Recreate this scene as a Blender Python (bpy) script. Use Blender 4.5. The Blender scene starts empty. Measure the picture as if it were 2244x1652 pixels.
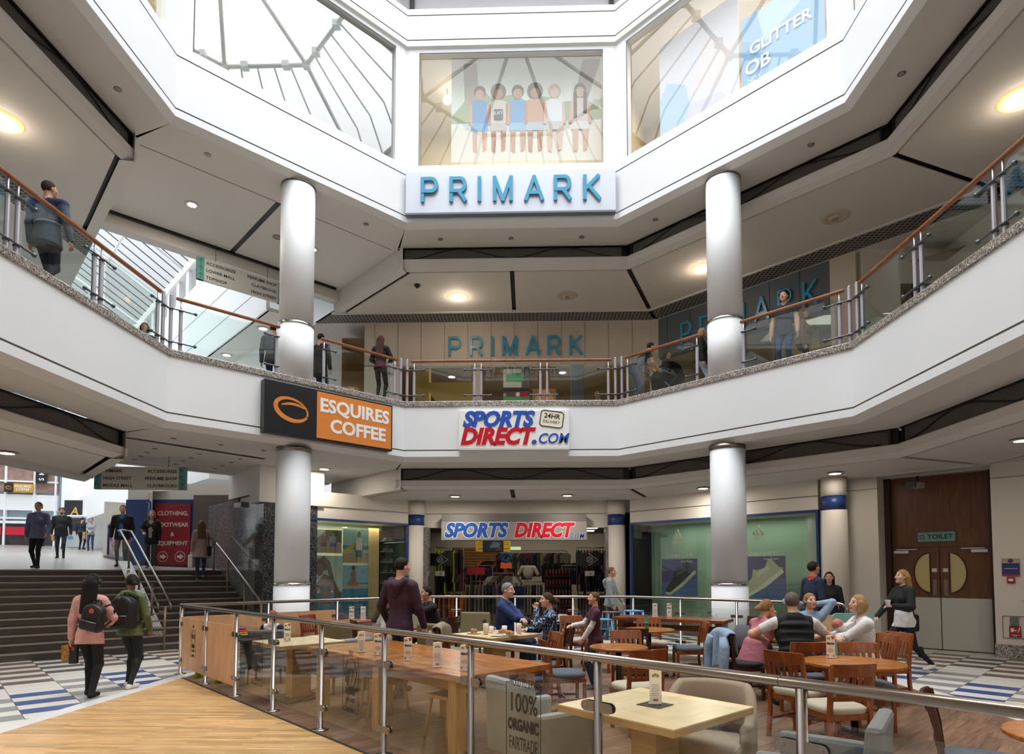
import bpy, bmesh, math, random
import numpy as np
from mathutils import Matrix, Vector
random.seed(7)
S = bpy.context.scene
# ------------------------------------------------------------ camera, sky, exposure
cam_d = bpy.data.cameras.new('camera'); cam = bpy.data.objects.new('camera', cam_d)
S.collection.objects.link(cam); S.camera = cam
cam.location = (0, 0, 1.65)
cam.rotation_euler = (math.pi/2 + .04906, 0, .02653)
cam_d.sensor_fit = 'HORIZONTAL'; cam_d.sensor_width = 36
cam_d.lens = 36*1352.05/2244; cam_d.shift_y = (1187.98-826)/2244
cam_d.clip_start = .05; cam_d.clip_end = 300
W = bpy.data.worlds.new('sky'); S.world = W; W.use_nodes = True
bg = W.node_tree.nodes['Background']
bg.inputs[0].default_value = (.94, .97, 1.0, 1)
# overcast sky: brightest overhead, dim towards the horizon
_n = W.node_tree.nodes; _l = W.node_tree.links
_tc = _n.new('ShaderNodeTexCoord'); _sx = _n.new('ShaderNodeSeparateXYZ'); _l.new(_tc.outputs['Generated'], _sx.inputs[0])
_mr = _n.new('ShaderNodeMapRange'); _mr.inputs[1].default_value = .3; _mr.inputs[2].default_value = 1.0; _mr.inputs[3].default_value = 0; _mr.inputs[4].default_value = 1
_l.new(_sx.outputs['Z'], _mr.inputs[0]); _pw = _n.new('ShaderNodeMath'); _pw.operation = 'POWER'; _pw.inputs[1].default_value = 1.8; _l.new(_mr.outputs[0], _pw.inputs[0])
_ma = _n.new('ShaderNodeMath'); _ma.operation = 'MULTIPLY_ADD'; _ma.inputs[1].default_value = 11.0; _ma.inputs[2].default_value = .9; _l.new(_pw.outputs[0], _ma.inputs[0]); _l.new(_ma.outputs[0], bg.inputs[1])
S.view_settings.view_transform = 'Standard'; S.view_settings.look = 'None'
S.view_settings.gamma = 1; S.view_settings.use_curve_mapping = False
S.view_settings.exposure = 0.0
cy = S.cycles
cy.max_bounces = 7; cy.diffuse_bounces = 5; cy.glossy_bounces = 3; cy.transmission_bounces = 3
cy.transparent_max_bounces = 12; cy.sample_clamp_indirect = 6; cy.caustics_reflective = False; cy.caustics_refractive = False
cy.use_denoising = True; cy.use_adaptive_sampling = True; cy.adaptive_threshold = .035
# ------------------------------------------------------------ helpers
R45 = math.radians(45); PI = math.pi
def lin(c):
    if isinstance(c, str):
        c = tuple(int(c[i:i+2], 16)/255 for i in (0, 2, 4))
    return tuple((x/12.92 if x <= .04045 else ((x+.055)/1.055)**2.4) for x in c) + (1,)
def area(name, loc, rot, sx, sy, power, col=(1, 1, 1)):
    d = bpy.data.lights.new(name, 'AREA'); d.shape = 'RECTANGLE'; d.size = sx; d.size_y = sy; d.energy = power; d.color = col
    o = bpy.data.objects.new(name, d); S.collection.objects.link(o); o.location = loc; o.rotation_euler = rot; return o
MATS = {}
def mat(name, col, rough=.6, metal=0, spec=.5, noise=0, nscale=8, bump=0, bscale=60, emit=0, stretch=None, col2=None, ecol=None):
    if name in MATS: return MATS[name]
    m = bpy.data.materials.new(name); m.use_nodes = True; N = m.node_tree.nodes; L = m.node_tree.links
    b = N['Principled BSDF']; c = lin(col)
    b.inputs['Base Color'].default_value = c; b.inputs['Roughness'].default_value = rough
    b.inputs['Metallic'].default_value = metal; b.inputs['Specular IOR Level'].default_value = spec
    if noise or bump:
        tc = N.new('ShaderNodeTexCoord'); mp = N.new('ShaderNodeMapping'); L.new(tc.outputs['Object'], mp.inputs[0])
        if stretch: mp.inputs['Scale'].default_value = stretch
    if noise:
        n = N.new('ShaderNodeTexNoise'); n.inputs['Scale'].default_value = nscale; n.inputs['Detail'].default_value = 4
        L.new(mp.outputs[0], n.inputs[0])
        r = N.new('ShaderNodeValToRGB'); L.new(n.outputs[0], r.inputs[0])
        d = lin(col2) if col2 else tuple(x*(1-noise) for x in c[:3]) + (1,)
        r.color_ramp.elements[0].position = .35; r.color_ramp.elements[1].position = .65
        r.color_ramp.elements[0].color = d; r.color_ramp.elements[1].color = c
        L.new(r.outputs[0], b.inputs['Base Color'])
    if bump:
        n2 = N.new('ShaderNodeTexNoise'); n2.inputs['Scale'].default_value = bscale; n2.inputs['Detail'].default_value = 2
        L.new(mp.outputs[0], n2.inputs[0]); bp = N.new('ShaderNodeBump'); bp.inputs['Strength'].default_value = bump
        bp.inputs['Distance'].default_value = .02; L.new(n2.outputs[0], bp.inputs['Height']); L.new(bp.outputs[0], b.inputs['Normal'])
    if emit:
        b.inputs['Emission Color'].default_value = lin(ecol) if ecol else c; b.inputs['Emission Strength'].default_value = emit
    MATS[name] = m; return m
def glass(name, tint=(1, 1, 1), refl=.06, edge=.5, alpha=1.0):
    if name in MATS: return MATS[name]
    m = bpy.data.materials.new(name); m.use_nodes = True; N = m.node_tree.nodes; L = m.node_tree.links
    N.remove(N['Principled BSDF']); out = N['Material Output']
    t = N.new('ShaderNodeBsdfTransparent'); t.inputs[0].default_value = tuple(tint)+(1,)
    g = N.new('ShaderNodeBsdfGlossy'); g.inputs['Roughness'].default_value = .0
    lw = N.new('ShaderNodeLayerWeight'); lw.inputs[0].default_value = .25
    mr = N.new('ShaderNodeMapRange'); mr.inputs[3].default_value = refl; mr.inputs[4].default_value = edge
    L.new(lw.outputs['Facing'], mr.inputs[0]); mx = N.new('ShaderNodeMixShader')
    pw = N.new('ShaderNodeMath'); pw.operation = 'POWER'; pw.inputs[1].default_value = 2.0
    L.new(lw.outputs['Facing'], pw.inputs[0]); L.new(pw.outputs[0], mr.inputs[0])
    L.new(mr.outputs[0], mx.inputs[0]); L.new(t.outputs[0], mx.inputs[1]); L.new(g.outputs[0], mx.inputs[2])
    L.new(mx.outputs[0], out.inputs[0]); MATS[name] = m; return m
def wood(name, c1, c2, rough=.35, scale=3, stretch=(1, 12, 12), plank=None, gap='2a1a10', along=0):
    """fine grain; plank=(length,width) adds boards in object XY."""
    if name in MATS: return MATS[name]
    m = bpy.data.materials.new(name); m.use_nodes = True; N = m.node_tree.nodes; L = m.node_tree.links
    b = N['Principled BSDF']; b.inputs['Roughness'].default_value = rough
    tc = N.new('ShaderNodeTexCoord'); mp = N.new('ShaderNodeMapping'); L.new(tc.outputs['Object'], mp.inputs[0])
    mp.inputs['Rotation'].default_value = (0, 0, along)
    m2 = N.new('ShaderNodeMapping'); L.new(mp.outputs[0], m2.inputs[0]); m2.inputs['Scale'].default_value = stretch
    n = N.new('ShaderNodeTexNoise'); n.inputs['Scale'].default_value = scale; n.inputs['Detail'].default_value = 5; n.inputs['Distortion'].default_value = .6
    L.new(m2.outputs[0], n.inputs[0]); r = N.new('ShaderNodeValToRGB'); L.new(n.outputs[0], r.inputs[0])
    r.color_ramp.elements[0].position = .3; r.color_ramp.elements[1].position = .7
    r.color_ramp.elements[0].color = lin(c1); r.color_ramp.elements[1].color = lin(c2)
    src = r.outputs[0]
    if plank:
        br = N.new('ShaderNodeTexBrick'); L.new(mp.outputs[0], br.inputs[0])
        br.inputs['Brick Width'].default_value = plank[0]; br.inputs['Row Height'].default_value = plank[1]; br.inputs['Scale'].default_value = 1
        br.inputs['Mortar Size'].default_value = .0012; br.inputs['Bias'].default_value = 0
        br.inputs['Color1'].default_value = (.72, .72, .72, 1); br.inputs['Color2'].default_value = (1.12, 1.1, 1.08, 1); br.inputs['Mortar'].default_value = (.45, .42, .4, 1)
        mx = N.new('ShaderNodeMix'); mx.data_type = 'RGBA'; mx.blend_type = 'MULTIPLY'; mx.inputs[0].default_value = 1
        L.new(src, mx.inputs[6]); L.new(br.outputs[0], mx.inputs[7]); src = mx.outputs[2]
    L.new(src, b.inputs['Base Color']); MATS[name] = m; return m
def speck(name, cols, scale=90, rough=.35, spec=.5):
    if name in MATS: return MATS[name]
    m = bpy.data.materials.new(name); m.use_nodes = True; N = m.node_tree.nodes; L = m.node_tree.links
    b = N['Principled BSDF']; b.inputs['Roughness'].default_value = rough; b.inputs['Specular IOR Level'].default_value = spec
    tc = N.new('ShaderNodeTexCoord'); v = N.new('ShaderNodeTexVoronoi'); v.inputs['Scale'].default_value = scale
    L.new(tc.outputs['Object'], v.inputs['Vector']); r = N.new('ShaderNodeValToRGB'); r.color_ramp.interpolation = 'CONSTANT'
    sx = N.new('ShaderNodeSeparateColor'); L.new(v.outputs['Color'], sx.inputs[0]); L.new(sx.outputs[0], r.inputs[0])
    e = r.color_ramp.elements
    while len(e) < len(cols): e.new(.5)
    for i, c in enumerate(cols): e[i].position = i/len(cols); e[i].color = lin(c)
    L.new(r.outputs[0], b.inputs['Base Color']); MATS[name] = m; return m

class MB:
    """collects shapes, builds ONE mesh object"""
    def __init__(s): s.v = []; s.f = []; s.m = []; s.sm = []
    def add(s, vs, fs, mi=0, smooth=False):
        o = len(s.v); s.v += [tuple(v) for v in vs]
        for f in fs: s.f.append([i+o for i in f]); s.m.append(mi); s.sm.append(smooth)
        return s
    def box(s, x0, x1, y0, y1, z0, z1, mi=0, M=None):
        vs = [(x, y, z) for z in (z0, z1) for y in (y0, y1) for x in (x0, x1)]
        if M is not None: vs = [M @ Vector(v) for v in vs]
        return s.add(vs, [(0, 2, 3, 1), (4, 5, 7, 6), (0, 1, 5, 4), (2, 6, 7, 3), (0, 4, 6, 2), (1, 3, 7, 5)], mi)
    def cbox(s, c, d, mi=0, M=None):
        return s.box(c[0]-d[0]/2, c[0]+d[0]/2, c[1]-d[1]/2, c[1]+d[1]/2, c[2]-d[2]/2, c[2]+d[2]/2, mi, M)
    def prism(s, poly, z0, z1, mi=0):
        n = len(poly); vs = [(p[0], p[1], z0) for p in poly]+[(p[0], p[1], z1) for p in poly]
        a = sum(poly[i][0]*poly[(i+1) % n][1]-poly[(i+1) % n][0]*poly[i][1] for i in range(n))
        up = list(range(n, 2*n)); dn = list(range(n))[::-1]
        fs = [dn, up]+[(i, (i+1) % n, n+(i+1) % n, n+i) for i in range(n)]
        if a < 0: fs = [f[::-1] for f in fs]
        return s.add(vs, fs, mi)
    def plate(s, poly, y0, y1, mi=0):
        """polygon in XZ (counter-clockwise seen from -Y) between y0<y1"""
        n = len(poly); vs = [(p[0], y0, p[1]) for p in poly]+[(p[0], y1, p[1]) for p in poly]
        a = sum(poly[i][0]*poly[(i+1) % n][1]-poly[(i+1) % n][0]*poly[i][1] for i in range(n))
        fs = [list(range(n)), list(range(n, 2*n))[::-1]]+[(i, n+i, n+(i+1) % n, (i+1) % n) for i in range(n)]
        if a < 0: fs = [f[::-1] for f in fs]
        return s.add(vs, fs, mi)
    def quad(s, a, b, c, d, mi=0): return s.add([a, b, c, d], [(0, 1, 2, 3)], mi)
    def tube(s, pts, r, seg=12, mi=0, cap=True, closed=False):
        pts = [Vector(p) for p in pts]; n = len(pts); rs = r if isinstance(r, (list, tuple)) else [r]*n
        rings = []; prev = None
        for i, p in enumerate(pts):
            if closed: t = (pts[(i+1) % n]-pts[i-1])
            else: t = (pts[min(i+1, n-1)]-pts[max(i-1, 0)])
            t.normalize()
            if prev is None:
                u = t.orthogonal().normalized()
            else:
                u = prev-t*prev.dot(t)
                u = u.normalized() if u.length > 1e-6 else t.orthogonal().normalized()
            prev = u; w = t.cross(u)
            rings.append([p+(u*math.cos(2*PI*k/seg)+w*math.sin(2*PI*k/seg))*rs[i] for k in range(seg)])
        vs = [q for ring in rings for q in ring]; fs = []
        m = n if closed else n-1
        for i in range(m):
            j = (i+1) % n
            for k in range(seg):
                fs.append((i*seg+k, i*seg+(k+1) % seg, j*seg+(k+1) % seg, j*seg+k))
        s.add(vs, fs, mi, True)
        if cap and not closed:
            o = len(s.v)-len(vs)
            s.f.append([o+k for k in range(seg)][::-1]); s.m.append(mi); s.sm.append(False)
            s.f.append([o+(n-1)*seg+k for k in range(seg)]); s.m.append(mi); s.sm.append(False)
        return s
    def lathe(s, prof, c=(0, 0, 0), seg=24, mi=0, axis='z', smooth=True):
        vs = []; fs = []; n = len(prof)
        for (r, z) in prof:
            for k in range(seg):
                a = 2*PI*k/seg
                p = (r*math.cos(a), r*math.sin(a), z)
                if axis == 'y': p = (p[0], z, p[1])
                if axis == 'x': p = (z, p[0], p[1])
                vs.append((p[0]+c[0], p[1]+c[1], p[2]+c[2]))
        for i in range(n-1):
            for k in range(seg):
                q = (i*seg+k, i*seg+(k+1) % seg, (i+1)*seg+(k+1) % seg, (i+1)*seg+k)
                fs.append(q if axis != 'y' else q[::-1])
        s.add(vs, fs, mi, smooth)
        o = len(s.v)-len(vs)
        for i, rev in ((0, axis != 'y'), (n-1, axis == 'y')):
            if prof[i][0] > 1e-5:
                f = [o+i*seg+k for k in range(seg)]; s.f.append(f[::-1] if rev else f); s.m.append(mi); s.sm.append(False)
        return s
    def ball(s, c, r, seg=14, mi=0, sc=(1, 1, 1)):
        k = max(6, seg//2); vs = []; fs = []
        for i in range(k+1):
            th = PI*i/k
            for j in range(seg):
                ph = 2*PI*j/seg
                vs.append((c[0]+r*sc[0]*math.sin(th)*math.cos(ph), c[1]+r*sc[1]*math.sin(th)*math.sin(ph), c[2]-r*sc[2]*math.cos(th)))
        for i in range(k):
            for j in range(seg): fs.append((i*seg+j, i*seg+(j+1) % seg, (i+1)*seg+(j+1) % seg, (i+1)*seg+j))
        return s.add(vs, fs, mi, True)
    def build(s, name, mats, parent=None, loc=(0, 0, 0), rz=0, bevel=0, kind=None, merge=False):
        me = bpy.data.meshes.new(name); me.from_pydata(s.v, [], s.f)
        mats = mats if isinstance(mats, (list, tuple)) else [mats]
        for m in mats: me.materials.append(m)
        me.polygons.foreach_set('material_index', s.m); me.polygons.foreach_set('use_smooth', s.sm)
        if merge:
            b = bmesh.new(); b.from_mesh(me); bmesh.ops.remove_doubles(b, verts=b.verts, dist=1e-5); b.to_mesh(me); b.free()
        me.update()
        o = bpy.data.objects.new(name, me); S.collection.objects.link(o); o.location = loc; o.rotation_euler = (0, 0, rz)
        if parent: o.parent = parent
        if bevel:
            bv = o.modifiers.new('b', 'BEVEL'); bv.width = bevel; bv.segments = 2; bv.limit_method = 'ANGLE'; bv.angle_limit = .7
        if kind: o['kind'] = kind
        return o
def tag(o, label, cat, group=None):
    o['label'] = label; o['category'] = cat
    if group: o['group'] = group
    return o
def thing(name, label, cat, loc=(0, 0, 0), rz=0, group=None):
    o = bpy.data.objects.new(name, None); S.collection.objects.link(o); o.location = loc; o.rotation_euler = (0, 0, rz)
    o.empty_display_size = .1
    return tag(o, label, cat, group)
def dup(root, loc, rz=None, label=None, group=None):
    r = root.copy(); S.collection.objects.link(r); r.location = loc
    if rz is not None: r.rotation_euler = (0, 0, rz)
    if label: r['label'] = label
    if group: r['group'] = group
    for ch in list(root.children):
        c = ch.copy(); S.collection.objects.link(c); c.parent = r
        for g in list(ch.children):
            d = g.copy(); S.collection.objects.link(d); d.parent = c
    return r
def text(body, size, m, parent, loc, name='lettering', align='CENTER', ext=.004, shear=0, bold=0, sx=1, space=1, rot=None, flipx=False, res=3):
    c = bpy.data.curves.new(name, 'FONT'); c.body = body; c.size = size; c.align_x = align; c.align_y = 'CENTER'
    c.extrude = ext; c.shear = shear; c.offset = bold; c.space_character = space; c.resolution_u = res
    t = bpy.data.objects.new(name, c); S.collection.objects.link(t)
    bpy.context.view_layer.update()
    me = bpy.data.meshes.new_from_object(t.evaluated_get(bpy.context.evaluated_depsgraph_get()))
    bpy.data.objects.remove(t); bpy.data.curves.remove(c)
    M = Matrix.Rotation(PI/2, 4, 'X') @ Matrix.Scale(sx, 4, (1, 0, 0))
    if rot: M = rot @ M
    me.transform(M); me.materials.clear(); me.materials.append(m)
    o = bpy.data.objects.new(name, me); S.collection.objects.link(o); o.location = loc
    if parent: o.parent = parent
    return o
def struct(mb, name, mats, **k): return mb.build(name, mats, kind='structure', **k)
# ------------------------------------------------------------ materials
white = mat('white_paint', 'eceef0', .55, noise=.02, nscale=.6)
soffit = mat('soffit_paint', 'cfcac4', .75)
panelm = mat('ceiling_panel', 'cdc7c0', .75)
black = mat('black', '0c0c0d', .5)
dark = mat('dark_grey', '2a2b2d', .6)
granite = speck('granite', ['3a3836', '8d8780', 'b5aea6', '6a655f', 'd0c9c0', '918579'], 75, .3)
granite_dark = speck('granite_dark', ['17181a', '3b3c3e', '55565a', '232427', '6d6f72'], 70, .12)
granite_mid = speck('granite_mid', ['4a4a4a', '6d6b69', '878482', '5a5957', '757270'], 60, .1)
steel = mat('brushed_steel', '8f8780', .3, 1)
chrome = mat('chrome', 'd8d8d8', .08, 1)
alu = mat('satin_aluminium', 'c6c6cf', .38, .75)
gunmetal = mat('gunmetal', '60646a', .35, .8)
handwood = wood('handrail_wood', '744020', '94592b', .35, 4, (1, 1, 1))
tileW = mat('tile_white', 'd9d6cf', .28, noise=.06, nscale=1.5)
tileBr = mat('tile_brown', '6f5748', .3, noise=.1); tileDk = mat('tile_dark', '474a4e', .3, noise=.1)
tileBl = mat('tile_blue', '2c4a86', .3, noise=.1); tileGr = mat('tile_grey', '8f8d8c', .3, noise=.1)
grout = mat('grout', '6d6a66', .8)
oak = wood('oak_floor', 'b78a52', 'dcb682', .4, 2.2, (1.2, 14, 1), plank=(1.1, .06))
cafe_floor = wood('cafe_floor', '5d4334', '8a6c55', .42, 2.0, (1.2, 16, 1), plank=(1.2, .14), along=-R45)
blue = mat('blue_paint', '1f3a70', .4)
gl_rail = glass('rail_glass', (.90, .95, .93), .05, .55)
gl_cafe = glass('cafe_glass', (.95, .97, .96), .035, .5)
gl_win = glass('window_glass', (.97, .98, .97), .045, .45); gl_win2 = glass('window_glass_mirror', (.9, .92, .92), .24, .7)
gl_shop = glass('shop_glass', (.90, .95, .92), .05, .5)
# ------------------------------------------------------------ octagon
CX, CY, AP = -.42, 8.47, 6.22
def OV(off, cx=CX, cy=CY, a=AP):
    r = a+off; t = r*math.tan(PI/8)
    # order: back-left, back-right, right-back, right-front, front-right, front-left, left-front, left-back
    return [(cx-t, cy+r), (cx+t, cy+r), (cx+r, cy+t), (cx+r, cy-t), (cx+t, cy-r), (cx-t, cy-r), (cx-r, cy-t), (cx-r, cy+t)]
# sides: 0 back, 1 right-diagonal, 2 right, 3 front-right, 4 front, 5 front-left, 6 left, 7 left-diagonal
def sweep(prof, sides=range(8), caps=True, mi=None, mb=None):
    """prof: [(offset,z),...] swept along the chosen sides"""
    mb = mb or MB()
    for s in sides:
        for k in range(len(prof)-1):
            (o0, z0), (o1, z1) = prof[k], prof[k+1]
            A0 = OV(o0); A1 = OV(o1); i, j = s, (s+1) % 8
            mb.quad((*A0[i], z0), (*A0[j], z0), (*A1[j], z1), (*A1[i], z1), 0 if mi is None else mi[k])
    return mb
def onside(s, f, off, z):
    """point on side s at fraction f (0..1 clockwise), offset outwards"""
    V = OV(off); a, b = V[s], V[(s+1) % 8]
    return Vector((a[0]+(b[0]-a[0])*f, a[1]+(b[1]-a[1])*f, z))
SIDE_RZ = {0: 0, 1: -R45, 2: -2*R45, 6: 2*R45, 7: R45, 4: PI, 3: -3*R45, 5: 3*R45}
Z1 = 5.80   # level 1 floor
DZ = 5.81
def ring(zb, zt, name, top_groove=None, granite_cap=False):
    g = .02
    prof = [(.13, zb-.11), (0, zb), (0, zb+.14), (g, zb+.145), (g, zb+.165), (0, zb+.17)]
    mi = [2, 0, 3, 3, 3]
    if top_groove: prof += [(0, top_groove-.012), (g, top_groove-.008), (g, top_groove+.012), (0, top_groove+.016)]; mi += [0, 3, 3, 3]
    prof += [(0, zt)]; mi += [0]
    if granite_cap:
        prof += [(-.025, zt), (-.03, zt+.015), (-.03, zt+.115), (-.015, zt+.135), (.35, zt+.137), (.351, zt+.12)]; mi += [4]*5 + [4]
    mb = sweep(prof, mi=mi)
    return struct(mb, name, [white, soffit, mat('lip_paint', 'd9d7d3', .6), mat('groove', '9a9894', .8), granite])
ring(4.435, 5.653, 'wall_fascia_lower', granite_cap=True)
ring(10.244, 11.62, 'wall_fascia_upper', top_groove=11.433)
ring(14.755, 15.72, 'wall_fascia_top', top_groove=15.55)
# ------------------------------------------------------------ floors
q2 = 2**-.5
def UV(s, off):
    """hall coordinates: s across (to the right), off outwards from the left-diagonal edge"""
    c = (CX+(-(off+AP))*q2 + s*q2, CY+(off+AP)*q2 + s*q2); return c
def cafe_oct(a): return OV(0, .02, 7.95, a)
def tile_floor():
    mb = MB(); mb.quad((-18, -4, -.004), (16, -4, -.004), (16, 19.5, -.004), (-18, 19.5, -.004), 5)
    for side in (-1, 1):
        # columns of tiles run outwards along the diagonal; rows along the other diagonal
        ux, uy = side*q2, q2; tx, ty = q2, -side*q2
        for i in range(-30, 31):
            for j in range(-10, 70):
                cx = ux*(j+.5)*.31+tx*(i+.5)*.62+.02; cyy = uy*(j+.5)*.31+ty*(i+.5)*.62+1.2
                if (cx < -.02 if side > 0 else cx >= -.02): continue
                if not (-14 < cx < 15 and -3 < cyy < 19.3): continue
                x, y = abs(cx-.02), abs(cyy-7.95)
                d = max(x, y, (x+y)*q2)-5.66
                if d < -.5: continue
                odd = (j + (i % 2)) % 2; m = 0
                if d < 1.35 and odd: m = 4 if i % 2 else 3
                elif 1.75 < d < 3.9 and odd: m = 2 if i % 2 else 1
                h, k = .31/2-.004, .62/2-.004
                P = [(cx+a*ux*h+b*tx*k, cyy+a*uy*h+b*ty*k, 0) for a, b in ((-1, -1), (-1, 1), (1, 1), (1, -1))]
                if side < 0: P = P[::-1]
                mb.quad(*P[::-1], m)
    struct(mb, 'floor', [tileW, tileBr, tileDk, tileBl, tileGr, grout])
tile_floor()
bord = MB(); A, B = cafe_oct(5.66), cafe_oct(5.40)
for i in range(8):
    j = (i+1) % 8; bord.quad((*A[i], .003), (*A[j], .003), (*B[j], .003), (*B[i], .003))
struct(bord, 'trim_1', [mat('border_tile', 'dad8d2', .3, noise=.05)])
# wooden floors: light oak in front of the barrier line x+y=K, dark boards behind
K = 4.20
oct_in = cafe_oct(5.42)
def clip(poly, keep):
    out = []
    for i in range(len(poly)):
        a, b = poly[i], poly[(i+1) % len(poly)]; fa, fb = keep*(a[0]+a[1]-K), keep*(b[0]+b[1]-K)
        if fa >= 0: out.append(a)
        if fa*fb < 0:
            t = fa/(fa-fb); out.append((a[0]+(b[0]-a[0])*t, a[1]+(b[1]-a[1])*t))
    return out
big = clip(cafe_oct(5.42), 1); struct(MB().prism(big, 0, .006), 'floor_cafe', [cafe_floor])
sm = clip(cafe_oct(5.42), -1); struct(MB().prism(sm, 0, .007), 'floor_oak', [oak])
pts = [p for p in sm if abs(p[0]+p[1]-K) < 1e-4]
pts.sort(); a, b = pts; n = (q2*.03, q2*.03)
struct(MB().prism([a, b, (b[0]-n[0], b[1]-n[1]), (a[0]-n[0], a[1]-n[1])], 0, .011), 'trim_2', [mat('rubber_strip', '23211f', .6)])
# level 1 slab
lvl1 = mat('upper_floor', 'bdb8b0', .4)
mb = MB()
for s in range(8):
    o1 = 4.75 if s == 7 else 13
    A, B = OV(.3), OV(o1); i, j = s, (s+1) % 8
    mb.quad((*A[i], Z1), (*B[i], Z1), (*B[j], Z1), (*A[j], Z1))
    mb.quad((*A[i], Z1-.2), (*A[j], Z1-.2), (*B[j], Z1-.2), (*B[i], Z1-.2))
struct(mb, 'floor_upper', [lvl1])
# ------------------------------------------------------------ ceilings
lv = [dict(z0=4.325, zm=4.02, zb=3.80, p=3.06, g=3.34, n='lower'), dict(z0=10.134, zm=9.84, zb=9.58, p=3.62, g=4.42, n='upper')]
meshm = bpy.data.materials.new('perforated_mesh'); meshm.use_nodes = True
N = meshm.node_tree.nodes; L = meshm.node_tree.links; b = N['Principled BSDF']; b.inputs['Roughness'].default_value = .6
tc = N.new('ShaderNodeTexCoord'); mp = N.new('ShaderNodeMapping'); mp.inputs['Rotation'].default_value = (0, R45, 0); mp.inputs['Scale'].default_value = (1, 1, 1)
L.new(tc.outputs['Object'], mp.inputs[0]); ck = N.new('ShaderNodeTexChecker'); ck.inputs['Scale'].default_value = 55
ck.inputs['Color1'].default_value = lin('2b2927'); ck.inputs['Color2'].default_value = lin('6a6662'); L.new(mp.outputs[0], ck.inputs[0]); L.new(ck.outputs[0], b.inputs['Base Color'])
gridm = bpy.data.materials.new('grille_grid'); gridm.use_nodes = True
N = gridm.node_tree.nodes; L = gridm.node_tree.links; b = N['Principled BSDF']; b.inputs['Roughness'].default_value = .7
tc = N.new('ShaderNodeTexCoord'); br = N.new('ShaderNodeTexBrick'); br.inputs['Scale'].default_value = 1; br.offset = 0
br.inputs['Brick Width'].default_value = .11; br.inputs['Row Height'].default_value = .11; br.inputs['Mortar Size'].default_value = .018
br.inputs['Color1'].default_value = lin('2e2c2a'); br.inputs['Color2'].default_value = lin('353331'); br.inputs['Mortar'].default_value = lin('8b857e')
L.new(tc.outputs['Object'], br.inputs[0]); L.new(br.outputs[0], b.inputs['Base Color'])
def gap_poly(s, a, b, e0, e1):
    """ceiling panel of side s between offsets a,b with end gaps"""
    A, B = OV(a), OV(b); i, j = s, (s+1) % 8
    A0, A1, B0, B1 = [Vector(v) for v in (A[i], A[j], B[i], B[j])]
    if s == 0 and a > 1.05: e0 -= 3
    if s == 6 and a > 1.05: e1 -= 3
    t = (A1-A0).normalized(); k = math.tan(PI/8)
    return [A0+t*e0, A1-t*e1, B1-t*e1, B0+t*e0], t
def cut_to_hall(poly, s, lim=3.05):
    """the back and left ceilings stop square at the mouth of the side hall"""
    if s not in (0, 6): return poly
    f = (lambda p: ((p[0]-CX)+(p[1]-CY))*q2-lim) if s == 0 else (lambda p: -lim-((p[0]-CX)+(p[1]-CY))*q2)
    out = []
    for i in range(len(poly)):
        a, b = poly[i], poly[(i+1) % len(poly)]; fa, fb = f(a), f(b)
        if fa >= 0: out.append(a)
        if fa*fb < 0: t = fa/(fa-fb); out.append(a+(b-a)*t)
    return out
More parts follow.
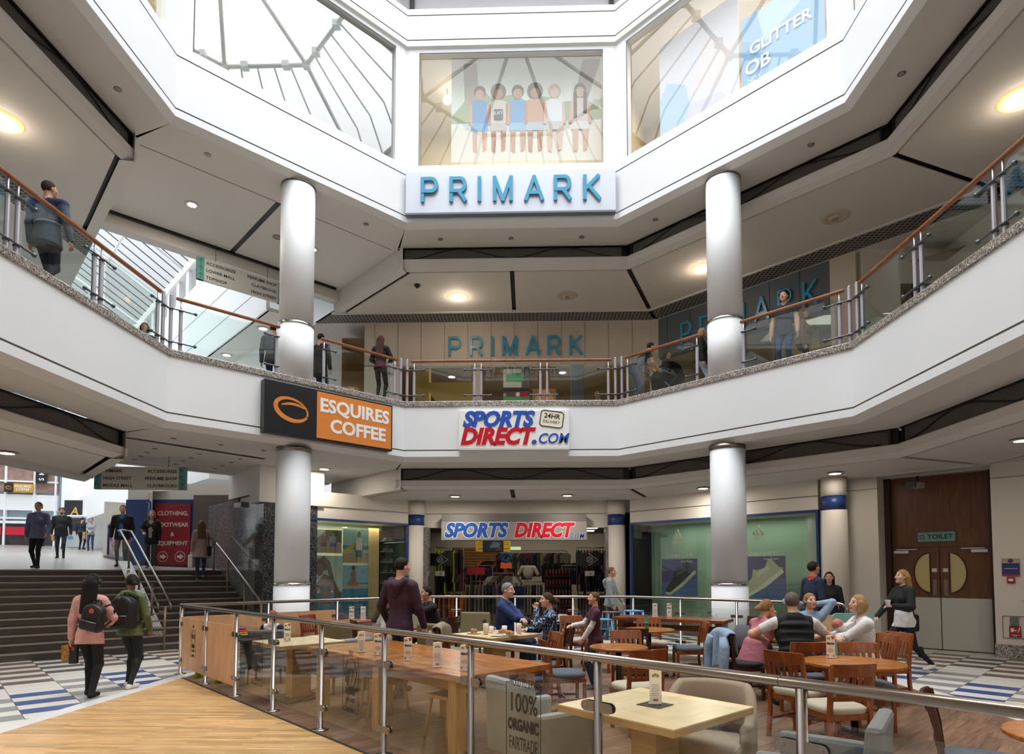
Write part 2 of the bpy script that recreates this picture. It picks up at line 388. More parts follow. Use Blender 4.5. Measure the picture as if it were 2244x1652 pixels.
for c in lv:
    mb = MB()
    for s in (0, 1, 2, 3, 4, 5, 6):
        # soffit behind the lip
        P, t = gap_poly(s, .13, 1.0, 0, 0); mb.add([(*p, c['z0']) for p in P], [(0, 1, 2, 3)], 0)
        g = .07
        if s == 0:
            P, t = gap_poly(s, 1.2, c['p'], g, g); m0, m1 = (P[0]+P[1])/2, (P[2]+P[3])/2
            mid0 = Vector((CX+.0, P[0][1])); mid1 = Vector((CX+.0, P[2][1]))
            parts = [[P[0], mid0-t*.06, mid1-t*.06, P[3]], [mid0+t*.06, P[1], P[2], mid1+t*.06]]
        else:
            P, t = gap_poly(s, 1.2, c['p'], g, g); parts = [P]
        for q in parts:
            q = cut_to_hall(q, s, 3.36)
            mb.prism([tuple(p) for p in q], c['zb']-.02, c['zb']+.02, 1)
        # dark void above the panel joints
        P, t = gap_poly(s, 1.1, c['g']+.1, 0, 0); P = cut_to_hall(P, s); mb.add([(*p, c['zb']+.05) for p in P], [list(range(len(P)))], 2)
        # grid grille
        P, t = gap_poly(s, c['p']+.07, c['g'], .06, .06); P = cut_to_hall(P, s)
        mb.add([(*p, c['zb']-.01) for p in P], [list(range(len(P)))], 3)
        P, t = gap_poly(s, c['p'], c['p']+.07, 0, 0); P = cut_to_hall(P, s); mb.prism([tuple(p) for p in P], c['zb']-.05, c['zb']+.02, 0)
        P, t = gap_poly(s, c['g'], 13 if c['n'] == 'upper' else c['g']+.5, 0, 0); P = cut_to_hall(P, s); mb.add([(*p, c['zb']-.01) for p in P], [list(range(len(P)))], 0)
        # bevelled beam below the mesh
        for (o0, z0), (o1, z1) in (((1.0, c['zm']), (.98, c['zm']-.02)), ((.98, c['zm']-.02), (1.0, c['zb']+.07)), ((1.0, c['zb']+.07), (1.16, c['zb']-.01)), ((1.16, c['zb']-.01), (1.2, c['zb']+.02))):
            A, B = OV(o0), OV(o1); i, j = s, (s+1) % 8
            mb.quad((*A[i], z0), (*A[j], z0), (*B[j], z1), (*B[i], z1), 0)
    # side-hall mouth: flat ceiling at soffit height with a joint line
    zc = c['z0']; S0 = .13
    o_end = 4.6 if c['n'] == 'upper' else 4.75
    Pt = [OV(.13)[7], OV(.13)[0], UV(3.05, 1.0), UV(3.05, o_end), UV(-3.05, o_end), UV(-3.05, 1.0)]
    mb.add([(*p, zc) for p in Pt], [list(range(6))], 0)
    # side faces down to the beams of the neighbouring ceilings
    for sg in (-3.05, 3.05):
        a, b_ = UV(sg, .85), UV(sg, 4.6)
        mb.quad((*a, c['zb']-.02), (*b_, c['zb']-.02), (*b_, zc+.3), (*a, zc+.3), 0)
        w = .22 if sg > 0 else -.22
        a2, b2 = UV(sg+w, 1.0), UV(sg+w, 4.6)
        mb.quad((*a, c['zb']-.02), (*b_, c['zb']-.02), (*b2, c['zb']-.02), (*a2, c['zb']-.02), 0)
    e = .1
    if c['n'] == 'upper':
        mb.prism([UV(-2.9, 4.16), UV(2.9, 4.16), UV(2.9, 4.24), UV(-2.9, 4.24)], zc-.05, zc+.02, 2)
        mb.prism([UV(-3.05, 4.28), UV(3.05, 4.28), UV(3.05, 4.6), UV(-3.05, 4.6)], zc-.32, zc+.4, 0)
        mb.prism([UV(-2.9, 1.17), UV(2.9, 1.17), UV(2.9, 1.19), UV(-2.9, 1.19)], zc-.004, zc+.02, 4)
        mb.prism([UV(-.16, 1.2), UV(-.04, 1.2), UV(-.04, 4.16), UV(-.16, 4.16)], zc-.006, zc+.02, 2)
    else:
        mb.prism([UV(-2.9, 1.5), UV(.0, 1.9), UV(.0, 2.05), UV(-2.9, 1.62)], zc-.006, zc+.02, 2)
        mb.prism([UV(-3.05, 4.7), UV(3.05, 4.7), UV(3.05, 5.0), UV(-3.05, 5.0)], zc-.02, Z1, 0)
        for k, (u, w) in enumerate([(u, w) for u in (-2.2, -1.3, -.4) for w in (1.0, 2.4, 3.0, 3.6, 4.2)]):
            x, y = UV(u, w); mb.prism([(x+.06*math.cos(a*PI/4), y+.06*math.sin(a*PI/4)) for a in range(8)], zc-.004, zc+.02, 4)
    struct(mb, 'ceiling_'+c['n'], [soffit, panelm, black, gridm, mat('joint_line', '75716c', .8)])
# roof slab over level 1 so that daylight only enters through the dome and the hall roof
mb = MB()
for s in range(8):
    A, B = OV(.25), OV(4.6 if s == 7 else 14); i, j = s, (s+1) % 8
    mb.quad((*A[i], 10.6), (*B[i], 10.6), (*B[j], 10.6), (*A[j], 10.6)); mb.quad((*A[i], 11.3), (*A[j], 11.3), (*B[j], 11.3), (*B[i], 11.3))
struct(mb, 'ceiling_slab', [panelm])
# ventilation grilles: dark perforated strips with a drooping cable
GR_L = {0: 'facing the camera', 1: 'on the right slanting side', 2: 'on the right-hand side', 6: 'on the left-hand side'}
for c in lv:
    for s in (0, 1, 2, 6):
        A = OV(1.0); i, j = s, (s+1) % 8; p0, p1 = Vector(A[i]), Vector(A[j]); t = (p1-p0).normalized()
        wdt = (p1-p0).length; e0, e1 = .12, .12
        if s == 0: e0 = .15
        if s == 6: e1 = .15
        g = thing('ventilation_grille', '%s dark perforated mesh strip under the %s white fascia, %s' % ('long', c['n'], GR_L[s]), 'grille', (*((p0+p1)/2), c['zm']), SIDE_RZ[s], 'mesh strips above the walkway beams')
        h = c['z0']-c['zm']; m = MB(); m.box(-wdt/2+e0, wdt/2-e1, .06, .08, 0, h); o = m.build('mesh_panel', meshm, g)
        fr = MB(); fr.box(-wdt/2, -wdt/2+e0, .1, .14, 0, h).box(wdt/2-e1, wdt/2, .1, .14, 0, h); fr.box(-wdt/2+e0-.02, -wdt/2+e0+.02, .03, .08, 0, h).box(wdt/2-e1-.02, wdt/2-e1+.02, .03, .08, 0, h)
        fr.box(-wdt/2, wdt/2, .04, .08, h-.025, h).box(-wdt/2, wdt/2, .04, .08, 0, .015); fr.build('frame', black, g)
        cb = [(-wdt/2+e0+.1+(wdt-.5)*k/40, .045, h*(.5-.42*math.cos(2*PI*2*k/40))) for k in range(41)]
        MB().tube(cb, .012, 6).build('cable', black, g)
# ------------------------------------------------------------ columns
ring_m = chrome
def column(s, lower):
    x, y = UV(0, .36) if s == 7 else tuple(onside(1, .5, .36, 0)[:2])
    who = 'left' if s == 7 else 'right'
    if lower: z0, z1, rz_ = 0, 4.33, 1.42
    else: z0, z1, rz_ = Z1+.0, 10.14, 1.22
    c = thing('column', 'white round column on the %s floor, %s' % ('ground' if lower else 'upper', ('in front of the dark granite pier' if s == 7 else 'in front of the shop window with shoe posters') if lower else ('by the hanging grey direction sign' if s == 7 else 'splitting the slanting blue-lettered shop sign')), 'column', (x, y, z0), 0, 'white round columns')
    H = z1-z0; R = .36
    MB().lathe([(R+.012, 0), (R+.012, rz_-.02)], seg=40).build('lower_shaft', white, c)
    MB().lathe([(R, rz_-.03), (R, H-(.09 if lower else .0))], seg=40).build('shaft', white, c)
    MB().lathe([(R+.014, rz_-.045), (R+.02, rz_-.04), (R+.02, rz_+.005), (R, rz_+.01)], seg=40).build('chrome_ring', chrome, c)
    MB().lathe([(R+.01, H-.09 if lower else H-.03), (R+.01, H)], seg=40).build('collar', steel if lower else mat('shadow_gap', '55524e', .7), c)
for s in (7, 1):
    for lo in (True, False): column(s, lo)
# ------------------------------------------------------------ level 2 windows
wframe = white
beige = mat('beige_wall', 'cdbfa2', .8)
for s, nm in ((7, 1), (0, 2), (1, 3), (2, 4), (6, 5), (3, 6), (5, 7), (4, 8)):
    A = OV(.12); p0, p1 = Vector(A[s]), Vector(A[(s+1) % 8]); w = (p1-p0).length
    r = bpy.data.objects.new('window_%d' % nm, None); S.collection.objects.link(r); r['kind'] = 'structure'
    r.location = (*((p0+p1)/2), 11.60); r.rotation_euler = (0, 0, SIDE_RZ[s])
    H = 14.72-11.6; e = .34; f = MB()
    for x0, x1, z0, z1 in ((-w/2, -w/2+e, 0, H), (w/2-e, w/2, 0, H), (-w/2+e, w/2-e, 0, .12), (-w/2+e, w/2-e, H-.10, H)): f.box(x0, x1, -.06, .12, z0, z1)
    f.box(-w/2+e, -w/2+e+.02, -.065, -.06, .12, H-.1, 1).box(-w/2+e, w/2-e, -.065, -.06, H-.115, H-.1, 1)
    f.build('frame', [wframe, mat('seal', '4a4c4d', .6)], r)
    gm = MB(); 
    gm.box(-w/2+e, w/2-e, .03, .034, .12, H-.1)
    gm.build('pane', gl_win2 if s == 7 else gl_win, r)
# rooms behind the windows
mb = MB()
A, B = OV(.25), OV(3.2)
for s in range(8):
    i, j = s, (s+1) % 8
    mb.quad((*B[i], 11.5), (*B[j], 11.5), (*B[j], 14.9), (*B[i], 14.9), 0)
    mb.quad((*A[i], 14.85), (*A[j], 14.85), (*B[j], 14.85), (*B[i], 14.85), 1); mb.quad((*A[i], 11.55), (*B[i], 11.55), (*B[j], 11.55), (*A[j], 11.55), 1)
    mb.quad((*A[i], 11.5), (*B[i], 11.5), (*B[i], 14.9), (*A[i], 14.9), 0)
struct(mb, 'wall_upper_rooms', [beige, panelm])
# level 3 mesh band and roof edge
mb = sweep([(.0, 15.72), (.5, 15.72), (.5, 16.95), (.0, 17.0), (0, 17.25), (6, 17.25)], mi=[0, 1, 0, 0, 0])
struct(mb, 'wall_roof_edge', [white, mat('pale_mesh', 'c9c6c8', .7, noise=.1, nscale=80)])
g = thing('wavy_cable', 'black cable drooping in waves along the pale mesh at the top edge', 'cable', (*onside(0, .5, .42, 15.74),), 0)
MB().tube([(-2.5+5*k/60, 0, .2-.16*math.cos(2*PI*2*k/60)) for k in range(61)], .022, 6).build('strand', black, g)
MB().box(-2.62, -2.5, 0, .05, 0, .9).box(2.5, 2.62, 0, .05, 0, .9).build('end_post', dark, g)
# dome of white tubes over the atrium
dome = thing('roof_dome', 'white tubular dome frame over the atrium, mirrored in the upper windows', 'roof frame', (CX, CY, 17.25))
tubes = mat('dome_tube', 'e6eae8', .4)
def dv(r, z): return [Vector((x-CX, y-CY, z)) for x, y in OV(r-AP)]
L0, L1, L2, L3 = dv(6.2, 0), dv(5.6, 1.2), dv(3.6, 2.6), dv(.5, 3.7)
mb = MB(); mr = MB(); mi_ = MB()
for i in range(8):
    j = (i+1) % 8
    mb.tube([L0[i], L1[i], L2[i], L3[i]], .07, 8)
    mr.tube([L2[i], L2[j]], .075, 8); mr.tube([L0[i], L0[j]], .08, 8); mr.tube([L3[i], L3[j]], .05, 8)
    for f in (.2, .4, .6, .8):
        mi_.tube([l[i].lerp(l[j], f) for l in (L0, L1, L2)], .035, 6)
    for f in (.0, .25, .75): p = L2[i].lerp(L2[j], f); mr.box(p.x-.12, p.x+.12, p.y-.12, p.y+.12, p.z-.1, p.z+.1)
mb.build('main_rib', tubes, dome); mr.build('ring_tube', tubes, dome); mi_.build('thin_rib', tubes, dome)
# ------------------------------------------------------------ walls, shopfronts, side hall
cream = mat('cream_wall', 'd6cfc6', .7)
brownwood = wood('toilet_wood', '4a2a16', '6b4023', .4, 3, (14, 14, 1))
greywhite = mat('kick_plate', 'b9b6ae', .35)
warm = mat('warm_wall', 'd8b583', .7)
lampm = mat('lamp_white', 'fff4e0', .5, emit=9, ecol='fff0d8')
lampw = mat('lamp_amber', 'ffc98a', .5, emit=5, ecol='ffb566')
def plane_frame(name, cx, cy, rz, kind='structure'):
    r = bpy.data.objects.new(name, None); S.collection.objects.link(r); r.location = (cx, cy, 0); r.rotation_euler = (0, 0, rz)
    if kind: r['kind'] = kind
    return r
def L2W(o, x, y, z):
    c, s = math.cos(o.rotation_euler.z), math.sin(o.rotation_euler.z)
    return Vector((o.location.x+c*x-s*y, o.location.y+s*x+c*y, o.location.z+z))
# --- ground floor back (sports shop) : bulkhead, jambs, room
mb = MB()
mb.box(-3.6, 2.85, 18.4, 18.6, 2.99, 3.8, 0)
mb.box(-3.2, -2.97, 18.2, 18.6, 0, 2.99, 1).box(2.27, 2.45, 18.2, 18.6, 0, 2.99, 1)
mb.box(-3.6, -3.2, 18.45, 18.6, 0, 2.99, 0).box(2.45, 2.85, 18.45, 18.6, 0, 2.99, 0)
mb.box(-3.6, 2.85, 18.38, 18.4, 3.40, 3.415, 2)
struct(mb, 'wall_back', [cream, granite_mid, mat('joint_line', '75716c', .8)])
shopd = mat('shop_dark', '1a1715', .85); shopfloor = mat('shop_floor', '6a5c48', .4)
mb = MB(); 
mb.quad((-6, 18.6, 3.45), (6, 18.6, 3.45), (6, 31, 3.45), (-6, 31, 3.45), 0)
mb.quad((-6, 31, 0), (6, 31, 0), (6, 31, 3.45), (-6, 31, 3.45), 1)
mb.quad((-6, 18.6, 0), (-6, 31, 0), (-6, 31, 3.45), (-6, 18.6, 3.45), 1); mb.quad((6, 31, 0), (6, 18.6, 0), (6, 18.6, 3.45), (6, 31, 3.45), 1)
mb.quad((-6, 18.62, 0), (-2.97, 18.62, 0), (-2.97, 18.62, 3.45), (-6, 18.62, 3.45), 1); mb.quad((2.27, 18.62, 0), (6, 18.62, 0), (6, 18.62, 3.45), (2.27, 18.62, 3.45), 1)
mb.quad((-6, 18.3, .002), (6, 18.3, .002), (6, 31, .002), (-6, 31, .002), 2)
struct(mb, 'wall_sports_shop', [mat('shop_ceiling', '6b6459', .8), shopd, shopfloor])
# blue-topped shopfront columns
for (x, y, w) in ((-3.36, 18.3, 'left of the sports shop entrance'), (2.6, 18.3, 'right of the sports shop entrance'), (6.87, 14.0, 'between the shoe poster window and the toilet')):
    c = thing('shopfront_column', 'pale round column with a dark blue top band, '+w, 'column', (x, y, 0), 0, 'blue-topped shopfront columns')
    MB().lathe([(.265, 0), (.265, 3.04)], seg=32).build('shaft', cream, c)
    MB().lathe([(.25, 3.04), (.25, 3.36)], seg=32).build('blue_band', blue, c)
    MB().lathe([(.265, 3.36), (.265, 3.8)], seg=32).build('capital', cream, c)
# --- slanting shop windows
def shop_window(name, p0, p1, rz, ztop=3.03, zbot=.3):
    c = ((p0[0]+p1[0])/2, (p0[1]+p1[1])/2); w = math.dist(p0, p1)
    r = plane_frame(name, *c, rz)
    m = MB(); m.box(-w/2, w/2, 0, .2, ztop+.06, 3.8, 0).box(-w/2, w/2, -.02, 0, 3.40, 3.415, 3)
    m.box(-w/2, w/2, -.03, .08, ztop, ztop+.06, 1).box(-w/2, -w/2+.05, -.03, .08, 0, ztop, 1).box(w/2-.05, w/2, -.03, .08, 0, ztop, 1)
    m.box(-w/2, w/2, -.02, .2, 0, zbot, 2)
    m.build('shopfront', [cream, blue, granite_mid, mat('joint_line', '75716c', .8)], r)
    return r, w
rW, wW = shop_window('window_9', (-5.95, 15.71), (-3.55, 18.11), R45)
rE, wE = shop_window('window_10', (2.95, 17.95), (6.64, 14.26), -R45)
def panes(r, xs, z0, z1, y=.03):
    for a, b in zip(xs, xs[1:]):
        MB().box(a+.004, b-.004, y, y+.008, z0, z1).build('pane', gl_shop, r)
panes(rW, [-wW/2+.05, -.95, .74, wW/2-.05], .3, 3.03)
panes(rE, [-wE/2+.05, -wE/2+.25, -.9, .75, wE/2-.35, wE/2-.05], .3, 3.03)
# boxes behind the windows
def window_box(r, w, name, back, depth, y0=.2):
    m = MB(); m.box(-w/2, w/2, depth, depth+.1, 0, 3.1, 0).box(-w/2, w/2, y0, depth, 3.05, 3.1, 1).box(-w/2, w/2, y0, depth, 0, .28, 2)
    m.box(-w/2-.02, -w/2, y0, depth, 0, 3.1, 2).box(w/2, w/2+.02, y0, depth, 0, 3.1, 2)
    return m.build(name, [back, cream, shopd], r)
window_box(rW, wW, 'display_back', mat('display_back', 'c9cdc4', .6), 1.0)
window_box(rE, wE, 'display_back', mat('display_green', 'a8bda8', .6), 1.0)
window_l1 = area('display_fill', L2W(rW, 0, .55, 3.0), (0, 0, R45), 2.6, .2, 26, (1, .84, .55))  # unseen fills added to brighten the two window displays
window_l2 = area('display_fill', L2W(rE, .2, .5, 3.0), (0, 0, -R45), 3.6, .2, 16, (.9, 1, .86))
# dark pier and polished granite wall by the stairs
P0, P1, P2 = UV(.33, 2.8), UV(1.75, 2.8), UV(.33, 7.0)
mb = MB(); mb.prism([P0, UV(1.75, 2.8), UV(1.75, 3.3), UV(.33, 3.3)], 0, 3.4, 0)
mb.prism([UV(.33, 3.3), UV(.6, 3.3), UV(.6, 7.2), UV(.33, 7.2)], 0, 3.62, 1)
mb.prism([UV(.2, 2.75), UV(1.9, 2.75), UV(1.9, 3.4), UV(.2, 3.4)], 3.4, 4.4, 2)
mb.prism([UV(.3, 3.4), UV(1.9, 3.4), UV(1.9, 5.2), UV(.3, 5.2)], 3.66, 4.4, 2)
struct(mb, 'wall_granite', [granite_dark, granite_mid, soffit])
# --- right side: toilet recess, piers, dark shop
T = plane_frame('wall_toilet', 8.82, 13.48, -R45)
m = MB(); m.box(-.95, .95, .04, .12, 2.2, 3.75, 0).box(-1.0, -.89, -.1, .12, 0, 3.75, 1).box(.89, 1.0, -.1, .12, 0, 3.75, 1); m.box(-2.4, 2.4, .12, .2, 0, 3.8, 2)
m.box(-1.7, -1.0, -.56, .12, 0, 3.8, 2).box(1.0, 1.62, -.56, .12, 0, 3.8, 2).box(-1.72, -1.0, -.58, .0, 0, .26, 3).box(.98, 1.64, -.58, .0, 0, .26, 3)
m.box(-1.7, -1.0, -.575, -.56, 3.5, 3.51, 4).box(1.0, 1.62, -.575, -.56, 3.5, 3.51, 4)
m.box(-2.6, -1.7, -.3, .12, 0, 3.8, 2)
m.build('surround', [brownwood, mat('door_frame', '3a2012', .5), cream, granite, mat('joint_line', '75716c', .8)], T)
for sg, nm in ((-1, 'door_1'), (1, 'door_2')):
    d = plane_frame(nm, *L2W(T, sg*.445, -.0, 0)[:2], -R45)
    m = MB(); x0, x1 = -.435, .435
    # leaf with a half-moon opening: pieces around the glass
    fx = -sg*.27; arc = [(fx+sg*.30*math.cos(a), 1.645+.43*math.sin(a)) for a in [(-PI/2)+PI*k/16 for k in range(17)]]
    far = sg*.435; near = -sg*.435
    m.plate([(near, 1.11), (fx, 1.11), (fx, 2.19), (near, 2.19)], 0, .045, 0)
    top = [p for p in arc if p[1] >= 1.645-1e-6]; bot = [p for p in arc if p[1] <= 1.645+1e-6]
    m.plate([(fx, 2.19), (far, 2.19), (far, 1.645)]+top, 0, .045, 0)
    m.plate([(fx, 1.11)]+bot+[(far, 1.645), (far, 1.11)], 0, .045, 0)
    m.plate([(x0, .02), (x1, .02), (x1, 1.11), (x0, 1.11)], -.006, .045, 1)
    m.build('leaf', [brownwood, greywhite], d)
    g = MB(); g.plate(arc, .02, .026); g.build('glass', mat('toilet_glass', '8d8460', .2, emit=.12, ecol='c8b070'), d)
    fr = MB(); fr.tube([(p[0], -.005, p[1]) for p in arc], .014, 6, closed=True); fr.build('bead', mat('door_frame', '3a2012', .5), d)
    MB().box(-sg*.38, -sg*.31, -.008, 0, 1.15, 1.5).build('push_plate', steel, d)
    n = MB(); n.box(-sg*.39, -sg*.30, -.006, 0, 1.66, 1.74); n.build('notice', mat('paper', 'c9c5bd', .7), d)
    MB().box(sg*.12, sg*.40, -.05, 0, 2.07, 2.13).box(-sg*.05, sg*.35, -.06, -.045, 2.145, 2.165).build('door_closer', alu, d)
mb = MB(); e0 = L2W(T, 1.62, -.5, 0); mb.quad((e0.x, e0.y, 0), (e0.x+.3, 2, 0), (e0.x+.3, 2, 3.8), (e0.x, e0.y, 3.8), 0)
mb.box(e0.x-.02, e0.x+.35, e0.y-.25, e0.y-.05, 0, 3.8, 1)
struct(mb, 'wall_right', [shopd, mat('dark_brown', '2e1a12', .6)])
# --- level 1 walls
beigep = mat('beige_panel', 'cfc2b2', .6, noise=.05, nscale=1)
mb = MB(); mb.box(-5.2, 4.2, 19.15, 19.35, 8.18, 9.6, 0)
for k in range(-6, 6): mb.box(-.43+k*.74-.006, -.43+k*.74+.006, 19.14, 19.15, 8.18, 9.6, 1)
mb.box(-5.2, -4.05, 19.15, 19.35, Z1, 8.2, 2).box(3.85, 4.2, 19.1, 19.35, Z1, 9.6, 0)
mb.box(-1.75, -1.5, 19.2, 19.4, Z1, 8.2, 0).box(1.35, 1.75, 19.2, 19.4, Z1, 8.2, 3)
struct(mb, 'wall_upper_back', [beigep, mat('panel_joint', '8a7a66', .8), cream, mat('slate', '5d666c', .6)])
mb = MB(); mb.quad((-6, 19.4, 9.2), (9, 19.4, 9.2), (9, 30, 9.2), (-6, 30, 9.2), 0); mb.quad((-6, 30, Z1), (9, 30, Z1), (9, 30, 9.2), (-6, 30, 9.2), 1)
mb.quad((-6, 19.4, Z1), (-6, 30, Z1), (-6, 30, 9.2), (-6, 19.4, 9.2), 1); mb.quad((9, 19.0, Z1), (9, 30, Z1), (9, 30, 9.3), (9, 19.0, 9.3), 1)
mb.quad((4.2, 19.3, 9.25), (10.5, 14, 9.25), (12, 16, 9.25), (6, 25, 9.25), 0); mb.quad((12.5, 15.5, Z1), (8.6, 20, Z1), (8.6, 20, 9.4), (12.5, 15.5, 9.4), 1)
mb.box(-3.9, -3.4, 20.8, 21.2, Z1, 9.2, 2).add([(-3.6, 20.6, 8.1), (-2.4, 20.6, Z1+.6), (-1.7, 20.6, Z1+.6), (-1.7, 20.6, 8.1)], [(0, 1, 2, 3)], 2)  # pillar and slanted sheet: warm light painted in as yellow colour
struct(mb, 'wall_upper_shop', [mat('shop_ceiling_warm', 'a89478', .8), mat('warm_wall_dark', '9a7850', .7), mat('yellow_lit_panel', 'e0c070', .6)])
area('shop_light', (0, 22, 9.1), (0, 0, 0), 5, 2, 90, (1, .8, .55))
area('shop_light', (8.0, 18.0, 9.1), (0, 0, -R45), 4, 1.5, 45, (1, .8, .55))
U = plane_frame('wall_upper_right', 6.0, 17.18, -R45)
m = MB(); m.box(-2.9, 2.35, 0, .2, 8.35, 9.6, 0)
for k in range(-3, 4): m.box(k*.8-.006, k*.8+.006, -.005, 0, 8.35, 9.6, 1)
m.box(2.35, 2.95, -.02, .25, Z1, 9.6, 2); m.box(-2.9, 2.35, .02, .1, 8.28, 8.35, 1); m.box(-1.2, -1.12, .02, .1, Z1, 8.3, 1).box(.9, .98, .02, .1, Z1, 8.3, 1)
m.build('fascia_panels', [mat('slate', '5d666c', .6), dark, beigep], U)
for a, b in ((-2.9, -1.16), (-1.16, .94), (.94, 2.35)): MB().box(a, b, .05, .06, Z1, 8.3).build('pane', gl_shop, U)
mb = MB(); mb.box(10.2, 10.4, 2, 15.2, 8.6, 10, 0).box(8.2, 9.1, 15.0, 15.2, Z1, 10, 0).box(9.1, 10.4, 15.0, 15.2, Z1, 8.7, 1).box(9.1, 10.4, 15.0, 15.2, 8.7, 10, 0)
mb.box(10.3, 10.4, 2, 11.2, Z1, 8.6, 1).box(10.2, 10.25, 11.2, 15.2, Z1, 8.6, 1)
mb.box(-11.6, -11.4, -2, 10.5, Z1, 10, 0)
mb.box(-11.6, 11, -2.6, -2.4, 0, 10.6, 0)
mb.box(-11.8, -11.6, -2.5, 9.5, 0, 5.8, 0)
struct(mb, 'wall_upper_side', [cream, mat('brown_shop', '4a3a34', .6), beigep])
# ------------------------------------------------------------ stairs and side hall (along the left diagonal)
stepm = mat('step_tile', '4b443f', .5, noise=.2, nscale=6); nosing = mat('step_nosing', '8b8178', .6)
st = plane_frame('stairs', *UV(0, 0), R45)   # local x = across, local y = outwards
nst = 12; rise, tread = 1.72/12, .305; y0 = 2.2+AP-AP
m = MB()
for k in range(nst):
    ya = 2.2+k*tread; z1 = (k+1)*rise
    m.box(-9.5, .28, ya, 2.2+nst*tread+.3, k*rise, z1-.012, 0); m.box(-9.5, .28, ya-.012, ya+.06, z1-.03, z1, 1)
    m.box(-9.5, .28, ya+.06, ya+tread, z1-.012, z1-.004, 0)
m.build('steps', [stepm, nosing], st)
# ramped tiled floor of the hall beyond the stairs
def zr(off): return 1.72+.055*max(0, off-5.9)
m = MB(); ramp_end = 34
m.quad((-12, 5.8, zr(5.9)), (2.2, 5.8, zr(5.9)), (2.2, ramp_end, zr(ramp_end)), (-12, ramp_end, zr(ramp_end)), 0)
m.quad((-14, ramp_end, zr(ramp_end)), (6, ramp_end, zr(ramp_end)), (6, 50, zr(ramp_end)), (-14, 50, zr(ramp_end)), 0)
for i in range(18):
    for j in range(88):
        a, o = -9.5+i*.62, 5.95+j*.31
        if o+.3 > ramp_end or (i+j) % 2: continue
        c = 1 if (j//4) % 2 else 2
        m.quad((a, o, zr(o)+.003), (a+.6, o, zr(o)+.003), (a+.6, o+.10, zr(o+.10)+.003), (a, o+.10, zr(o+.10)+.003), c)
hf = m.build('floor_hall', [mat('hall_tile', 'a5a09a', .25), tileBr, tileDk], None, (*UV(0, 0), 0), R45, kind='structure')
# balustrade wall in the middle of the stairs
m = MB(); A = [(2.55, .12), (2.9, .45), (6.0, 1.95), (6.0, 1.6), (2.55, 0)]
m2 = MB(); vs = [(-2.12, y, z) for y, z in A]+[(-1.84, y, z) for y, z in A]; n = 5
m2.add(vs, [list(range(n)), list(range(n, 2*n))[::-1]]+[(i, n+i, n+(i+1) % n, (i+1) % n) for i in range(n)])
ms = m2.build('stair_divider', granite, None, (*UV(0, 0), 0), R45, kind='structure')
m = MB(); vs = [(-6.5, y, z) for y, z in A]+[(-6.2, y, z) for y, z in A]
m.add(vs, [list(range(n)), list(range(n, 2*n))[::-1]]+[(i, n+i, n+(i+1) % n, (i+1) % n) for i in range(n)])
m.build('stair_divider', granite, None, (*UV(0, 0), 0), R45, kind='structure')
def stair_rail(label, s, d=.24):
    t = thing('stair_handrail', label, 'handrail', (*UV(s, 0), 0), R45)
    sl = 1.72/(nst*tread)
    def zz(y): return max(0, min(1.72, (y-2.2)*sl))
    for sg in ((-1, 1) if d else (0,)):
        x = sg*d/2; pts = [(x, 2.25, .82), (x, 2.15, .92), (x, 2.3, 1.03)]+[(x, y, zz(y)+1.0) for y in (3, 4, 5, 5.9)]+[(x, 6.15, 2.74)]
        if d and sg == -1: loop = pts
        MB().tube(pts, .024, 10).build('rail', steel, t)
    if d:
        MB().tube([(-d/2, 6.15, 2.74), (0, 6.25, 2.76), (d/2, 6.15, 2.74)], .024, 10).build('end_loop', steel, t)
        MB().tube([(-d/2, 2.25, .82), (0, 2.2, .80), (d/2, 2.25, .82)], .024, 10).build('end_loop', steel, t)
    for y in (2.12, 3.2, 4.4, 5.5):
        b = zz(y)+(0 if not d or y < 2.5 else .2)
        MB().tube([(0, y, b), (0, y, zz(y)+.93)], .025, 10).box(-.035, .035, y-.035, y+.035, b, b+.02).build('post', mat('bronze_post', '8a7a64', .4, .6), t)
stair_rail('double steel handrail on the granite divider in the middle of the stairs', -1.98)
stair_rail('double steel handrail at the left edge of the photo beside the stairs', -6.35)
stair_rail('single steel handrail on the right of the stairs beside the polished granite', .05, 0)
# hall right wall with window, red poster wall, brown granite return
H = plane_frame('wall_hall', *UV(0, 0), R45)
stone = mat('pale_stone', 'b5ada0', .6, noise=.1, nscale=3)
m = MB(); a0, a1 = 7.9, 14.6
m.quad((-.93, a0, 1.8), (-.93, a1, 2.3), (-.93, a1, zr(a1)+1.55), (-.93, a0, 4.05), 0)
for k in range(1): pass
m.box(-.93, .2, a1, a1+.15, 1.5, 4.3, 0)
m.quad((-.93, a0, 4.05), (-.93, a1, zr(a1)+1.55), (-.3, a1, zr(a1)+1.6), (-.3, a0, 4.1), 1)
m.build('hall_side_wall', [stone, white], H)
m = MB(); fy0, fy1 = 8.05, 13.6; zb0, zb1, zt0, zt1 = zr(fy0)+.12, zr(fy1)+.12, 3.72, 3.35
m.quad((-.95, fy0, zb0), (-.95, fy1, zb1), (-.95, fy1, zt1), (-.95, fy0, zt0), 0)
m.build('hall_window_back', mat('hall_window', 'a89a9c', .25, noise=.5, nscale=1.6, col2='6b2f3a'), H)
m = MB()
for (ya, za, yb, zb) in ((fy0, zb0, fy1, zb1), (fy0, zt0, fy1, zt1), (fy0, zb0, fy0, zt0), (fy1, zb1, fy1, zt1), (9.0, zr(9), 9.0, 3.65)): m.tube([(-.97, ya, za), (-.97, yb, zb)], .05, 4)
m.build('hall_window_frame', blue, H)
mb = MB(); mb.box(-12.0, -9.85, 18.02, 18.3, 1.7, 3.82, 0).box(-9.95, -8.6, 18.0, 18.3, 1.5, 3.95, 1).box(-12.0, -8.6, 18.1, 18.4, 3.8, 4.3, 2)
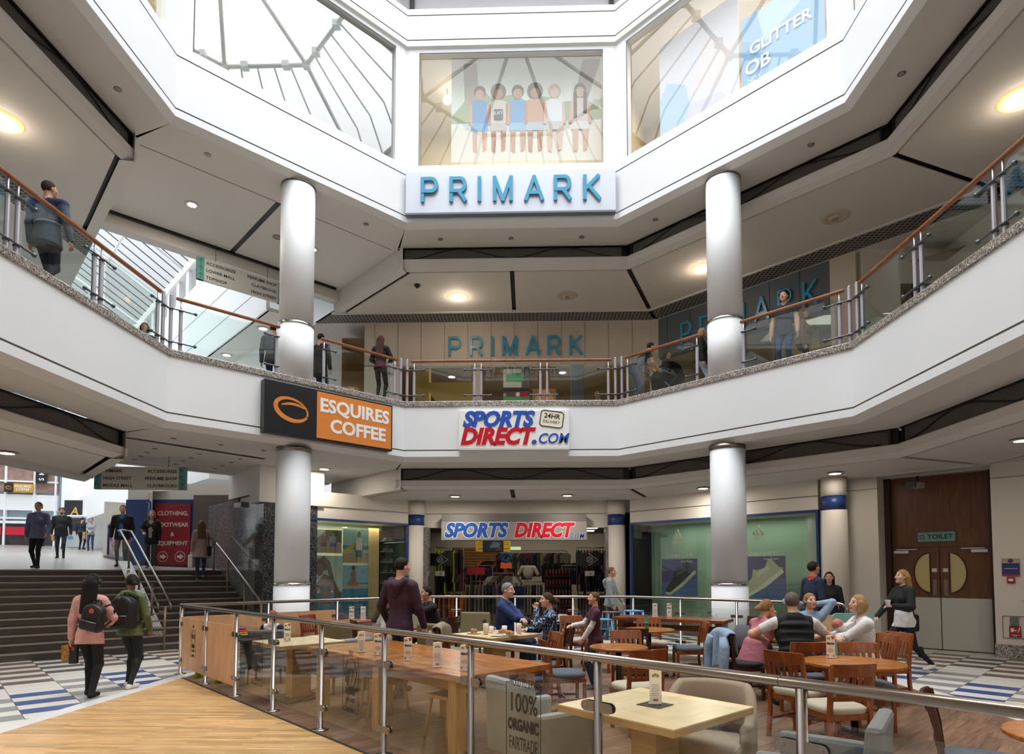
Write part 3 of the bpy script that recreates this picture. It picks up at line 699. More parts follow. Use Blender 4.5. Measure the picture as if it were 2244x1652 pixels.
struct(mb, 'wall_poster', [blue, mat('brown_granite', '6b615b', .3, noise=.25, nscale=30), cream])
# hall upper part: gallery, bright side wall, clerestory, glazed roof
bright = mat('hall_white', 'f2f4f5', .6)
m = MB(); g0, g1 = 5.0, 46
m.box(1.2, 2.2, g0, g1, 9.2, 9.3, 1)          # gallery soffit
m.box(1.15, 1.25, g0, g1, 9.2, 12.2, 0)       # white band
m.box(2.1, 2.2, g0, g1, 5.6, 9.3, 0)
m.box(1.1, 1.3, g0, g1, 13.1, 13.45, 0)       # eave beam
for k in range(32): y = g0+k*1.25; m.box(1.15, 1.25, y, y+.35, 12.2, 13.2, 0)
for z in (9.95, 10.9): m.box(1.14, 1.15, g0, g1, z, z+.02, 2)
m.box(-6.6, -6.4, g0, 19, 4.4, 13.3, 0)
m.box(2.1, 2.2, g0, g1, 5.4, 5.8, 0); m.box(.4, 2.2, 7.2, g1, 4.5, 5.8, 0)
m.build('hall_upper_wall', [bright, soffit, mat('pale_joint', 'b9bcbd', .8)], H)
m = MB(); rs, rz_, es, ez = -2.6, 15.6, 1.2, 13.35
m.tube([(rs, g0, rz_), (rs, g1, rz_)], .09, 8, 0); m.tube([((rs+es)/2, g0, (rz_+ez)/2-.1), ((rs+es)/2, g1, (rz_+ez)/2-.1)], .05, 6, 0)
for k in range(66):
    y = g0+k*.62
    m.tube([(es, y, ez), (rs, y, rz_)], .022, 4, 1); m.tube([(rs, y, rz_), (2*rs-es, y, ez)], .022, 4, 1)
for k in range(11):
    y = g0+1+k*3.6
    m.tube([(es, y, ez), (rs, y, rz_-.1)], .06, 6, 0); m.tube([(rs, y, rz_-.1), (2*rs-es, y, ez)], .06, 6, 0)
m.build('hall_roof_bars', [mat('roof_white', 'dfe2e2', .5), mat('roof_black', '34383a', .6)], H)
red0 = mat('sign_red', 'c8102e', .35)
# far end of the hall: white glazed building
F = plane_frame('wall_hall_end', *UV(0, 34), R45-.45)
m = MB()
m.box(-18, 3, .2, .4, 2.0, 16, 0)
for x in (-8.5, -7.0, -5.6, -4.1, -2.66, -1.2, -.1): m.box(x-.05, x+.05, -.08, .2, 3, 14, 1)
for z in (4.92, 5.45, 6.3, 7.15, 8.2, 9.5): m.box(-18, 0, -.06, .2, z-.05, z+.05, 1)
m.box(-18, 0, -.05, .2, 5.5, 6.25, 1); m.box(-18, 0, -.08, .2, 4.6, 4.75, 1); m.box(-18, 0, .05, .2, 6.5, 8.6, 2); m.box(-18, 0, .05, .2, 3.2, 4.55, 3)
for x in (-6, -4, -2.6): m.box(x, x+1.2, .0, .2, 3.9, 4.4, 4)
m.build('end_facade', [mat('facade_glass', 'a9bcc8', .15, noise=.3, nscale=.5), bright, mat('far_brick', 'a98a80', .7, noise=.3, nscale=3), mat('far_shop', '39343a', .5, noise=.6, nscale=1.5), red0], F)

# unseen outer ring added to block light leaks, then the hall's milky roof panes
mb = sweep([(13, -.1), (13, 14)], sides=range(0, 7)); struct(mb, 'wall_light_block', [cream])
mb = sweep([(1.2, 4.3), (1.2, 3.8)], sides=(0, 1, 2, 3, 4, 5, 6)); sweep([(1.2, 10.1), (1.2, 9.6)], sides=(0, 1, 2, 3, 4, 5, 6), mb=mb); struct(mb, 'ceiling_light_block', [black])  # black ring added behind the mesh strips to stop stray daylight
milky = glass('roof_pane', (.72, .74, .75), .03, .2)
m = MB(); m.quad((es, g0, ez+.03), (es, g1, ez+.03), (rs, g1, rz_+.03), (rs, g0, rz_+.03)); m.quad((rs, g0, rz_+.03), (rs, g1, rz_+.03), (2*rs-es, g1, ez+.03), (2*rs-es, g0, ez+.03))
m.build('roof_panes', milky, H)
m = MB(); m.quad((-16, 3.5, 13.3), (2*rs-es, 3.5, 13.3), (2*rs-es, 48, 13.3), (-16, 48, 13.3)); m.quad((1.1, 4.6, 13.4), (16, 4.6, 13.4), (16, 48, 13.4), (1.1, 48, 13.4)); m.quad((-16, 4.6, 10.1), (16, 4.6, 10.1), (16, 4.6, 14), (-16, 4.6, 14))
m.quad((-16, 48, 0), (8, 48, 0), (8, 48, 16), (-16, 48, 16)); m.quad((-6.6, g0, 13.3), (-6.6, 22, 13.3), (-6.6, 22, 0), (-6.6, g0, 0)); m.quad((rs, g0, rz_), (es, g0, ez), (2*rs-es, g0, ez), (rs, g0, rz_))
m.build('hall_roof_flat', bright, H)
for s_, p_ in ((0, 55), (1, 70), (7, 70), (2, 40), (6, 40)):
    c_ = onside(s_, .5, 1.6, 14.6); area('upper_room_fill', c_, (0, 0, SIDE_RZ[s_]), 3.5, 1.2, p_*(2.2 if s_ != 7 else .4), (1, .95, .84))  # area fills added to brighten the rooms behind the upper windows
# ------------------------------------------------------------ signs
ltblue = mat('sign_blue', '3a97bd', .3); navy = mat('sign_navy', '1c4fa0', .35); red = mat('sign_red', 'c8102e', .35)
royal = mat('sign_royal', '2c56b8', .35); signwhite = mat('sign_white', 'f2f2f0', .4); cremew = mat('letter_edge', 'f6efd6', .4)
orange = mat('sign_orange', 'e0873a', .4); signblk = mat('sign_black', '1d1d1f', .35); silver = mat('sign_silver', 'c7ccd6', .35, .25)
ink = mat('ink', '26282a', .5)
def primark(parent, zc, h, w, d0, m, th):
    """thin-stroke capital letters as bars"""
    L_ = {'P': [[(0, 0), (0, 1)], 'bowl'], 'R': [[(0, 0), (0, 1)], 'bowl', [(.42, .42), (.8, 0)]], 'I': [[(0, 0), (0, 1)]],
          'M': [[(0, 0), (0, 1), (.46, 0), (.92, 1), (.92, 0)]], 'A': [[(0, 0), (.46, 1), (.92, 0)], [(.17, .3), (.75, .3)]], 'K': [[(0, 0), (0, 1)], [(.75, 1), (.06, .45)], [(.2, .57), (.8, 0)]]}
    xs = [0, 1.62, 3.22, 4.08, 5.84, 7.5, 9.15]; tot = 9.95; k = w/tot
    for ch, x in zip('PRIMARK', xs):
        mb = MB(); nst = 0
        for st in L_[ch]:
            if st == 'bowl':
                st = [(0, .98), (.5, .98)]+[(.5+.28*math.cos(a), .70+.28*math.sin(a)) for a in [PI/2-PI*i/8 for i in range(1, 8)]]+[(.5, .42), (0, .42)]
            for a, b in zip(st, st[1:]):
                ax, az_, bx, bz = (x+a[0])*k-w/2, zc-h/2+a[1]*h, (x+b[0])*k-w/2, zc-h/2+b[1]*h
                dx, dz = bx-ax, bz-az_; l = math.hypot(dx, dz) or 1; nx, nz = -dz/l*th/2, dx/l*th/2
                ex, ez_ = dx/l*th*.35, dz/l*th*.35; nst += 1
                mb.plate([(ax+nx-ex, az_+nz-ez_), (ax-nx-ex, az_-nz-ez_), (bx-nx+ex, bz-nz+ez_), (bx+nx+ex, bz+nz+ez_)], d0-.065-.0012*nst, d0-.02)
        mb.build('letter', m, parent)
t = thing('shop_sign', 'wide pale silver sign with light blue PRIMARK letters below the kids poster window', 'sign', (*onside(0, .5, -.0, 0)[:2], 10.9))
MB().box(-2.56, 2.54, -.16, -.02, -.52, .52).build('panel', silver, t, bevel=.01); MB().box(-2.56, 2.54, -.165, -.02, -.56, -.52).build('bottom_edge', mat('sign_edge', '6d737d', .5), t)
primark(t, .03, .56, 4.28, -.16, ltblue, .085)
t = thing('shop_lettering', 'light blue PRIMARK letters on the beige upper floor wall', 'sign', (-.40, 19.14, 8.78)); primark(t, 0, .56, 4.15, 0, ltblue, .075)
t = thing('shop_lettering', 'light blue PRIMARK letters on the grey slanting panels behind the right column', 'sign', (6.05, 17.12, 8.86), -R45); primark(t, 0, .62, 3.9, .0, ltblue, .07)
# reversed in the balcony glass: dark lettering on the near fascia
t = thing('shop_lettering', 'dark mothercare letters seen mirrored in the middle balcony glass', 'sign', (*onside(4, .5, -.02, 0)[:2], 10.75), PI)
text('mothercare', .75, ink, t, (0, -.01, 0), ext=.02)
# coffee sign on the slanting fascia
c = onside(7, .5, 0, 0); c = c+Vector((q2, q2, 0))*.62
t = thing('coffee_sign', 'black and orange ESQUIRES COFFEE box sign on the left slanting white fascia', 'sign', (c.x, c.y, 5.02), R45)
MB().box(-1.5, 1.5, -.2, 0, -.54, .54).build('box', signblk, t, bevel=.012)
MB().box(-.38, 1.46, -.206, -.2, -.50, .50).build('orange_panel', orange, t)
text('ESQUIRES', .40, signwhite, t, (.54, -.208, .21), bold=.013, ext=.003); text('COFFEE', .40, signwhite, t, (.62, -.208, -.21), bold=.013, ext=.003)
def coffee_ring(p, x, z, k, y):
    mb = MB()
    def band(pts, w):
        for i in range(len(pts)-1):
            (ax, az_), (bx, bz) = pts[i], pts[i+1]; l = math.hypot(bx-ax, bz-az_) or 1; w0, w1 = w[i], w[i+1]
            nx, nz = -(bz-az_)/l, (bx-ax)/l
            mb.add([(x+k*(ax+nx*w0), y, z+k*(az_+nz*w0)), (x+k*(ax-nx*w0), y, z+k*(az_-nz*w0)), (x+k*(bx-nx*w1), y, z+k*(bz-nz*w1)), (x+k*(bx+nx*w1), y, z+k*(bz+nz*w1))], [(0, 1, 2, 3)])
    P = []; Wd = []
    for i in range(41):
        a = -.25+2*PI*i/40*.985; P.append((.95*math.cos(a), .62*math.sin(a)-.12*math.cos(a))); Wd.append(.05+.09*(.5-.5*math.cos(a-.6)))
    band(P, Wd)
    P = [(-.62+1.4*i/14, .20+.20*math.sin(PI*i/14*.85)-.12*i/14) for i in range(15)]; band(P, [.03+.05*math.sin(PI*i/14) for i in range(15)])
    return mb.build('ring_logo', orange, p)
coffee_ring(t, -.93, 0, .36, -.207)
# sports sign on the middle fascia
SP = thing('shop_sign', 'white lightbox with SPORTS DIRECT.COM in blue and red and a 24HR DELIVERY badge', 'sign', (*onside(0, .5, 0, 0)[:2], 5.06))
SP.location.x = -.36
MB().box(-1.30, 1.34, -.14, 0, -.46, .46).build('box', signwhite, SP, bevel=.01); MB().box(-1.3, 1.34, -.142, 0, -.49, -.46).build('bottom_edge', mat('lip_paint', 'd9d7d3'), SP)
def outlined(body, size, m, p, loc, shear=.25, bold=.02, sx=1, space=1, align='LEFT', edge=None, eo=.014, dz=.003):
    text(body, size, edge or cremew, p, (loc[0], loc[1]+dz, loc[2]), 'letter_edge', align, .002, shear, bold+eo, sx, space)
    return text(body, size, m, p, loc, 'lettering', align, .002, shear, bold, sx, space)
outlined('SPORTS', .50, royal, SP, (-1.2, -.149, .225), sx=.94, space=1.02, bold=.027)
outlined('DIRECT', .53, red, SP, (-1.26, -.149, -.19), sx=.93, space=1.01, bold=.028); outlined('.', .5, royal, SP, (.44, -.149, -.19), bold=.03)
outlined('COM', .34, royal, SP, (.58, -.149, -.24), sx=.92, bold=.008, space=1.0)
b = MB(); Rr = [(.63+a*.27+.0, .22+c_*.19) for a, c_ in ((-1, -.8), (-.8, -1), (.8, -1), (1, -.8), (1, .8), (.8, 1), (-.8, 1), (-1, .8))]
ang = math.radians(-8); Rr = [(.92+(x-.63)*math.cos(ang)-(z-.22)*math.sin(ang), .24+(x-.63)*math.sin(ang)+(z-.22)*math.cos(ang)) for x, z in Rr]
MB().plate(Rr, -.146, -.14).build('badge', cremew, SP); MB().tube([(x, -.147, z) for x, z in Rr], .012, 6, closed=True).build('badge_rim', signblk, SP)
RM = Matrix.Rotation(-ang, 4, 'Y')
text('24HR', .165, signblk, SP, (.93, -.149, .30), rot=RM, bold=.003, ext=.001); text('DELIVERY', .095, signblk, SP, (.91, -.149, .165), rot=RM, ext=.001)
# shop sign over the sports entrance
SD = thing('shop_sign', 'grey SPORTS DIRECT.COM sign with white-edged letters above the shop entrance', 'sign', (-.42, 18.0, 2.86))
MB().box(-2.12, 2.12, -.1, .25, -.27, .27).build('panel', mat('sign_grey', '8f8c88', .4), SP if False else SD, bevel=.008)
MB().box(-2.11, 2.11, -.05, .4, .27, .48).build('canopy', mat('canopy_grey', '6e6b68', .5), SD)
outlined('SPORTS', .56, navy, SD, (-2.02, -.104, 0), sx=.9, space=1.03, bold=.03, edge=signwhite); outlined('DIRECT', .56, red, SD, (-.0, -.104, 0), sx=.86, space=1.02, bold=.03, edge=signwhite); outlined('.COM', .22, navy, SD, (1.56, -.104, -.15), sx=.85, bold=.003, edge=signwhite, eo=.006)
# hanging direction signs
teal = mat('sign_teal', '4d8c84', .5); greyp = mat('sign_panel', 'b9b8b4', .5)
def arrow(p, x, z, k, ang, y, m):
    mb = MB(); R = Matrix.Rotation(-ang, 3, 'Y')
    for pts in ([(-.06, -1), (.06, -1), (.06, .9), (-.06, .9)], [(0, 1), (-.65, .25), (-.55, .13), (0, .78)], [(0, 1), (0, .78), (.55, .13), (.65, .25)]):
        vs = [R @ Vector((a*k, 0, b_*k)) for a, b_ in pts]; mb.add([(v.x+x, y, v.z+z) for v in vs], [list(range(len(vs)))])
    mb.build('arrow', m, p)
def dir_sign(label, loc, rz, w, h, left, right, la, ra, hang):
    t = thing('direction_sign', label, 'sign', loc, rz)
    MB().box(-w/2, w/2, -.04, .04, -h/2, h/2).build('panel', greyp, t, bevel=.006)
    bw = w*.075
    for x, arr in ((-w/2+bw/2, la), (w/2-bw/2, ra)):
        MB().box(x-bw/2, x+bw/2, -.045, .045, -h/2, h/2).build('arrow_band', teal, t)
        for k, a in enumerate(arr): arrow(t, x, h*.32-k*h*.32, h*.13, a, -.047, ink)
    for k, s_ in enumerate(left): text(s_, h*.19, ink, t, (-w/2+bw*1.25, -.042, h*.30-k*h*.32), align='LEFT', bold=.002, ext=.001, sx=1.05)
    for k, s_ in enumerate(right): text(s_, h*.19, ink, t, (w/2-bw*1.25, -.042, h*.30-k*h*.32), align='RIGHT', bold=.002, ext=.001, sx=1.05)
    for x in (-w*.3, w*.3): MB().tube([(x, 0, h/2), (x, 0, h/2+hang)], .006, 6).build('hanger', dark, t)
    return t
dir_sign('grey hanging sign listing ACCESSORIZE, LOWER MALL and TOPSHOP on the upper floor', (*UV(.15, 4.1), 9.38), R45, 2.25, .58, ['ACCESSORIZE', 'LOWER MALL', 'TOPSHOP'], ['PERFUME SHOP', 'CLAYBROOK', 'HIGH STREET'], [0, 0, 0], [0, 0, 0], .5)
dir_sign('grey hanging sign listing PRIMARK, HIGH STREET and MIDDLE MALL above the stairs', (*UV(-2.2, 3.5), 3.80), .1, 2.0, .52, ['PRIMARK', 'HIGH STREET', 'MIDDLE MALL'], ['ACCESSORIZE', 'PERFUME SHOP', 'CLAYBROOKS'], [0, 0, PI/4], [PI/4, PI/4, 0], .25)
# red poster beside the hall
t = thing('wall_poster', 'tall red poster reading CLOTHING, FOOTWEAR & EQUIPMENT on the blue frame', 'poster', (-10.55, 18.0, 2.78))
MB().box(-.53, .53, -.02, 0, -.92, .92).build('sheet', mat('poster_red', '8e1f28', .35), t)
for s_, z in (('CLOTHING,', .62), ('FOOTWEAR', .28), ('&', .0), ('EQUIPMENT', -.27)): text(s_, .17, mat('poster_text', 'd9c8c2', .5), t, (0, -.024, z), bold=.004, ext=.001, sx=1.02)
for x in (-.27, .25):
    MB().tube([(x+.15*math.cos(a*PI/12), -.022, -.66+.15*math.sin(a*PI/12)) for a in range(24)], .008, 5, closed=True).build('arrow_ring', MATS['poster_text'], t)
    MB().plate([(x-.09, -.70), (x, -.70), (x, -.75), (x+.11, -.66), (x, -.57), (x, -.62), (x-.09, -.62)], -.026, -.02).build('arrow', MATS['poster_text'], t)
# far hall signs
def far_sign(name, label, x, z, y=-.15): return thing(name, label, 'sign', L2W(F, x, y, z), F.rotation_euler.z)
t = far_sign('coffee_sign', 'small distant black and yellow ESQUIRES COFFEE sign at the far end of the hall', -1.93, 6.73)
MB().box(-.72, .72, -.08, 0, -.27, .27).build('panel', mat('sign_yellow', 'd09a2a', .4), t); MB().box(-.72, -.26, -.09, 0, -.27, .27).build('black_panel', signblk, t)
text('ESQUIRES', .2, signwhite, t, (.22, -.09, .09), bold=.005); text('COFFEE', .2, signwhite, t, (.22, -.09, -.1), bold=.005)
o = coffee_ring(t, -.49, 0, .15, -.1)
t = far_sign('banner_sign', 'black vertical hanging sign with white letters M S in the distant hall', -.8, 7.5)
MB().box(-.28, .28, -.08, 0, -.45, 1.2).build('panel', signblk, t)
for ch, z in (('M', .18), ('S', -.2)): text(ch, .36, signwhite, t, (0, -.09, z), rot=Matrix.Rotation(PI/2, 4, 'Y'), bold=.006)
t = thing('shop_sign', 'black sign with gold gothic letters beyond the stairs', 'sign', (-24.5, 33.0, 5.1), .1)
MB().box(-.85, .8, 0, .2, -.5, .5).build('panel', signblk, t)
gold = mat('gold_letter', 'd8b35a', .3, .3); text('A', .6, gold, t, (-.3, -.02, -.12), bold=.012, shear=.15); text('gc', .5, gold, t, (.3, -.02, -.15), bold=.012, shear=.1)
t = thing('kiosk', 'pale grey machine with a dark screen under the gothic lettered sign', 'kiosk', (-24.0, 32.0, 2.95), .1)
MB().box(-.5, .6, 0, .5, 0, 1.75).build('body', mat('kiosk_grey', 'c4c8cc', .4), t, bevel=.06); MB().box(-.3, .5, -.02, 0, .9, 1.6).build('screen', mat('kiosk_screen', '38343c', .3), t)
MB().lathe([(.3, 2.5), (.3, 14)], seg=28).build('column_hall', bright, None, (-27.0, 36.0, 0), kind='structure')
MB().box(-1.0, 1.6, 0, .2, 2.5, 14).build('wall_hall_white', bright, None, (-25.6, 34.4, 0), .1, kind='structure')
# toilet sign, notices
t = thing('toilet_sign', 'pale green TOILET sign with a small wheelchair symbol above the double doors', 'sign', L2W(T, -.05, .03, 2.42), -R45)
MB().box(-.34, .34, -.02, 0, -.1, .1).build('panel', mat('toilet_green', '5f8f86', .5), t)
text('TOILET', .135, ink, t, (.07, -.023, 0), bold=.004, ext=.001, sx=1.05)
m = MB(); m.box(-.31, -.21, -.022, -.02, -.05, .05); m.build('symbol_plate', mat('symbol_brown', '5a4a42', .5), t)
MB().tube([(-.262+.026*math.cos(a*PI/8), -.024, -.012+.026*math.sin(a*PI/8)) for a in range(14)], .004, 5).tube([(-.265, -.024, .04), (-.262, -.024, .0), (-.238, -.024, -.0), (-.228, -.024, -.03)], .004, 5).build('symbol', greyp, t)
t = thing('wall_notice', 'blue notice sheet with a red foot on the white pier right of the toilet', 'notice', L2W(T, 1.27, -.57, 1.75), -R45)
MB().box(-.14, .14, -.01, 0, -.17, .17).build('sheet', mat('notice_top', 'b39a84', .6), t); MB().box(-.135, .135, -.013, 0, -.14, .08).build('blue_field', mat('notice_blue', '27366e', .5), t)
MB().box(-.135, .135, -.014, 0, -.17, -.14).build('red_strip', red, t); MB().box(-.1, .1, -.015, 0, -.03, -.018).build('text_line', greyp, t); MB().lathe([(.04, -.016), (.04, -.012)], (0, 0, .125), 16, axis='y').build('badge', MATS['notice_blue'], t)
t = thing('fire_alarm', 'small red fire call point below the blue notice', 'alarm', L2W(T, 1.27, -.57, 1.5), -R45)
MB().box(-.06, .06, -.045, 0, -.06, .06).build('housing', mat('alarm_red', '9a1a24', .4), t, bevel=.006); MB().box(-.035, .035, -.05, -.045, -.015, .03).build('label_plate', signwhite, t)
t = thing('fire_sign', 'framed panel with a red fire sign low on the white pier', 'sign', L2W(T, 1.3, -.57, .6), -R45)
for a in ((-.19, .19, .21, .22), (-.19, .19, -.22, -.21), (-.19, -.18, -.21, .21), (.18, .19, -.21, .21)): pass
m = MB(); m.box(-.19, .19, -.008, 0, .205, .215).box(-.19, .19, -.008, 0, -.215, -.205).box(-.19, -.18, -.008, 0, -.21, .21).box(.18, .19, -.008, 0, -.21, .21); m.build('frame', mat('thin_frame', '6d6a66', .5), t)
MB().box(-.09, .09, -.012, 0, -.19, .02).build('red_panel', mat('alarm_red', '9a1a24'), t); MB().box(-.07, .06, -.03, 0, .03, .19).build('valve_box', mat('box_grey', '6a6a68', .5), t)
m = MB(); m.box(-.065, -.02, -.014, 0, -.09, -.02).box(-.01, .02, -.014, 0, -.07, -.05)
for k in range(3): m.plate([(.03+k*.012, -.1+k*.02), (.045+k*.012, -.1+k*.02), (.075, -.03+k*.015), (.06, -.03+k*.015)], -.014, 0)
m.box(-.06, .06, -.014, 0, -.15, -.143).box(-.03, .03, -.014, 0, -.17, -.163); m.build('symbol', signwhite, t)
# ------------------------------------------------------------ lamps in the ceilings
def up_lamp(x, y, z, lit, label, r=.30):
    t = thing('ceiling_light', label, 'ceiling light', (x, y, z), 0, 'round lamps in the upper ceiling')
    MB().lathe([(r, .0), (r, -.015), (r*.9, -.035), (r*.55, -.05), (r*.5, -.04), (.0, -.03)], seg=36).build('dish', mat('lamp_dish', 'b8aa9a', .6) if not lit else mat('lamp_lit_dish', 'ffd9a0', .5, emit=1.3, ecol='ffbf78'), t)
    MB().lathe([(r*.46, -.03), (r*.46, -.045), (.0, -.047)], seg=28).build('glow' if lit else 'lens', lampm if lit else mat('lamp_off', 'c9bfb3', .5), t)
    MB().lathe([(r*.22, -.06), (r*.22, -.075), (0, -.078)], seg=20).build('cap', mat('lamp_cap', '9b8c7c', .6), t)
    if lit:
        d = bpy.data.lights.new('bulb', 'POINT'); d.energy = 20; d.color = (1, .84, .66); d.shadow_soft_size = .12; o = bpy.data.objects.new('bulb', d); S.collection.objects.link(o); o.parent = t; o.location = (0, 0, -.22)
up_lamp(-2.02, 17.31, 9.57, True, 'lit amber round ceiling lamp above the beige shop wall')
up_lamp(1.12, 17.31, 9.57, False, 'unlit round ceiling lamp beside the middle ceiling joint')
up_lamp(4.54, 15.81, 9.57, True, 'lit amber round ceiling lamp half hidden by the right column')
up_lamp(6.84, 13.55, 9.57, False, 'unlit round ceiling lamp to the right of the right column')
up_lamp(-9.24, 10.19, 9.57, True, 'lit round ceiling lamp at the left edge above the balcony', .34)
up_lamp(8.24, 10.14, 9.57, True, 'lit round ceiling lamp at the right edge above the balcony', .34)
def downlight(x, y, z, r, lit, label, grp, watt=0):
    t = thing('downlight', label, 'downlight', (x, y, z), 0, grp)
    MB().lathe([(r*1.15, .0), (r*1.15, -.012), (r, -.014)], seg=24).build('rim', soffit if lit else steel, t)
    MB().lathe([(r, -.012), (r*.5, -.016), (0, -.017)], seg=24).build('lens', lampm if lit else mat('spot_off', '8d8b90', .3), t)
    if watt:
        o = area('bulb', (0, 0, -.03), (0, 0, 0), .26, .26, watt, (1, .90, .78)); o.data.shape = 'DISK'; o.parent = t
for x, y, w in ((-2.03, 16.99, 'left of the middle ceiling joint'), (1.07, 16.87, 'right of the middle ceiling joint'), (4.38, 15.51, 'beside the right white column'), (6.53, 13.23, 'right of the right white column'), (7.89, 9.98, 'at the right edge of the photo'), (-9.21, 10.57, 'at the left edge of the photo')):
    downlight(x, y, 3.76, .15, True, 'lit downlight in the lower ceiling '+w, 'lit downlights in the lower ceiling', 10 if x > 6.4 and y > 13 else 18 if x > 7 else 36)
downlight(*UV(1.67, 2.3), 4.32, .15, True, 'lit downlight in the lower ceiling just right of the left column', 'lit downlights in the lower ceiling', 34)
downlight(*UV(-1.53, 2.62), 10.13, .13, True, 'lit downlight in the upper flat ceiling left of the left column', 'lit downlights in the upper flat ceiling', 60)
downlight(*UV(1.41, 2.56), 10.13, .1, True, 'lit downlight in the upper flat ceiling peeking out behind the left column', 'lit downlights in the upper flat ceiling')
downlight(*UV(.47, 2.63), 10.13, .1, False, 'unlit fitting in the upper flat ceiling beside the left column', 'small spots under the upper fascia')
for s_, f_ in ((2, .8), (3, .3), (3, .75), (4, .25), (4, .75), (5, .25), (5, .75), (6, .35)):  # unseen lamps added behind the viewpoint to brighten the ground floor
    x_, y_ = tuple(onside(s_, f_, 2.1, 0)[:2]); downlight(x_, y_, 3.76, .15, True, 'added downlight behind the viewpoint, unseen, brightening the ground floor', 'added downlights behind the viewpoint', 50)
WH = ['above the left column', 'left of the silver shop sign', 'below the left end of the silver sign', 'below the middle of the silver sign', 'below the right end of the silver sign', 'right of the silver shop sign', 'right of the right column', 'at the far right of the soffit', 'at the far left of the soffit']
for (x, y), w in zip(((-6.51, 11.97), (-3.95, 14.54), (-2.23, 15.27), (-.43, 15.27), (1.36, 15.26), (3.07, 14.53), (5.62, 12.0), (6.36, 10.27), (-7.2, 10.25)), WH):
    downlight(x, y, 10.134, .055, False, 'tiny recessed spot in the upper soffit '+w, 'small spots under the upper fascia')
for off_, w in ((6.4, 'nearest'), (9.6, 'middle'), (13.2, 'farthest')):
    downlight(*UV(1.62, off_), 9.19, .16, True, 'lit downlight under the hall gallery, %s of the three' % w, 'downlights under the hall gallery')
# cameras
def cctv(loc, rz, label):
    t = thing('security_camera', label, 'camera', loc, rz)
    MB().box(-.09, .09, -.28, .1, -.06, .06).build('housing', mat('cam_grey', 'aaa59e', .4), t, bevel=.01); MB().box(-.095, .095, -.30, -.27, -.065, .065).build('front', black, t); MB().tube([(0, 0, .06), (0, 0, .2)], .025, 8).build('bracket', dark, t)
cctv((*UV(-.15, 3.1), 3.3), .9, 'boxy grey security camera on the wall left of the left column')
cctv((8.3, 13.3, 3.5), -1.0, 'small dark security camera above the toilet doors')
t = thing('dome_camera', 'black dome camera on the upper ceiling left of the amber lamp', 'camera', (-3.05, 16.55, 9.56)); MB().lathe([(.09, 0), (.09, -.03), (.06, -.04)], seg=16).build('base', dark, t); MB().ball((0, 0, -.04), .055).build('dome', black, t)
# ------------------------------------------------------------ balcony railings (upper floor)
LS = 2*(AP+.1)*math.tan(PI/8)
def post_mesh(full):
    m = MB(); n = 20
    def fl(r, z): return [(r*(1+.06*(k % 2))*math.cos(2*PI*k/n), r*(1+.06*(k % 2))*math.sin(2*PI*k/n), z) for k in range(n)]
    def seg(a, b):
        o = len(a); m.add(a+b, [(k, (k+1) % o, o+(k+1) % o, o+k) for k in range(o)]); 
    if full:
        seg(fl(.031, 0), fl(.031, 1.04)); m.lathe([(.031, 1.04), (.026, 1.06), (.012, 1.072), (0, 1.075)], seg=16)
    else:
        seg(fl(.031, 0), fl(.031, .76)); m.lathe([(.034, .755), (.034, .77), (.016, .80), (.014, .84), (.014, 1.0)], seg=14)
    return m
def bracket_mesh(x0, x1, posts, z, ball0=True, ball1=True):
    m = MB(); pts = []; n = max(8, int((x1-x0)/.02))
    for k in range(n+1):
        x = x0+(x1-x0)*k/n; d = min([abs(x-p) for p in posts]+[9]); pts.append((x, -.045-.012*math.exp(-(d/.05)**2), z))
    m.tube(pts, .014, 8)
    for p in posts: m.lathe([(.036, z-.018), (.04, z-.01), (.04, z+.01), (.036, z+.018)], (p, 0, 0), 16)
    if ball0: m.ball((x0, -.045, z), .032, 12)
    if ball1: m.ball((x1, -.045, z), .032, 12)
    return m
def railing(s, x0, x1, fulls, thins, brs, glasses, label):
    c = onside(s, .5, .1, 5.79)
    t = thing('balcony_railing', label, 'railing', c, SIDE_RZ[s], 'upper floor railings with wooden handrails')
    hr = MB(); hr.box(x0, x1, -.032, .032, .985, 1.045); hr.build('handrail', handwood, t, bevel=.018)
    for x in fulls: post_mesh(True).build('post', alu, t, (x, 0, 0))
    for x in thins: post_mesh(False).build('post', alu, t, (x, 0, 0))
    for a, b, ps, b0, b1 in brs:
        for z in (.155, .785): bracket_mesh(a, b, ps, z, b0, b1).build('bracket', gunmetal, t)
    for a, b in glasses:
        r = .05; P = [(a, .04), (b, .04), (b, .86), (b-r, .9), (a+r, .9), (a, .86)]; MB().plate(P, -.03, -.02).build('glass_panel', gl_rail, t)
h = LS/2; ca, cb = .085, .255
full_b = [(-h, -h+.5, [-h+ca, -h+cb], False, True), (h-.5, h, [h-cb, h-ca], True, False)]
mids = [(-1.12, -.48, [-.88, -.72], True, True), (.48, 1.12, [.72, .88], True, True)]
gls = [(-h+.32, -.95), (-.65, .65), (.95, h-.32)]
for s, w in ((0, 'on the middle balcony under the beige lettered wall'), (2, 'on the right-hand balcony'), (6, 'on the left-hand balcony')):
    railing(s, -h+.17, h-.17, [-h+ca, h-ca], [-h+cb, h-cb, -.88, -.72, .72, .88], full_b+mids, gls, 'wood-topped glass and metal railing '+w)
for s, w in ((7, 'left'), (1, 'right')):
    railing(s, -h+.17, -.46, [-h+ca], [-h+cb, -.53], [full_b[0], (-.78, -.49, [-.53], True, False)], [(-h+.32, -.60)], 'wood-topped glass railing on the left of the %s upper column' % w)
    railing(s, .46, h-.17, [h-ca], [h-cb, .53], [full_b[1], (.49, .78, [.53], False, True)], [(.60, h-.32)], 'wood-topped glass railing on the right of the %s upper column' % w)
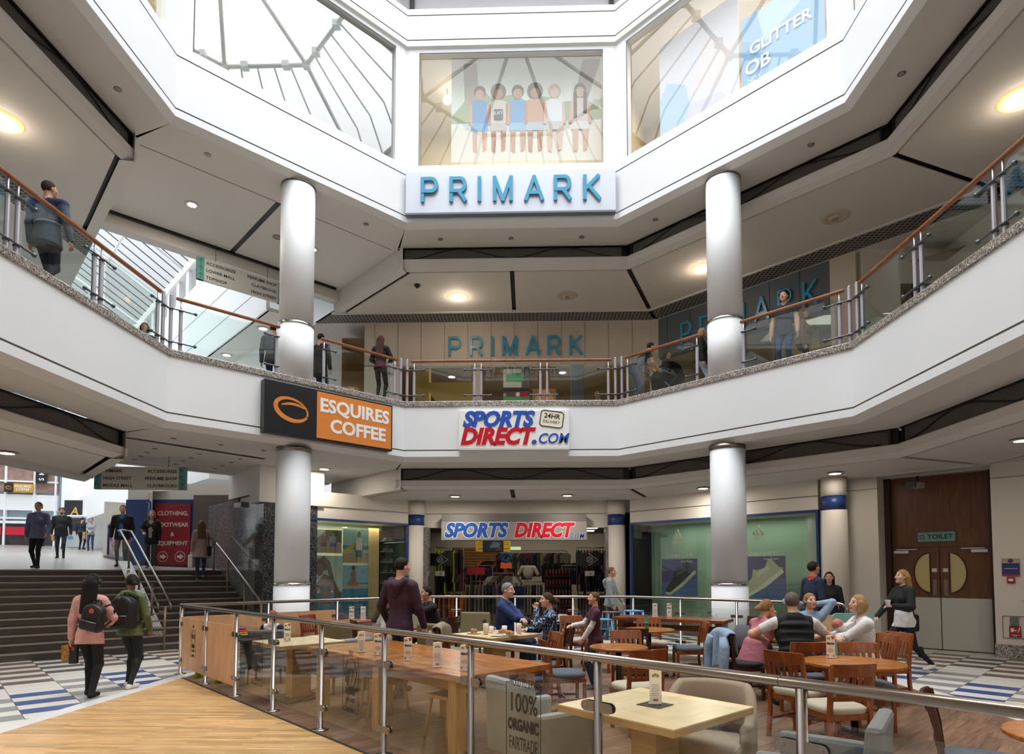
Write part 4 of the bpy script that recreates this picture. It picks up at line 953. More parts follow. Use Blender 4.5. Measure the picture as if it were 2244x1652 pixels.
# ------------------------------------------------------------ cafe barriers
plym = wood('plywood', 'c9986a', 'dcb184', .45, 2, (3, 1, 1)); decal = mat('decal_ink', '2b2622', .6)
def barrier_post(m, h=1.10):
    m.lathe([(.085, 0), (.085, .012), (.05, .022), (.026, .026), (.026, h)], seg=20)
def clamp(t, x, sgn, z):
    m = MB(); x0, x1 = (x+.02, x+.12) if sgn > 0 else (x-.12, x-.02)
    pl = [(x0, z-.032), (x1-.03, z-.032)]+[(x1-.03+.032*math.sin(PI*k/8), z-.032*math.cos(PI*k/8)) for k in range(9)]+[(x0, z+.032)] if sgn > 0 else [(x1, z-.032), (x1, z+.032)]+[(x0+.03-.032*math.sin(PI*k/8), z+.032*math.cos(PI*k/8)) for k in range(9)]
    m.plate(pl, -.02, -.013).plate(pl, .013, .02)
    cx = x1-.03 if sgn > 0 else x0+.03; m.lathe([(.014, -.024), (.014, .024)], (cx, 0, z), 12, axis='y'); m.build('clamp', steel, t)
def frame_decal(t, x0, x1, z0, z1, m=None, gap=None):
    m = m or decal; b = MB(); y = -.012; w = .005
    for x in (x0, x1): b.box(x-w/2, x+w/2, y, y+.002, z0, z1)
    g = gap or (x1-x0)*.25
    b.box(x0, x0+g*.4, y, y+.002, z1-w, z1).box(x1-g*.4, x1, y, y+.002, z1-w, z1).box(x0, x1, y, y+.002, z0, z0+w)
    b.build('decal_frame', m, t)
def wifi_decal(t, xc, z0, z1, w, mirror=False):
    sx = -1 if mirror else 1; H = z1-z0; y = -.012; F_ = dict(ext=.0008)
    frame_decal(t, xc-w/2, xc+w/2, z0+.05*H, z1-.1*H)
    text('FREE', H*.11, decal, t, (xc, y, z1-.06*H), sx=.6*sx, **F_)
    rg = MB(); rg.tube([(xc+w*.36*math.cos(a*PI/14)*(1+.06*math.cos(6*a*PI/14)), y, z1-.36*H+w*.46*math.sin(a*PI/14)*(1+.06*math.cos(6*a*PI/14))) for a in range(28)], .0035, 4, closed=True).build('decal_cloud', decal, t)
    text('Wi Fi', H*.17, decal, t, (xc, y, z1-.36*H), sx=.62*sx, bold=.004, **F_)
    text('INTERNET', H*.125, decal, t, (xc, y, z1-.64*H), sx=.50*sx, bold=.005, **F_); text('WITH EVERY', H*.10, decal, t, (xc, y, z1-.77*H), sx=.48*sx, **F_)
    text('purchase', H*.10, decal, t, (xc, y, z1-.90*H), sx=.62*sx, shear=.2, **F_)
def organic_decal(t, xc, z0, z1, w):
    H = z1-z0; y = -.012; F_ = dict(ext=.0008); frame_decal(t, xc-w/2, xc+w/2, z0, z1-.08*H)
    text('PROUD TO SERVE', H*.125, decal, t, (xc, y, z1-.08*H), sx=.40, **F_)
    text('100%', H*.27, decal, t, (xc, y, z1-.29*H), sx=.72, bold=.002, **F_)
    text('ORGANIC', H*.155, decal, t, (xc, y, z1-.51*H), sx=.63, bold=.006, **F_); text('FAIRTRADE', H*.19, decal, t, (xc, y, z1-.70*H), sx=.42, **F_); text('coffee', H*.13, decal, t, (xc, y, z1-.88*H), sx=.8, shear=.2, **F_)
Knear = 4.31
x_start = -5.66; sp = .87*math.sqrt(2)
NB = thing('barrier', 'near steel-railed barrier with plywood and printed glass panels edging the oak floor', 'barrier', (x_start, Knear-x_start, 0), -R45)
nL = 9
mb = MB(); mb.tube([(-.03, 0, 1.12), (nL*sp+.5, 0, 1.12)], .0275, 20); mb.build('top_rail', steel, NB)
for k in range(nL+1):
    m = MB(); barrier_post(m); m.build('post', steel, NB, (k*sp, 0, 0))
    if k in (6, 7, 8): MB().lathe([(.0285, -.002), (.0285, .002)], (k*sp-.1, 0, 1.12), 20, axis='x').build('rail_joint', mat('joint_dark', '5c5a58', .4, .8), NB)
for k in range(nL):
    a, b = k*sp+.045, (k+1)*sp-.045
    if k < 2: MB().box(a, b, -.01, .01, .13, .93).build('plywood_panel', plym, NB)
    else: MB().box(a, b, -.005, .005, .12, .955).build('glass_panel', gl_cafe, NB)
    for z in (.24, .82): clamp(NB, k*sp, 1, z); clamp(NB, (k+1)*sp, -1, z)
wifi_decal(NB, .55*sp, .32, .84, .24); wifi_decal(NB, 4.52*sp, .26, .90, .30)
organic_decal(NB, 2.62*sp, .25, .90, .32); organic_decal(NB, 6.47*sp, .25, .93, .34)
# far barrier follows the octagon
A_, B_, C_, D_ = Vector((-5.66, 9.98)), Vector((-2.08, 13.56)), Vector((2.28, 13.56)), Vector((5.33, 10.51))
FB = thing('barrier', 'far steel-railed barrier around the cafe in front of the shop windows', 'barrier', (0, 0, 0))
e = (D_-C_).normalized()
mb = MB(); mb.tube([(*A_, 1.12), (*B_, 1.12), (*C_, 1.12)]+[(*(D_-e*.12), 1.12)]+[(*(D_-e*.12+e*.12*math.sin(a)), 1.0+.12*math.cos(a)) for a in (.4, .8, 1.2, PI/2)]+[(*D_, 0)], .0275, 14); mb.build('top_rail', steel, FB)
segs = [(A_, B_, [0, .28, .545, .79, 1], ['ply', 'ply', 'glass', 'glass']), (B_, C_, [0, .115, .41, .70, 1], ['glass']*4), (C_, D_, [0, .27, .55, .78, 1], ['glass', 'glass', 'glass', 'ply'])]
for P, Q, fr, kinds in segs:
    l = (Q-P).length; u = (Q-P)/l; rz = math.atan2(u.y, u.x); Mr = Matrix.Translation((P.x, P.y, 0)) @ Matrix.Rotation(rz, 4, 'Z')
    for k, f in enumerate(fr):
        if f < 1:
            m = MB(); barrier_post(m); m.build('post', steel, FB, (P.x+u.x*l*f, P.y+u.y*l*f, 0), rz)
    for k, kd in enumerate(kinds):
        a, b = fr[k]*l+.045, fr[k+1]*l-.045
        m = MB().box(a, b, -.01, .01, .13, .93) if kd == 'ply' else MB().box(a, b, -.005, .005, .12, .955)
        m.build('plywood_panel' if kd == 'ply' else 'glass_panel', plym if kd == 'ply' else gl_cafe, FB, (P.x, P.y, 0), rz)
        for z in (.24, .82):
            for x, sg in ((fr[k]*l, 1), (fr[k+1]*l, -1)):
                cm = MB(); x0, x1 = (x+.02, x+.12) if sg > 0 else (x-.12, x-.02); cm.box(x0, x1, -.02, .02, z-.03, z+.03); cm.build('clamp', steel, FB, (P.x, P.y, 0), rz, bevel=.012)
FBd = bpy.data.objects.new('printed_decal', None); 
def far_decal(P, Q, f, **k):
    u = (Q-P).normalized(); l = (Q-P).length
    e_ = thing('window_print', k['label'], 'print', (P.x+u.x*l*f-.0, P.y+u.y*l*f, 0), math.atan2(u.y, u.x)); wifi_decal(e_, 0, .25, .9, .32, mirror=True)
far_decal(B_, C_, .55, label='mirrored WiFi print on the far barrier glass behind the man in the blue jacket')
far_decal(C_, D_, .42, label='mirrored WiFi print on the far barrier glass in front of the right column')
# ------------------------------------------------------------ furniture
cw = wood('chair_wood', '6e3516', '96521f', .3, 5, (3, 3, 1)); cw2 = wood('chair_wood_dark', '3a1c10', '52291a', .35, 5, (3, 3, 1)); cw3 = wood('chair_wood_red', '6b2515', '8c3a20', .3, 5, (3, 3, 1))
seat_b = mat('seat_beige', 'b3aa95', .9, bump=.3, bscale=300); seat_g = mat('seat_grey', '565b64', .9, bump=.3, bscale=300); seat_k = mat('seat_black', '1d1d1f', .7)
def make_chair(wm, sm):
    t = thing('wooden_chair', 'x', 'chair', (0, 0, -9))
    for sx in (-1, 1):
        MB().add([(sx*.17+a*.018, -.20+b*.018, z) for z, w in ((0, .8), (.43, 1)) for a, b in ((-1, -1), (1, -1), (1, 1), (-1, 1))], [(0, 3, 2, 1), (4, 5, 6, 7), (0, 1, 5, 4), (1, 2, 6, 5), (2, 3, 7, 6), (3, 0, 4, 7)]).build('front_leg', wm, t)
        prof = [(.235, 0), (.20, .25), (.195, .45), (.215, .65), (.255, .86)]
        m = MB(); vs = []
        for y, z in prof: vs += [(sx*.19+a*.017, y+b*.019, z) for a, b in ((-1, -1), (1, -1), (1, 1), (-1, 1))]
        fs = [(0, 3, 2, 1), tuple(range(16, 20))]+[(4*i+k, 4*i+(k+1) % 4, 4*i+4+(k+1) % 4, 4*i+4+k) for i in range(4) for k in range(4)]
        m.add(vs, fs); m.build('back_leg', wm, t)
    def curved(z0, z1, y0, y1, d, th, name, n=10):
        m = MB(); vs = []
        for k in range(n+1):
            x = -.205+.41*k/n; b = d*(1-(x/.205)**2)
            vs += [(x, y0+b, z0), (x, y0+b+th, z0), (x, y1+b+th, z1), (x, y1+b, z1)]
        fs = [(0, 1, 2, 3), tuple(4*n+k for k in (3, 2, 1, 0))]+[(4*i+k, 4*i+4+k, 4*i+4+(k+1) % 4, 4*i+(k+1) % 4) for i in range(n) for k in range(4)]
        m.add(vs, fs); return m.build(name, wm, t, bevel=.006)
    curved(.755, .87, .225, .255, .035, .022, 'crest_rail'); curved(.545, .59, .195, .205, .02, .02, 'lower_rail')
    for x in (-.12, -.06, 0, .06, .12):
        b0, b1 = .02*(1-(x/.205)**2), .035*(1-(x/.205)**2)
        MB().add([(x+a*.016, (.20+b0 if z < .7 else .232+b1)+b*.007, z) for z in (.585, .765) for a, b in ((-1, -1), (1, -1), (1, 1), (-1, 1))], [(0, 3, 2, 1), (4, 5, 6, 7), (0, 1, 5, 4), (1, 2, 6, 5), (2, 3, 7, 6), (3, 0, 4, 7)]).build('slat', wm, t)
    MB().box(-.2, .2, -.215, .2, .375, .43).build('seat_frame', wm, t, bevel=.006)
    m = MB(); n = 24; vs = []; rings = [(1.0, .43), (1.03, .45), (1.02, .475), (.9, .492), (.5, .50)]
    for s_, z in rings:
        for k in range(n):
            a = 2*PI*k/n; ca, sa = math.cos(a), math.sin(a); p = 4
            r = 1/((abs(ca)**p+abs(sa)**p)**(1/p)); vs.append((.21*s_*r*ca, -.01+.215*s_*r*sa, z))
    fs = [(i*n+k, i*n+(k+1) % n, (i+1)*n+(k+1) % n, (i+1)*n+k) for i in range(4) for k in range(n)]+[tuple(range(4*n, 5*n))]
    m.add(vs, fs, 0, True); m.build('seat_cushion', sm, t)
    for sx in (-1, 1): MB().box(sx*.17-.01, sx*.17+.01, -.19, .2, .17, .195).build('stretcher', wm, t)
    MB().box(-.17, .17, -.01, .01, .17, .195).build('stretcher', wm, t)
    return t
protos = {}
def chair(x, y, rz, label, w='o', s='b'):
    """rz=0: the sitter looks towards the camera (-Y)"""
    key = w+s
    if key not in protos:
        protos[key] = make_chair({'o': cw, 'd': cw2, 'r': cw3}[w], {'b': seat_b, 'g': seat_g, 'k': seat_k}[s]); o = protos[key]
        o.location = (x, y, .006); o.rotation_euler = (0, 0, rz); o['label'] = label; o['group'] = 'slat-back wooden cafe chairs'; return o
    return dup(protos[key], (x, y, .006), rz, label, 'slat-back wooden cafe chairs')
D = math.radians
chair(-3.82, 11.2, D(70), 'reddish slat-back chair with a beige seat by the red round table', 'r', 'b')
chair(.80, 10.95, D(8), 'light wooden slat-back chair facing the camera left of the boy', 'o', 'b')
chair(1.22, 10.45, D(60), 'slat-back chair half hidden behind the boy in the maroon shirt', 'o', 'b')
chair(.12, 8.0, D(-70), 'dark slat-back chair on the right of the table with cups', 'o', 'g')
chair(.42, 7.35, D(100), 'slat-back chair with a grey seat left of the small empty round table', 'o', 'g')
chair(1.5, 8.95, D(172), 'dark slat-back chair with its back to us by the green bottle table', 'd', 'b')
chair(1.33, 8.12, D(6), 'slat-back chair behind the small empty round table', 'o', 'b')
chair(1.12, 6.55, D(200), 'slat-back chair with a beige seat on the near side of the small empty round table', 'o', 'b')
chair(2.52, 9.85, D(-92), 'slat-back chair with a grey seat seen from the side right of the bottle table', 'o', 'g')
chair(2.1, 10.55, D(5), 'slat-back chair with a beige seat behind the bottle table', 'o', 'b')
chair(2.80, 8.25, D(98), 'slat-back chair with a denim jacket hung over its back', 'd', 'k')
chair(3.85, 11.0, D(-60), 'dark slat-back chair at the right end of the long window table', 'd', 'k')
chair(2.72, 6.35, D(125), 'slat-back chair with a beige seat left of the round table with the menu', 'o', 'b')
chair(3.16, 7.28, D(176), 'slat-back chair of the man in the black padded vest', 'o', 'g')
chair(2.72, 5.62, D(190), 'slat-back chair with a beige seat nearest us at the round menu table', 'o', 'b')
chair(3.62, 6.75, D(-8), 'slat-back chair with a grey seat behind the round table with the menu', 'o', 'g')
chair(4.55, 8.1, D(-75), 'slat-back chair with a pale card on it near the walking woman', 'o', 'b')
chair(2.84, 4.02, D(57), 'slat-back chair seen from behind under the near handrail at the right', 'd', 'g')
chair(4.16, 9.3, D(8), 'slat-back chair of the woman in the denim jacket', 'd', 'k')
chair(4.28, 7.95, D(-82), 'slat-back chair of the woman holding a baby', 'o', 'b')
chair(-.46, 10.2, D(95), 'dark slat-back chair of the man in the blue jacket', 'd', 'k')
chair(.40, 9.5, D(-78), 'dark slat-back chair of the woman in the blue patterned blouse', 'd', 'k')
# tables
def legs4(t, w, d, h, sz, m):
    for sx in (-1, 1):
        for sy in (-1, 1): MB().box(sx*(w/2-sz)-sz/2, sx*(w/2-sz)+sz/2, sy*(d/2-sz)-sz/2, sy*(d/2-sz)+sz/2, 0, h).build('leg', m, t, bevel=.004)
birch = wood('birch_top', 'd3b789', 'e2cda3', .3, 1.5, (1, 5, 1)); birch_edge = wood('birch_edge', 'a88556', 'bf9c6b', .5, 3, (1, 1, 12))
def square_table(x, y, rz, w, label, wall_ped=True):
    t = thing('square_table', label, 'table', (x, y, .006), rz, 'square pale wooden cafe tables')
    MB().box(-w/2, w/2, -w/2, w/2, .735, .744).build('tabletop', birch, t); MB().box(-w/2, w/2, -w/2, w/2, .695, .735).build('edge', birch_edge, t)
    MB().box(-.13, .13, -.10, .10, .02, .695).build('pedestal', birch_edge, t); MB().box(-.28, .28, -.28, .28, 0, .025).build('foot_plate', dark, t, bevel=.006)
    return t
square_table(.855, 4.26, D(43), .93, 'nearest square pale table with a menu card on a black coaster')
square_table(-3.03, 8.12, D(46), .88, 'square pale table behind the glass with a menu card, left of the long table')
square_table(-.50, 9.12, D(45), .9, 'square pale table covered with cups and plates')
twood = wood('table_wood', '8a4f20', 'b37433', .25, 2.2, (1, 7, 1)); twood_d = wood('table_wood_dark', '6b3418', '8d4c22', .25, 2.2, (1, 7, 1))
def round_table(x, y, r, h, label, m=None, foot=True):
    t = thing('round_table', label, 'table', (x, y, .006), 0, 'round wooden cafe tables')
    MB().lathe([(0, h-.032), (r-.01, h-.032), (r, h-.024), (r, h-.006), (r-.006, h), (0, h)], seg=48, smooth=False).build('tabletop', m or twood, t)
    MB().lathe([(.035, .03), (.035, h-.03)], seg=16).build('pedestal', black, t)
    f = MB(); f.box(-r*.75, r*.75, -.03, .03, 0, .035).box(-.03, .03, -r*.75, r*.75, .0, .035); f.build('cross_foot', black, t, bevel=.01)
round_table(1.10, 7.62, .35, .745, 'small empty round wooden table right of the boy')
round_table(1.92, 9.95, .40, .745, 'round wooden table with a green bottle')
round_table(3.28, 6.38, .47, .745, 'round wooden table with a menu card at the right')
round_table(-3.3, 11.6, .36, .745, 'small reddish round table with two menu cards near the beach posters', wood('red_top', '7c3220', '994534', .3, 2, (1, 6, 1)))
round_table(3.05, 3.52, .36, .75, 'round wooden table cut off by the right edge of the photo')
round_table(-2.15, 10.55, .36, .72, 'small round table between the woman in the knitted jumper and the man in black', MATS['red_top'])
round_table(3.6, 8.35, .40, .74, 'round table hidden between the four seated people at the right')
round_table(.55, 11.75, .36, .71, 'dark round table with newspapers behind the blouse woman', cw2)
t = thing('long_table', 'long low wooden table with thick square legs and five menu cards behind the near glass', 'table', (-1.22, 6.85, .006), -R45)
MB().box(-1.45, 1.52, -.62, .52, .69, .75).build('tabletop', twood, t, bevel=.006); lw = wood('leg_wood', 'a87a3e', 'c2965a', .4, 3, (8, 8, 1))
for x in (-1.28, .0, 1.3):
    for y in (-.48, .4): MB().box(x-.06, x+.06, y-.06, y+.06, 0, .69).build('leg', lw, t, bevel=.004)
MB().box(-1.28, 1.3, -.5, -.46, .58, .69).box(-1.28, 1.3, .38, .42, .58, .69).build('apron', twood_d, t)
for k, (x, y) in enumerate(((-.95, -.1), (-.35, -.15), (.75, -.15))):
    b = thing('low_stool', ('pale wooden stool under the left part of the long table', 'pale wooden stool under the middle of the long table', 'pale wooden stool under the right part of the long table')[k], 'stool', (-1.22+q2*x+q2*y, 6.85-q2*x+q2*y, .006), -R45, 'stools under the long table')
    MB().box(-.17, .17, -.15, .15, .40, .44).build('seat', lw, b, bevel=.01)
    for sx in (-1, 1):
        for sy in (-1, 1): MB().tube([(sx*.13, sy*.11, .41), (sx*.19, sy*.16, .0)], .018, 8).build('leg', lw, b)
t = thing('long_table', 'long wooden table against the far barrier in front of the shoe poster window', 'table', (2.72, 11.85, .006), D(-30))
MB().box(-1.05, 1.05, -.38, .38, .73, .79).build('tabletop', twood_d, t, bevel=.005)
for x in (-.92, .92): MB().box(x-.05, x+.05, -.3, .3, 0, .73).build('leg', twood_d, t, bevel=.004)
MB().box(-.92, .92, -.02, .02, .55, .65).build('rail', twood_d, t)
# metal bar stools
def tolix(x, y, h, m, label):
    t = thing('metal_stool', label, 'stool', (x, y, .006), .3)
    MB().box(-.16, .16, -.16, .16, h-.03, h).build('seat', m, t, bevel=.02)
    for sx in (-1, 1):
        for sy in (-1, 1): MB().tube([(sx*.13, sy*.13, h-.02), (sx*.21, sy*.21, 0)], [.028, .02], 8).build('leg', m, t)
    for z in (.3, .55):
        k = .21-.08*z/h; MB().tube([(-k, -k, z), (k, -k, z), (k, k, z), (-k, k, z)], .012, 6, closed=True).build('cross_bar', m, t)
sky = mat('stool_blue', '5e9fcf', .35); tolix(2.2, 13.0, .86, sky, 'light blue metal bar stool beyond the long window table'); tolix(1.72, 12.85, .84, mat('stool_grey', '54585c', .4), 'dark grey metal bar stool beside the blue one'); tolix(1.45, 12.2, .74, mat('stool_blue', '5e9fcf'), 'light blue metal stool at the left end of the long window table')
# upholstered armchairs
def rbox(m, x0, x1, y0, y1, z0, z1, M=None): m.box(x0, x1, y0, y1, z0, z1, 0, M)
def armchair(x, y, rz, fab, label, style='square', h=.84, w=.64, arms=True):
    t = thing('armchair', label, 'armchair', (x, y, .006), rz, 'upholstered cafe armchairs')
    B_ = .03
    MB().box(-w/2+.07, w/2-.07, -.30, .22, .30, .45).build('seat', fab, t, bevel=.035)
    if style == 'square':
        m = MB(); m.add([(sx*(w/2-.0)*k, yy, z) for z, k, ys in ((.25, .98, (.20, .31)), (h, .92, (.26, .345))) for sx, yy in ((-1, ys[0]), (1, ys[0]), (1, ys[1]), (-1, ys[1]))], [(0, 3, 2, 1), (4, 5, 6, 7), (0, 1, 5, 4), (1, 2, 6, 5), (2, 3, 7, 6), (3, 0, 4, 7)]); m.build('backrest', fab, t, bevel=B_)
        if arms:
            for sx in (-1, 1): MB().box(sx*(w/2-.035)-.04, sx*(w/2-.035)+.04, -.30, .25, .22, .62).build('armrest', fab, t, bevel=B_)
        MB().box(-w/2+.05, w/2-.05, -.28, .24, .22, .30).build('base', fab, t, bevel=.01)
    else:
        m = MB(); n = 20; vs = []; prof = [(.26, .30, .02), (.26, .80, 1), (.32, .80, 1), (.33, .30, 0)]
        def hh(a): return .58+(h-.58)*max(0, min(1, (math.cos(a)+.25)/.75))
        for k in range(n+1):
            a = -2.0+4.0*k/n; top = hh(a)
            for r, z in ((.25, .25), (.255, top-.03), (.275, top), (.315, top), (.335, top-.03), (.33, .25)): vs.append((r*math.sin(a), .0+r*math.cos(a)*1.0, z))
        q = 6; fs = [tuple(range(q)), tuple(n*q+k for k in range(q))[::-1]]+[(i*q+k, i*q+q+k, i*q+q+(k+1) % q, i*q+(k+1) % q) for i in range(n) for k in range(q)]
        m.add(vs, fs, 0, True); m.build('tub_back', fab, t)
        MB().lathe([(.24, .22), (.25, .30)], seg=24).build('base', fab, t)
    for sx in (-1, 1):
        for sy in (-1, 1): MB().tube([(sx*(w/2-.1), sy*.22, .25), (sx*(w/2-.08), sy*.25, 0)], [.022, .015], 8).build('leg', cw2, t)
gfab = mat('fabric_grey', '777876', .95, noise=.12, nscale=200, bump=.3, bscale=350); tfab = mat('fabric_tan', '9c8a76', .95, noise=.12, nscale=200, bump=.3, bscale=350); ofab = mat('fabric_olive', '7c7352', .85); bfab = mat('fabric_beige', 'b09c80', .9)
gfab2 = mat('fabric_grey_light', '9a9a96', .95, noise=.1, nscale=200, bump=.3, bscale=350)
armchair(.10, 4.86, D(125), gfab2, 'big light grey armchair behind the PROUD TO SERVE glass')
armchair(1.32, 4.62, D(-28), tfab, 'rounded tan armchair behind the nearest square table', 'tub', .82)
armchair(1.72, 3.72, D(-125), gfab, 'grey armchair cut off by the bottom edge of the photo at the right')
armchair(-3.95, 9.35, D(190), gfab, 'grey armchair with the red-haired child in it', h=.80)
armchair(-2.63, 8.68, D(-136), gfab2, 'grey armchair right of the square table behind the glass', h=.74)
armchair(-2.42, 9.42, D(-35), bfab, 'rounded beige armchair behind the grey one, left of the man in the purple hoodie', 'tub', .78)
armchair(-3.2, 10.95, D(160), ofab, 'olive armchair back left of the woman in the knitted jumper', h=.80, arms=False)
armchair(-1.32, 9.75, D(150), ofab, 'olive high-backed armchair in front of the man in black', h=.86, arms=False)
armchair(-1.1, 12.0, D(-10), ofab, 'olive armchair right of the man in black, by the far barrier', h=.86, arms=False)
# child's green stool under the plywood corner
grn = mat('lime_green', '8fbf2a', .5)
for k, (x, y, w) in enumerate(((-5.1, 9.72, 'nearer the corner post'), (-4.55, 9.28, 'nearer the second post'))):
    t = thing('child_stool', 'lime green plastic child stool behind the plywood panels, '+w, 'stool', (x, y, .006), .4, 'lime green child stools')
    MB().lathe([(.15, .30), (.16, .31), (.16, .33), (.0, .335)], seg=20).build('seat', grn, t)
    for sx in (-1, 1):
        for sy in (-1, 1): MB().tube([(sx*.09, sy*.09, .31), (sx*.12, sy*.12, 0)], [.04, .032], 10).build('leg', grn, t)
# ------------------------------------------------------------ things on the tables
paper = mat('menu_white', 'e8e5e0', .5); mred = mat('menu_red', 'c9452b', .5); mgrn = mat('menu_olive', '9a9a3a', .5); mtan = mat('menu_tan', 'd8b98c', .5); mgrey = mat('menu_text', '8f8c88', .6)
def menu_card(x, y, z, rz, kind, label, coaster=False, k=1.0):
    t = thing('menu_card', label, 'menu card', (x, y, z), rz, 'tall folded menu cards')
    w, h, d = .042*k, .235*k, .03*k
    MB().prism([(-w, -d*.6), (w, -d*.6), (0, d)], .004, h).build('card', paper, t)
    y0 = -d*.6-.0015
    if kind == 'matcha':
        m = MB(); m.plate([(-w*.9+.018*k*(1+math.cos(a)), h*.88+.012*k*math.sin(a)) for a in [2*PI*i/10 for i in range(10)]], y0, y0+.001); m.build('print', mgrn, t)
        m = MB(); m.plate([(w*.1, h*.98), (w*.35, h*.84), (w*.8, h*.86), (w*.9, h*.98)], y0, y0+.001).plate([(-w*.9, h*.12), (-w*.6, h*.05), (-w*.4, h*.2)], y0, y0+.001).plate([(w*.4, h*.12), (w*.8, h*.05), (w*.7, h*.18)], y0, y0+.001); m.build('print', mred, t)
        m = MB(); m.plate([(w*.75*math.cos(a), h*.36+h*.09*math.sin(a)) for a in [2*PI*i/14 for i in range(14)]], y0, y0+.001); m.build('print', mtan, t)
        text('Matcha', .034*k, ink, t, (0, y0-.001, h*.66), ext=.0004, sx=.72, bold=.0012, shear=.2)
    else:
        m = MB()
        for q in (-.35, 0, .35): m.plate([(w*q+.011*k*math.cos(a), h*(.82+.03*(q == 0))+.011*k*math.sin(a)) for a in [2*PI*i/10 for i in range(10)]], y0-.0005*q, y0+.001)
        m.build('print', mgrn, t); m = MB()
        for q in range(7): m.box(-w*.7, w*(.7 if q % 2 else .5), y0, y0+.001, h*(.56-.05*q), h*(.572-.05*q))
        m.build('print', mgrey, t)
        m = MB(); m.box(-w*.4, w*.4, y0, y0+.001, h*.10, h*.16); m.build('print', mred, t)
    MB().tube([(w*1.05*math.cos(a*PI/10), d*.9*math.sin(a*PI/10), .006) for a in range(20)], .004, 6, closed=True).build('stand', mat('menu_stand', 'cfc7bb', .3), t)
    if coaster: pass
menu_card(.86, 4.27, .757, .05, 'list', 'menu card with lemons on the nearest square table, on a black coaster')
tag(MB().box(-.09, .09, -.09, .09, 0, .004).build('coaster', black, None, (.86, 4.27, .751), .8), 'black square coaster under the menu card on the nearest table', 'coaster')
menu_card(-3.16, 8.06, .751, .3, 'matcha', 'menu card on the square pale table behind the glass')
for (x, y), kd, lb in zip(((-1.87, 6.92), (-1.62, 6.66), (-1.22, 6.28), (-.86, 5.86), (-.58, 5.66)), ('list', 'matcha', 'matcha', 'list', 'matcha'), ('leftmost', 'second from the left', 'middle', 'second from the right', 'rightmost')):
    menu_card(x, y, .757, .05, kd, '%s of the five menu cards on the long low table' % lb)
menu_card(3.17, 6.62, .752, -.2, 'matcha', 'menu card on the round table at the right')
menu_card(2.44, 12.03, .797, -.2, 'list', 'left of two menu cards on the long window table', k=1.1); menu_card(2.72, 12.05, .797, -.2, 'matcha', 'right of two menu cards on the long window table', k=1.1)
menu_card(-3.3, 11.5, .752, .1, 'matcha', 'left of two menu cards on the small reddish round table', k=1.1); menu_card(-3.12, 11.62, .752, .3, 'list', 'right of two menu cards on the small reddish round table', k=1.1)
def mug(x, y, label, tall=False):
    t = thing('mug' if not tall else 'tall_glass_mug', label, 'mug', (x, y, .752), random.random()*3)
    m = mat('mug_white', 'e4dfd6', .25) if not tall else mat('latte_glass', 'c9bba8', .12)
    h = .16 if tall else .10
    MB().lathe([(0, .004), (.03, .0), (.034, .01), (.042, h), (.038, h), (.03, .015), (0, .012)], seg=20).build('cup', m, t)
    MB().tube([(.038, 0, h*.8), (.07, 0, h*.75), (.07, 0, h*.35), (.034, 0, h*.25)], .006, 8).build('handle', m, t)
    MB().lathe([(.034, h*.8), (0, h*.8+.002)], seg=16).build('drink', mat('coffee_foam', 'b59a78', .5), t)
mug(-.62, 9.0, 'left tall glass mug on the table of cups', True); mug(-.14, 9.05, 'right tall glass mug on the table of cups', True); mug(-.36, 9.3, 'white coffee mug in the middle of the table of cups'); mug(-.56, 9.22, 'small white mug beside the left tall glass')
def plate(x, y, r, food, label):
    t = thing('plate', label, 'plate', (x, y, .751), 0, 'plates on the table of cups')
    MB().lathe([(0, .004), (r*.6, .002), (r, .014), (r, .018), (r*.6, .008), (0, .008)], seg=28).build('dish', mat('mug_white', 'e4dfd6'), t)
    if food:
        m = MB(); rr = random.Random(food)
        for k in range(7): m.ball((rr.uniform(-.4, .4)*r, rr.uniform(-.4, .4)*r, .02+rr.random()*.03), r*.22+rr.random()*.015, 8)
        m.build('food_scraps', mat('pastry', ('a5774a', '7b4a38', 'b89a78')[food % 3], .8), t)
plate(-.80, 9.12, .11, 3, 'plate with a crumpled napkin pastry at the left of the table of cups'); plate(-.44, 8.78, .11, 0, 'empty white plate at the near corner of the table of cups'); plate(-.26, 8.85, .12, 1, 'plate with dark scraps at the near right of the table of cups'); plate(-.38, 9.12, .10, 2, 'plate with pale scraps in the middle of the table of cups')
t = thing('soda_bottle', 'green plastic soda bottle with a blue cap on the round table', 'bottle', (1.86, 9.82, .752))
MB().lathe([(0, 0), (.03, .0), (.033, .02), (.033, .13), (.03, .15), (.014, .21), (.013, .22), (0, .221)], seg=20).build('body', mat('bottle_green', '3f8f2c', .1), t); MB().lathe([(.0345, .07), (.0345, .125)], seg=20).build('wrapper', mat('bottle_label', '2d6e8f', .4), t); MB().lathe([(.015, .215), (.015, .235), (0, .236)], seg=14).build('cap', royal, t)
t = thing('newspaper', 'crumpled newspapers on the dark round table', 'newspaper', (.6, 11.65, .716), .3)
m = MB(); rr = random.Random(4)
for k in range(3): m.box(-.2, .18, -.14, .12, .004+.012*k, .014+.012*k, 0, Matrix.Rotation(.25*k, 4, 'Z'))
m.add([(-.08, -.12, .04), (.2, -.12, .04), (.12, -.02, .15), (-.05, -.02, .16), (-.06, .12, .05), (.16, .12, .045)], [(0, 1, 2, 3), (3, 2, 5, 4)]); m.build('sheets', mat('newsprint', 'c9c7bd', .8, noise=.5, nscale=30), t)
t = thing('toy', 'rainbow coloured knitted toy on the counter edge behind the glass', 'toy', (-4.18, 8.95, .70))
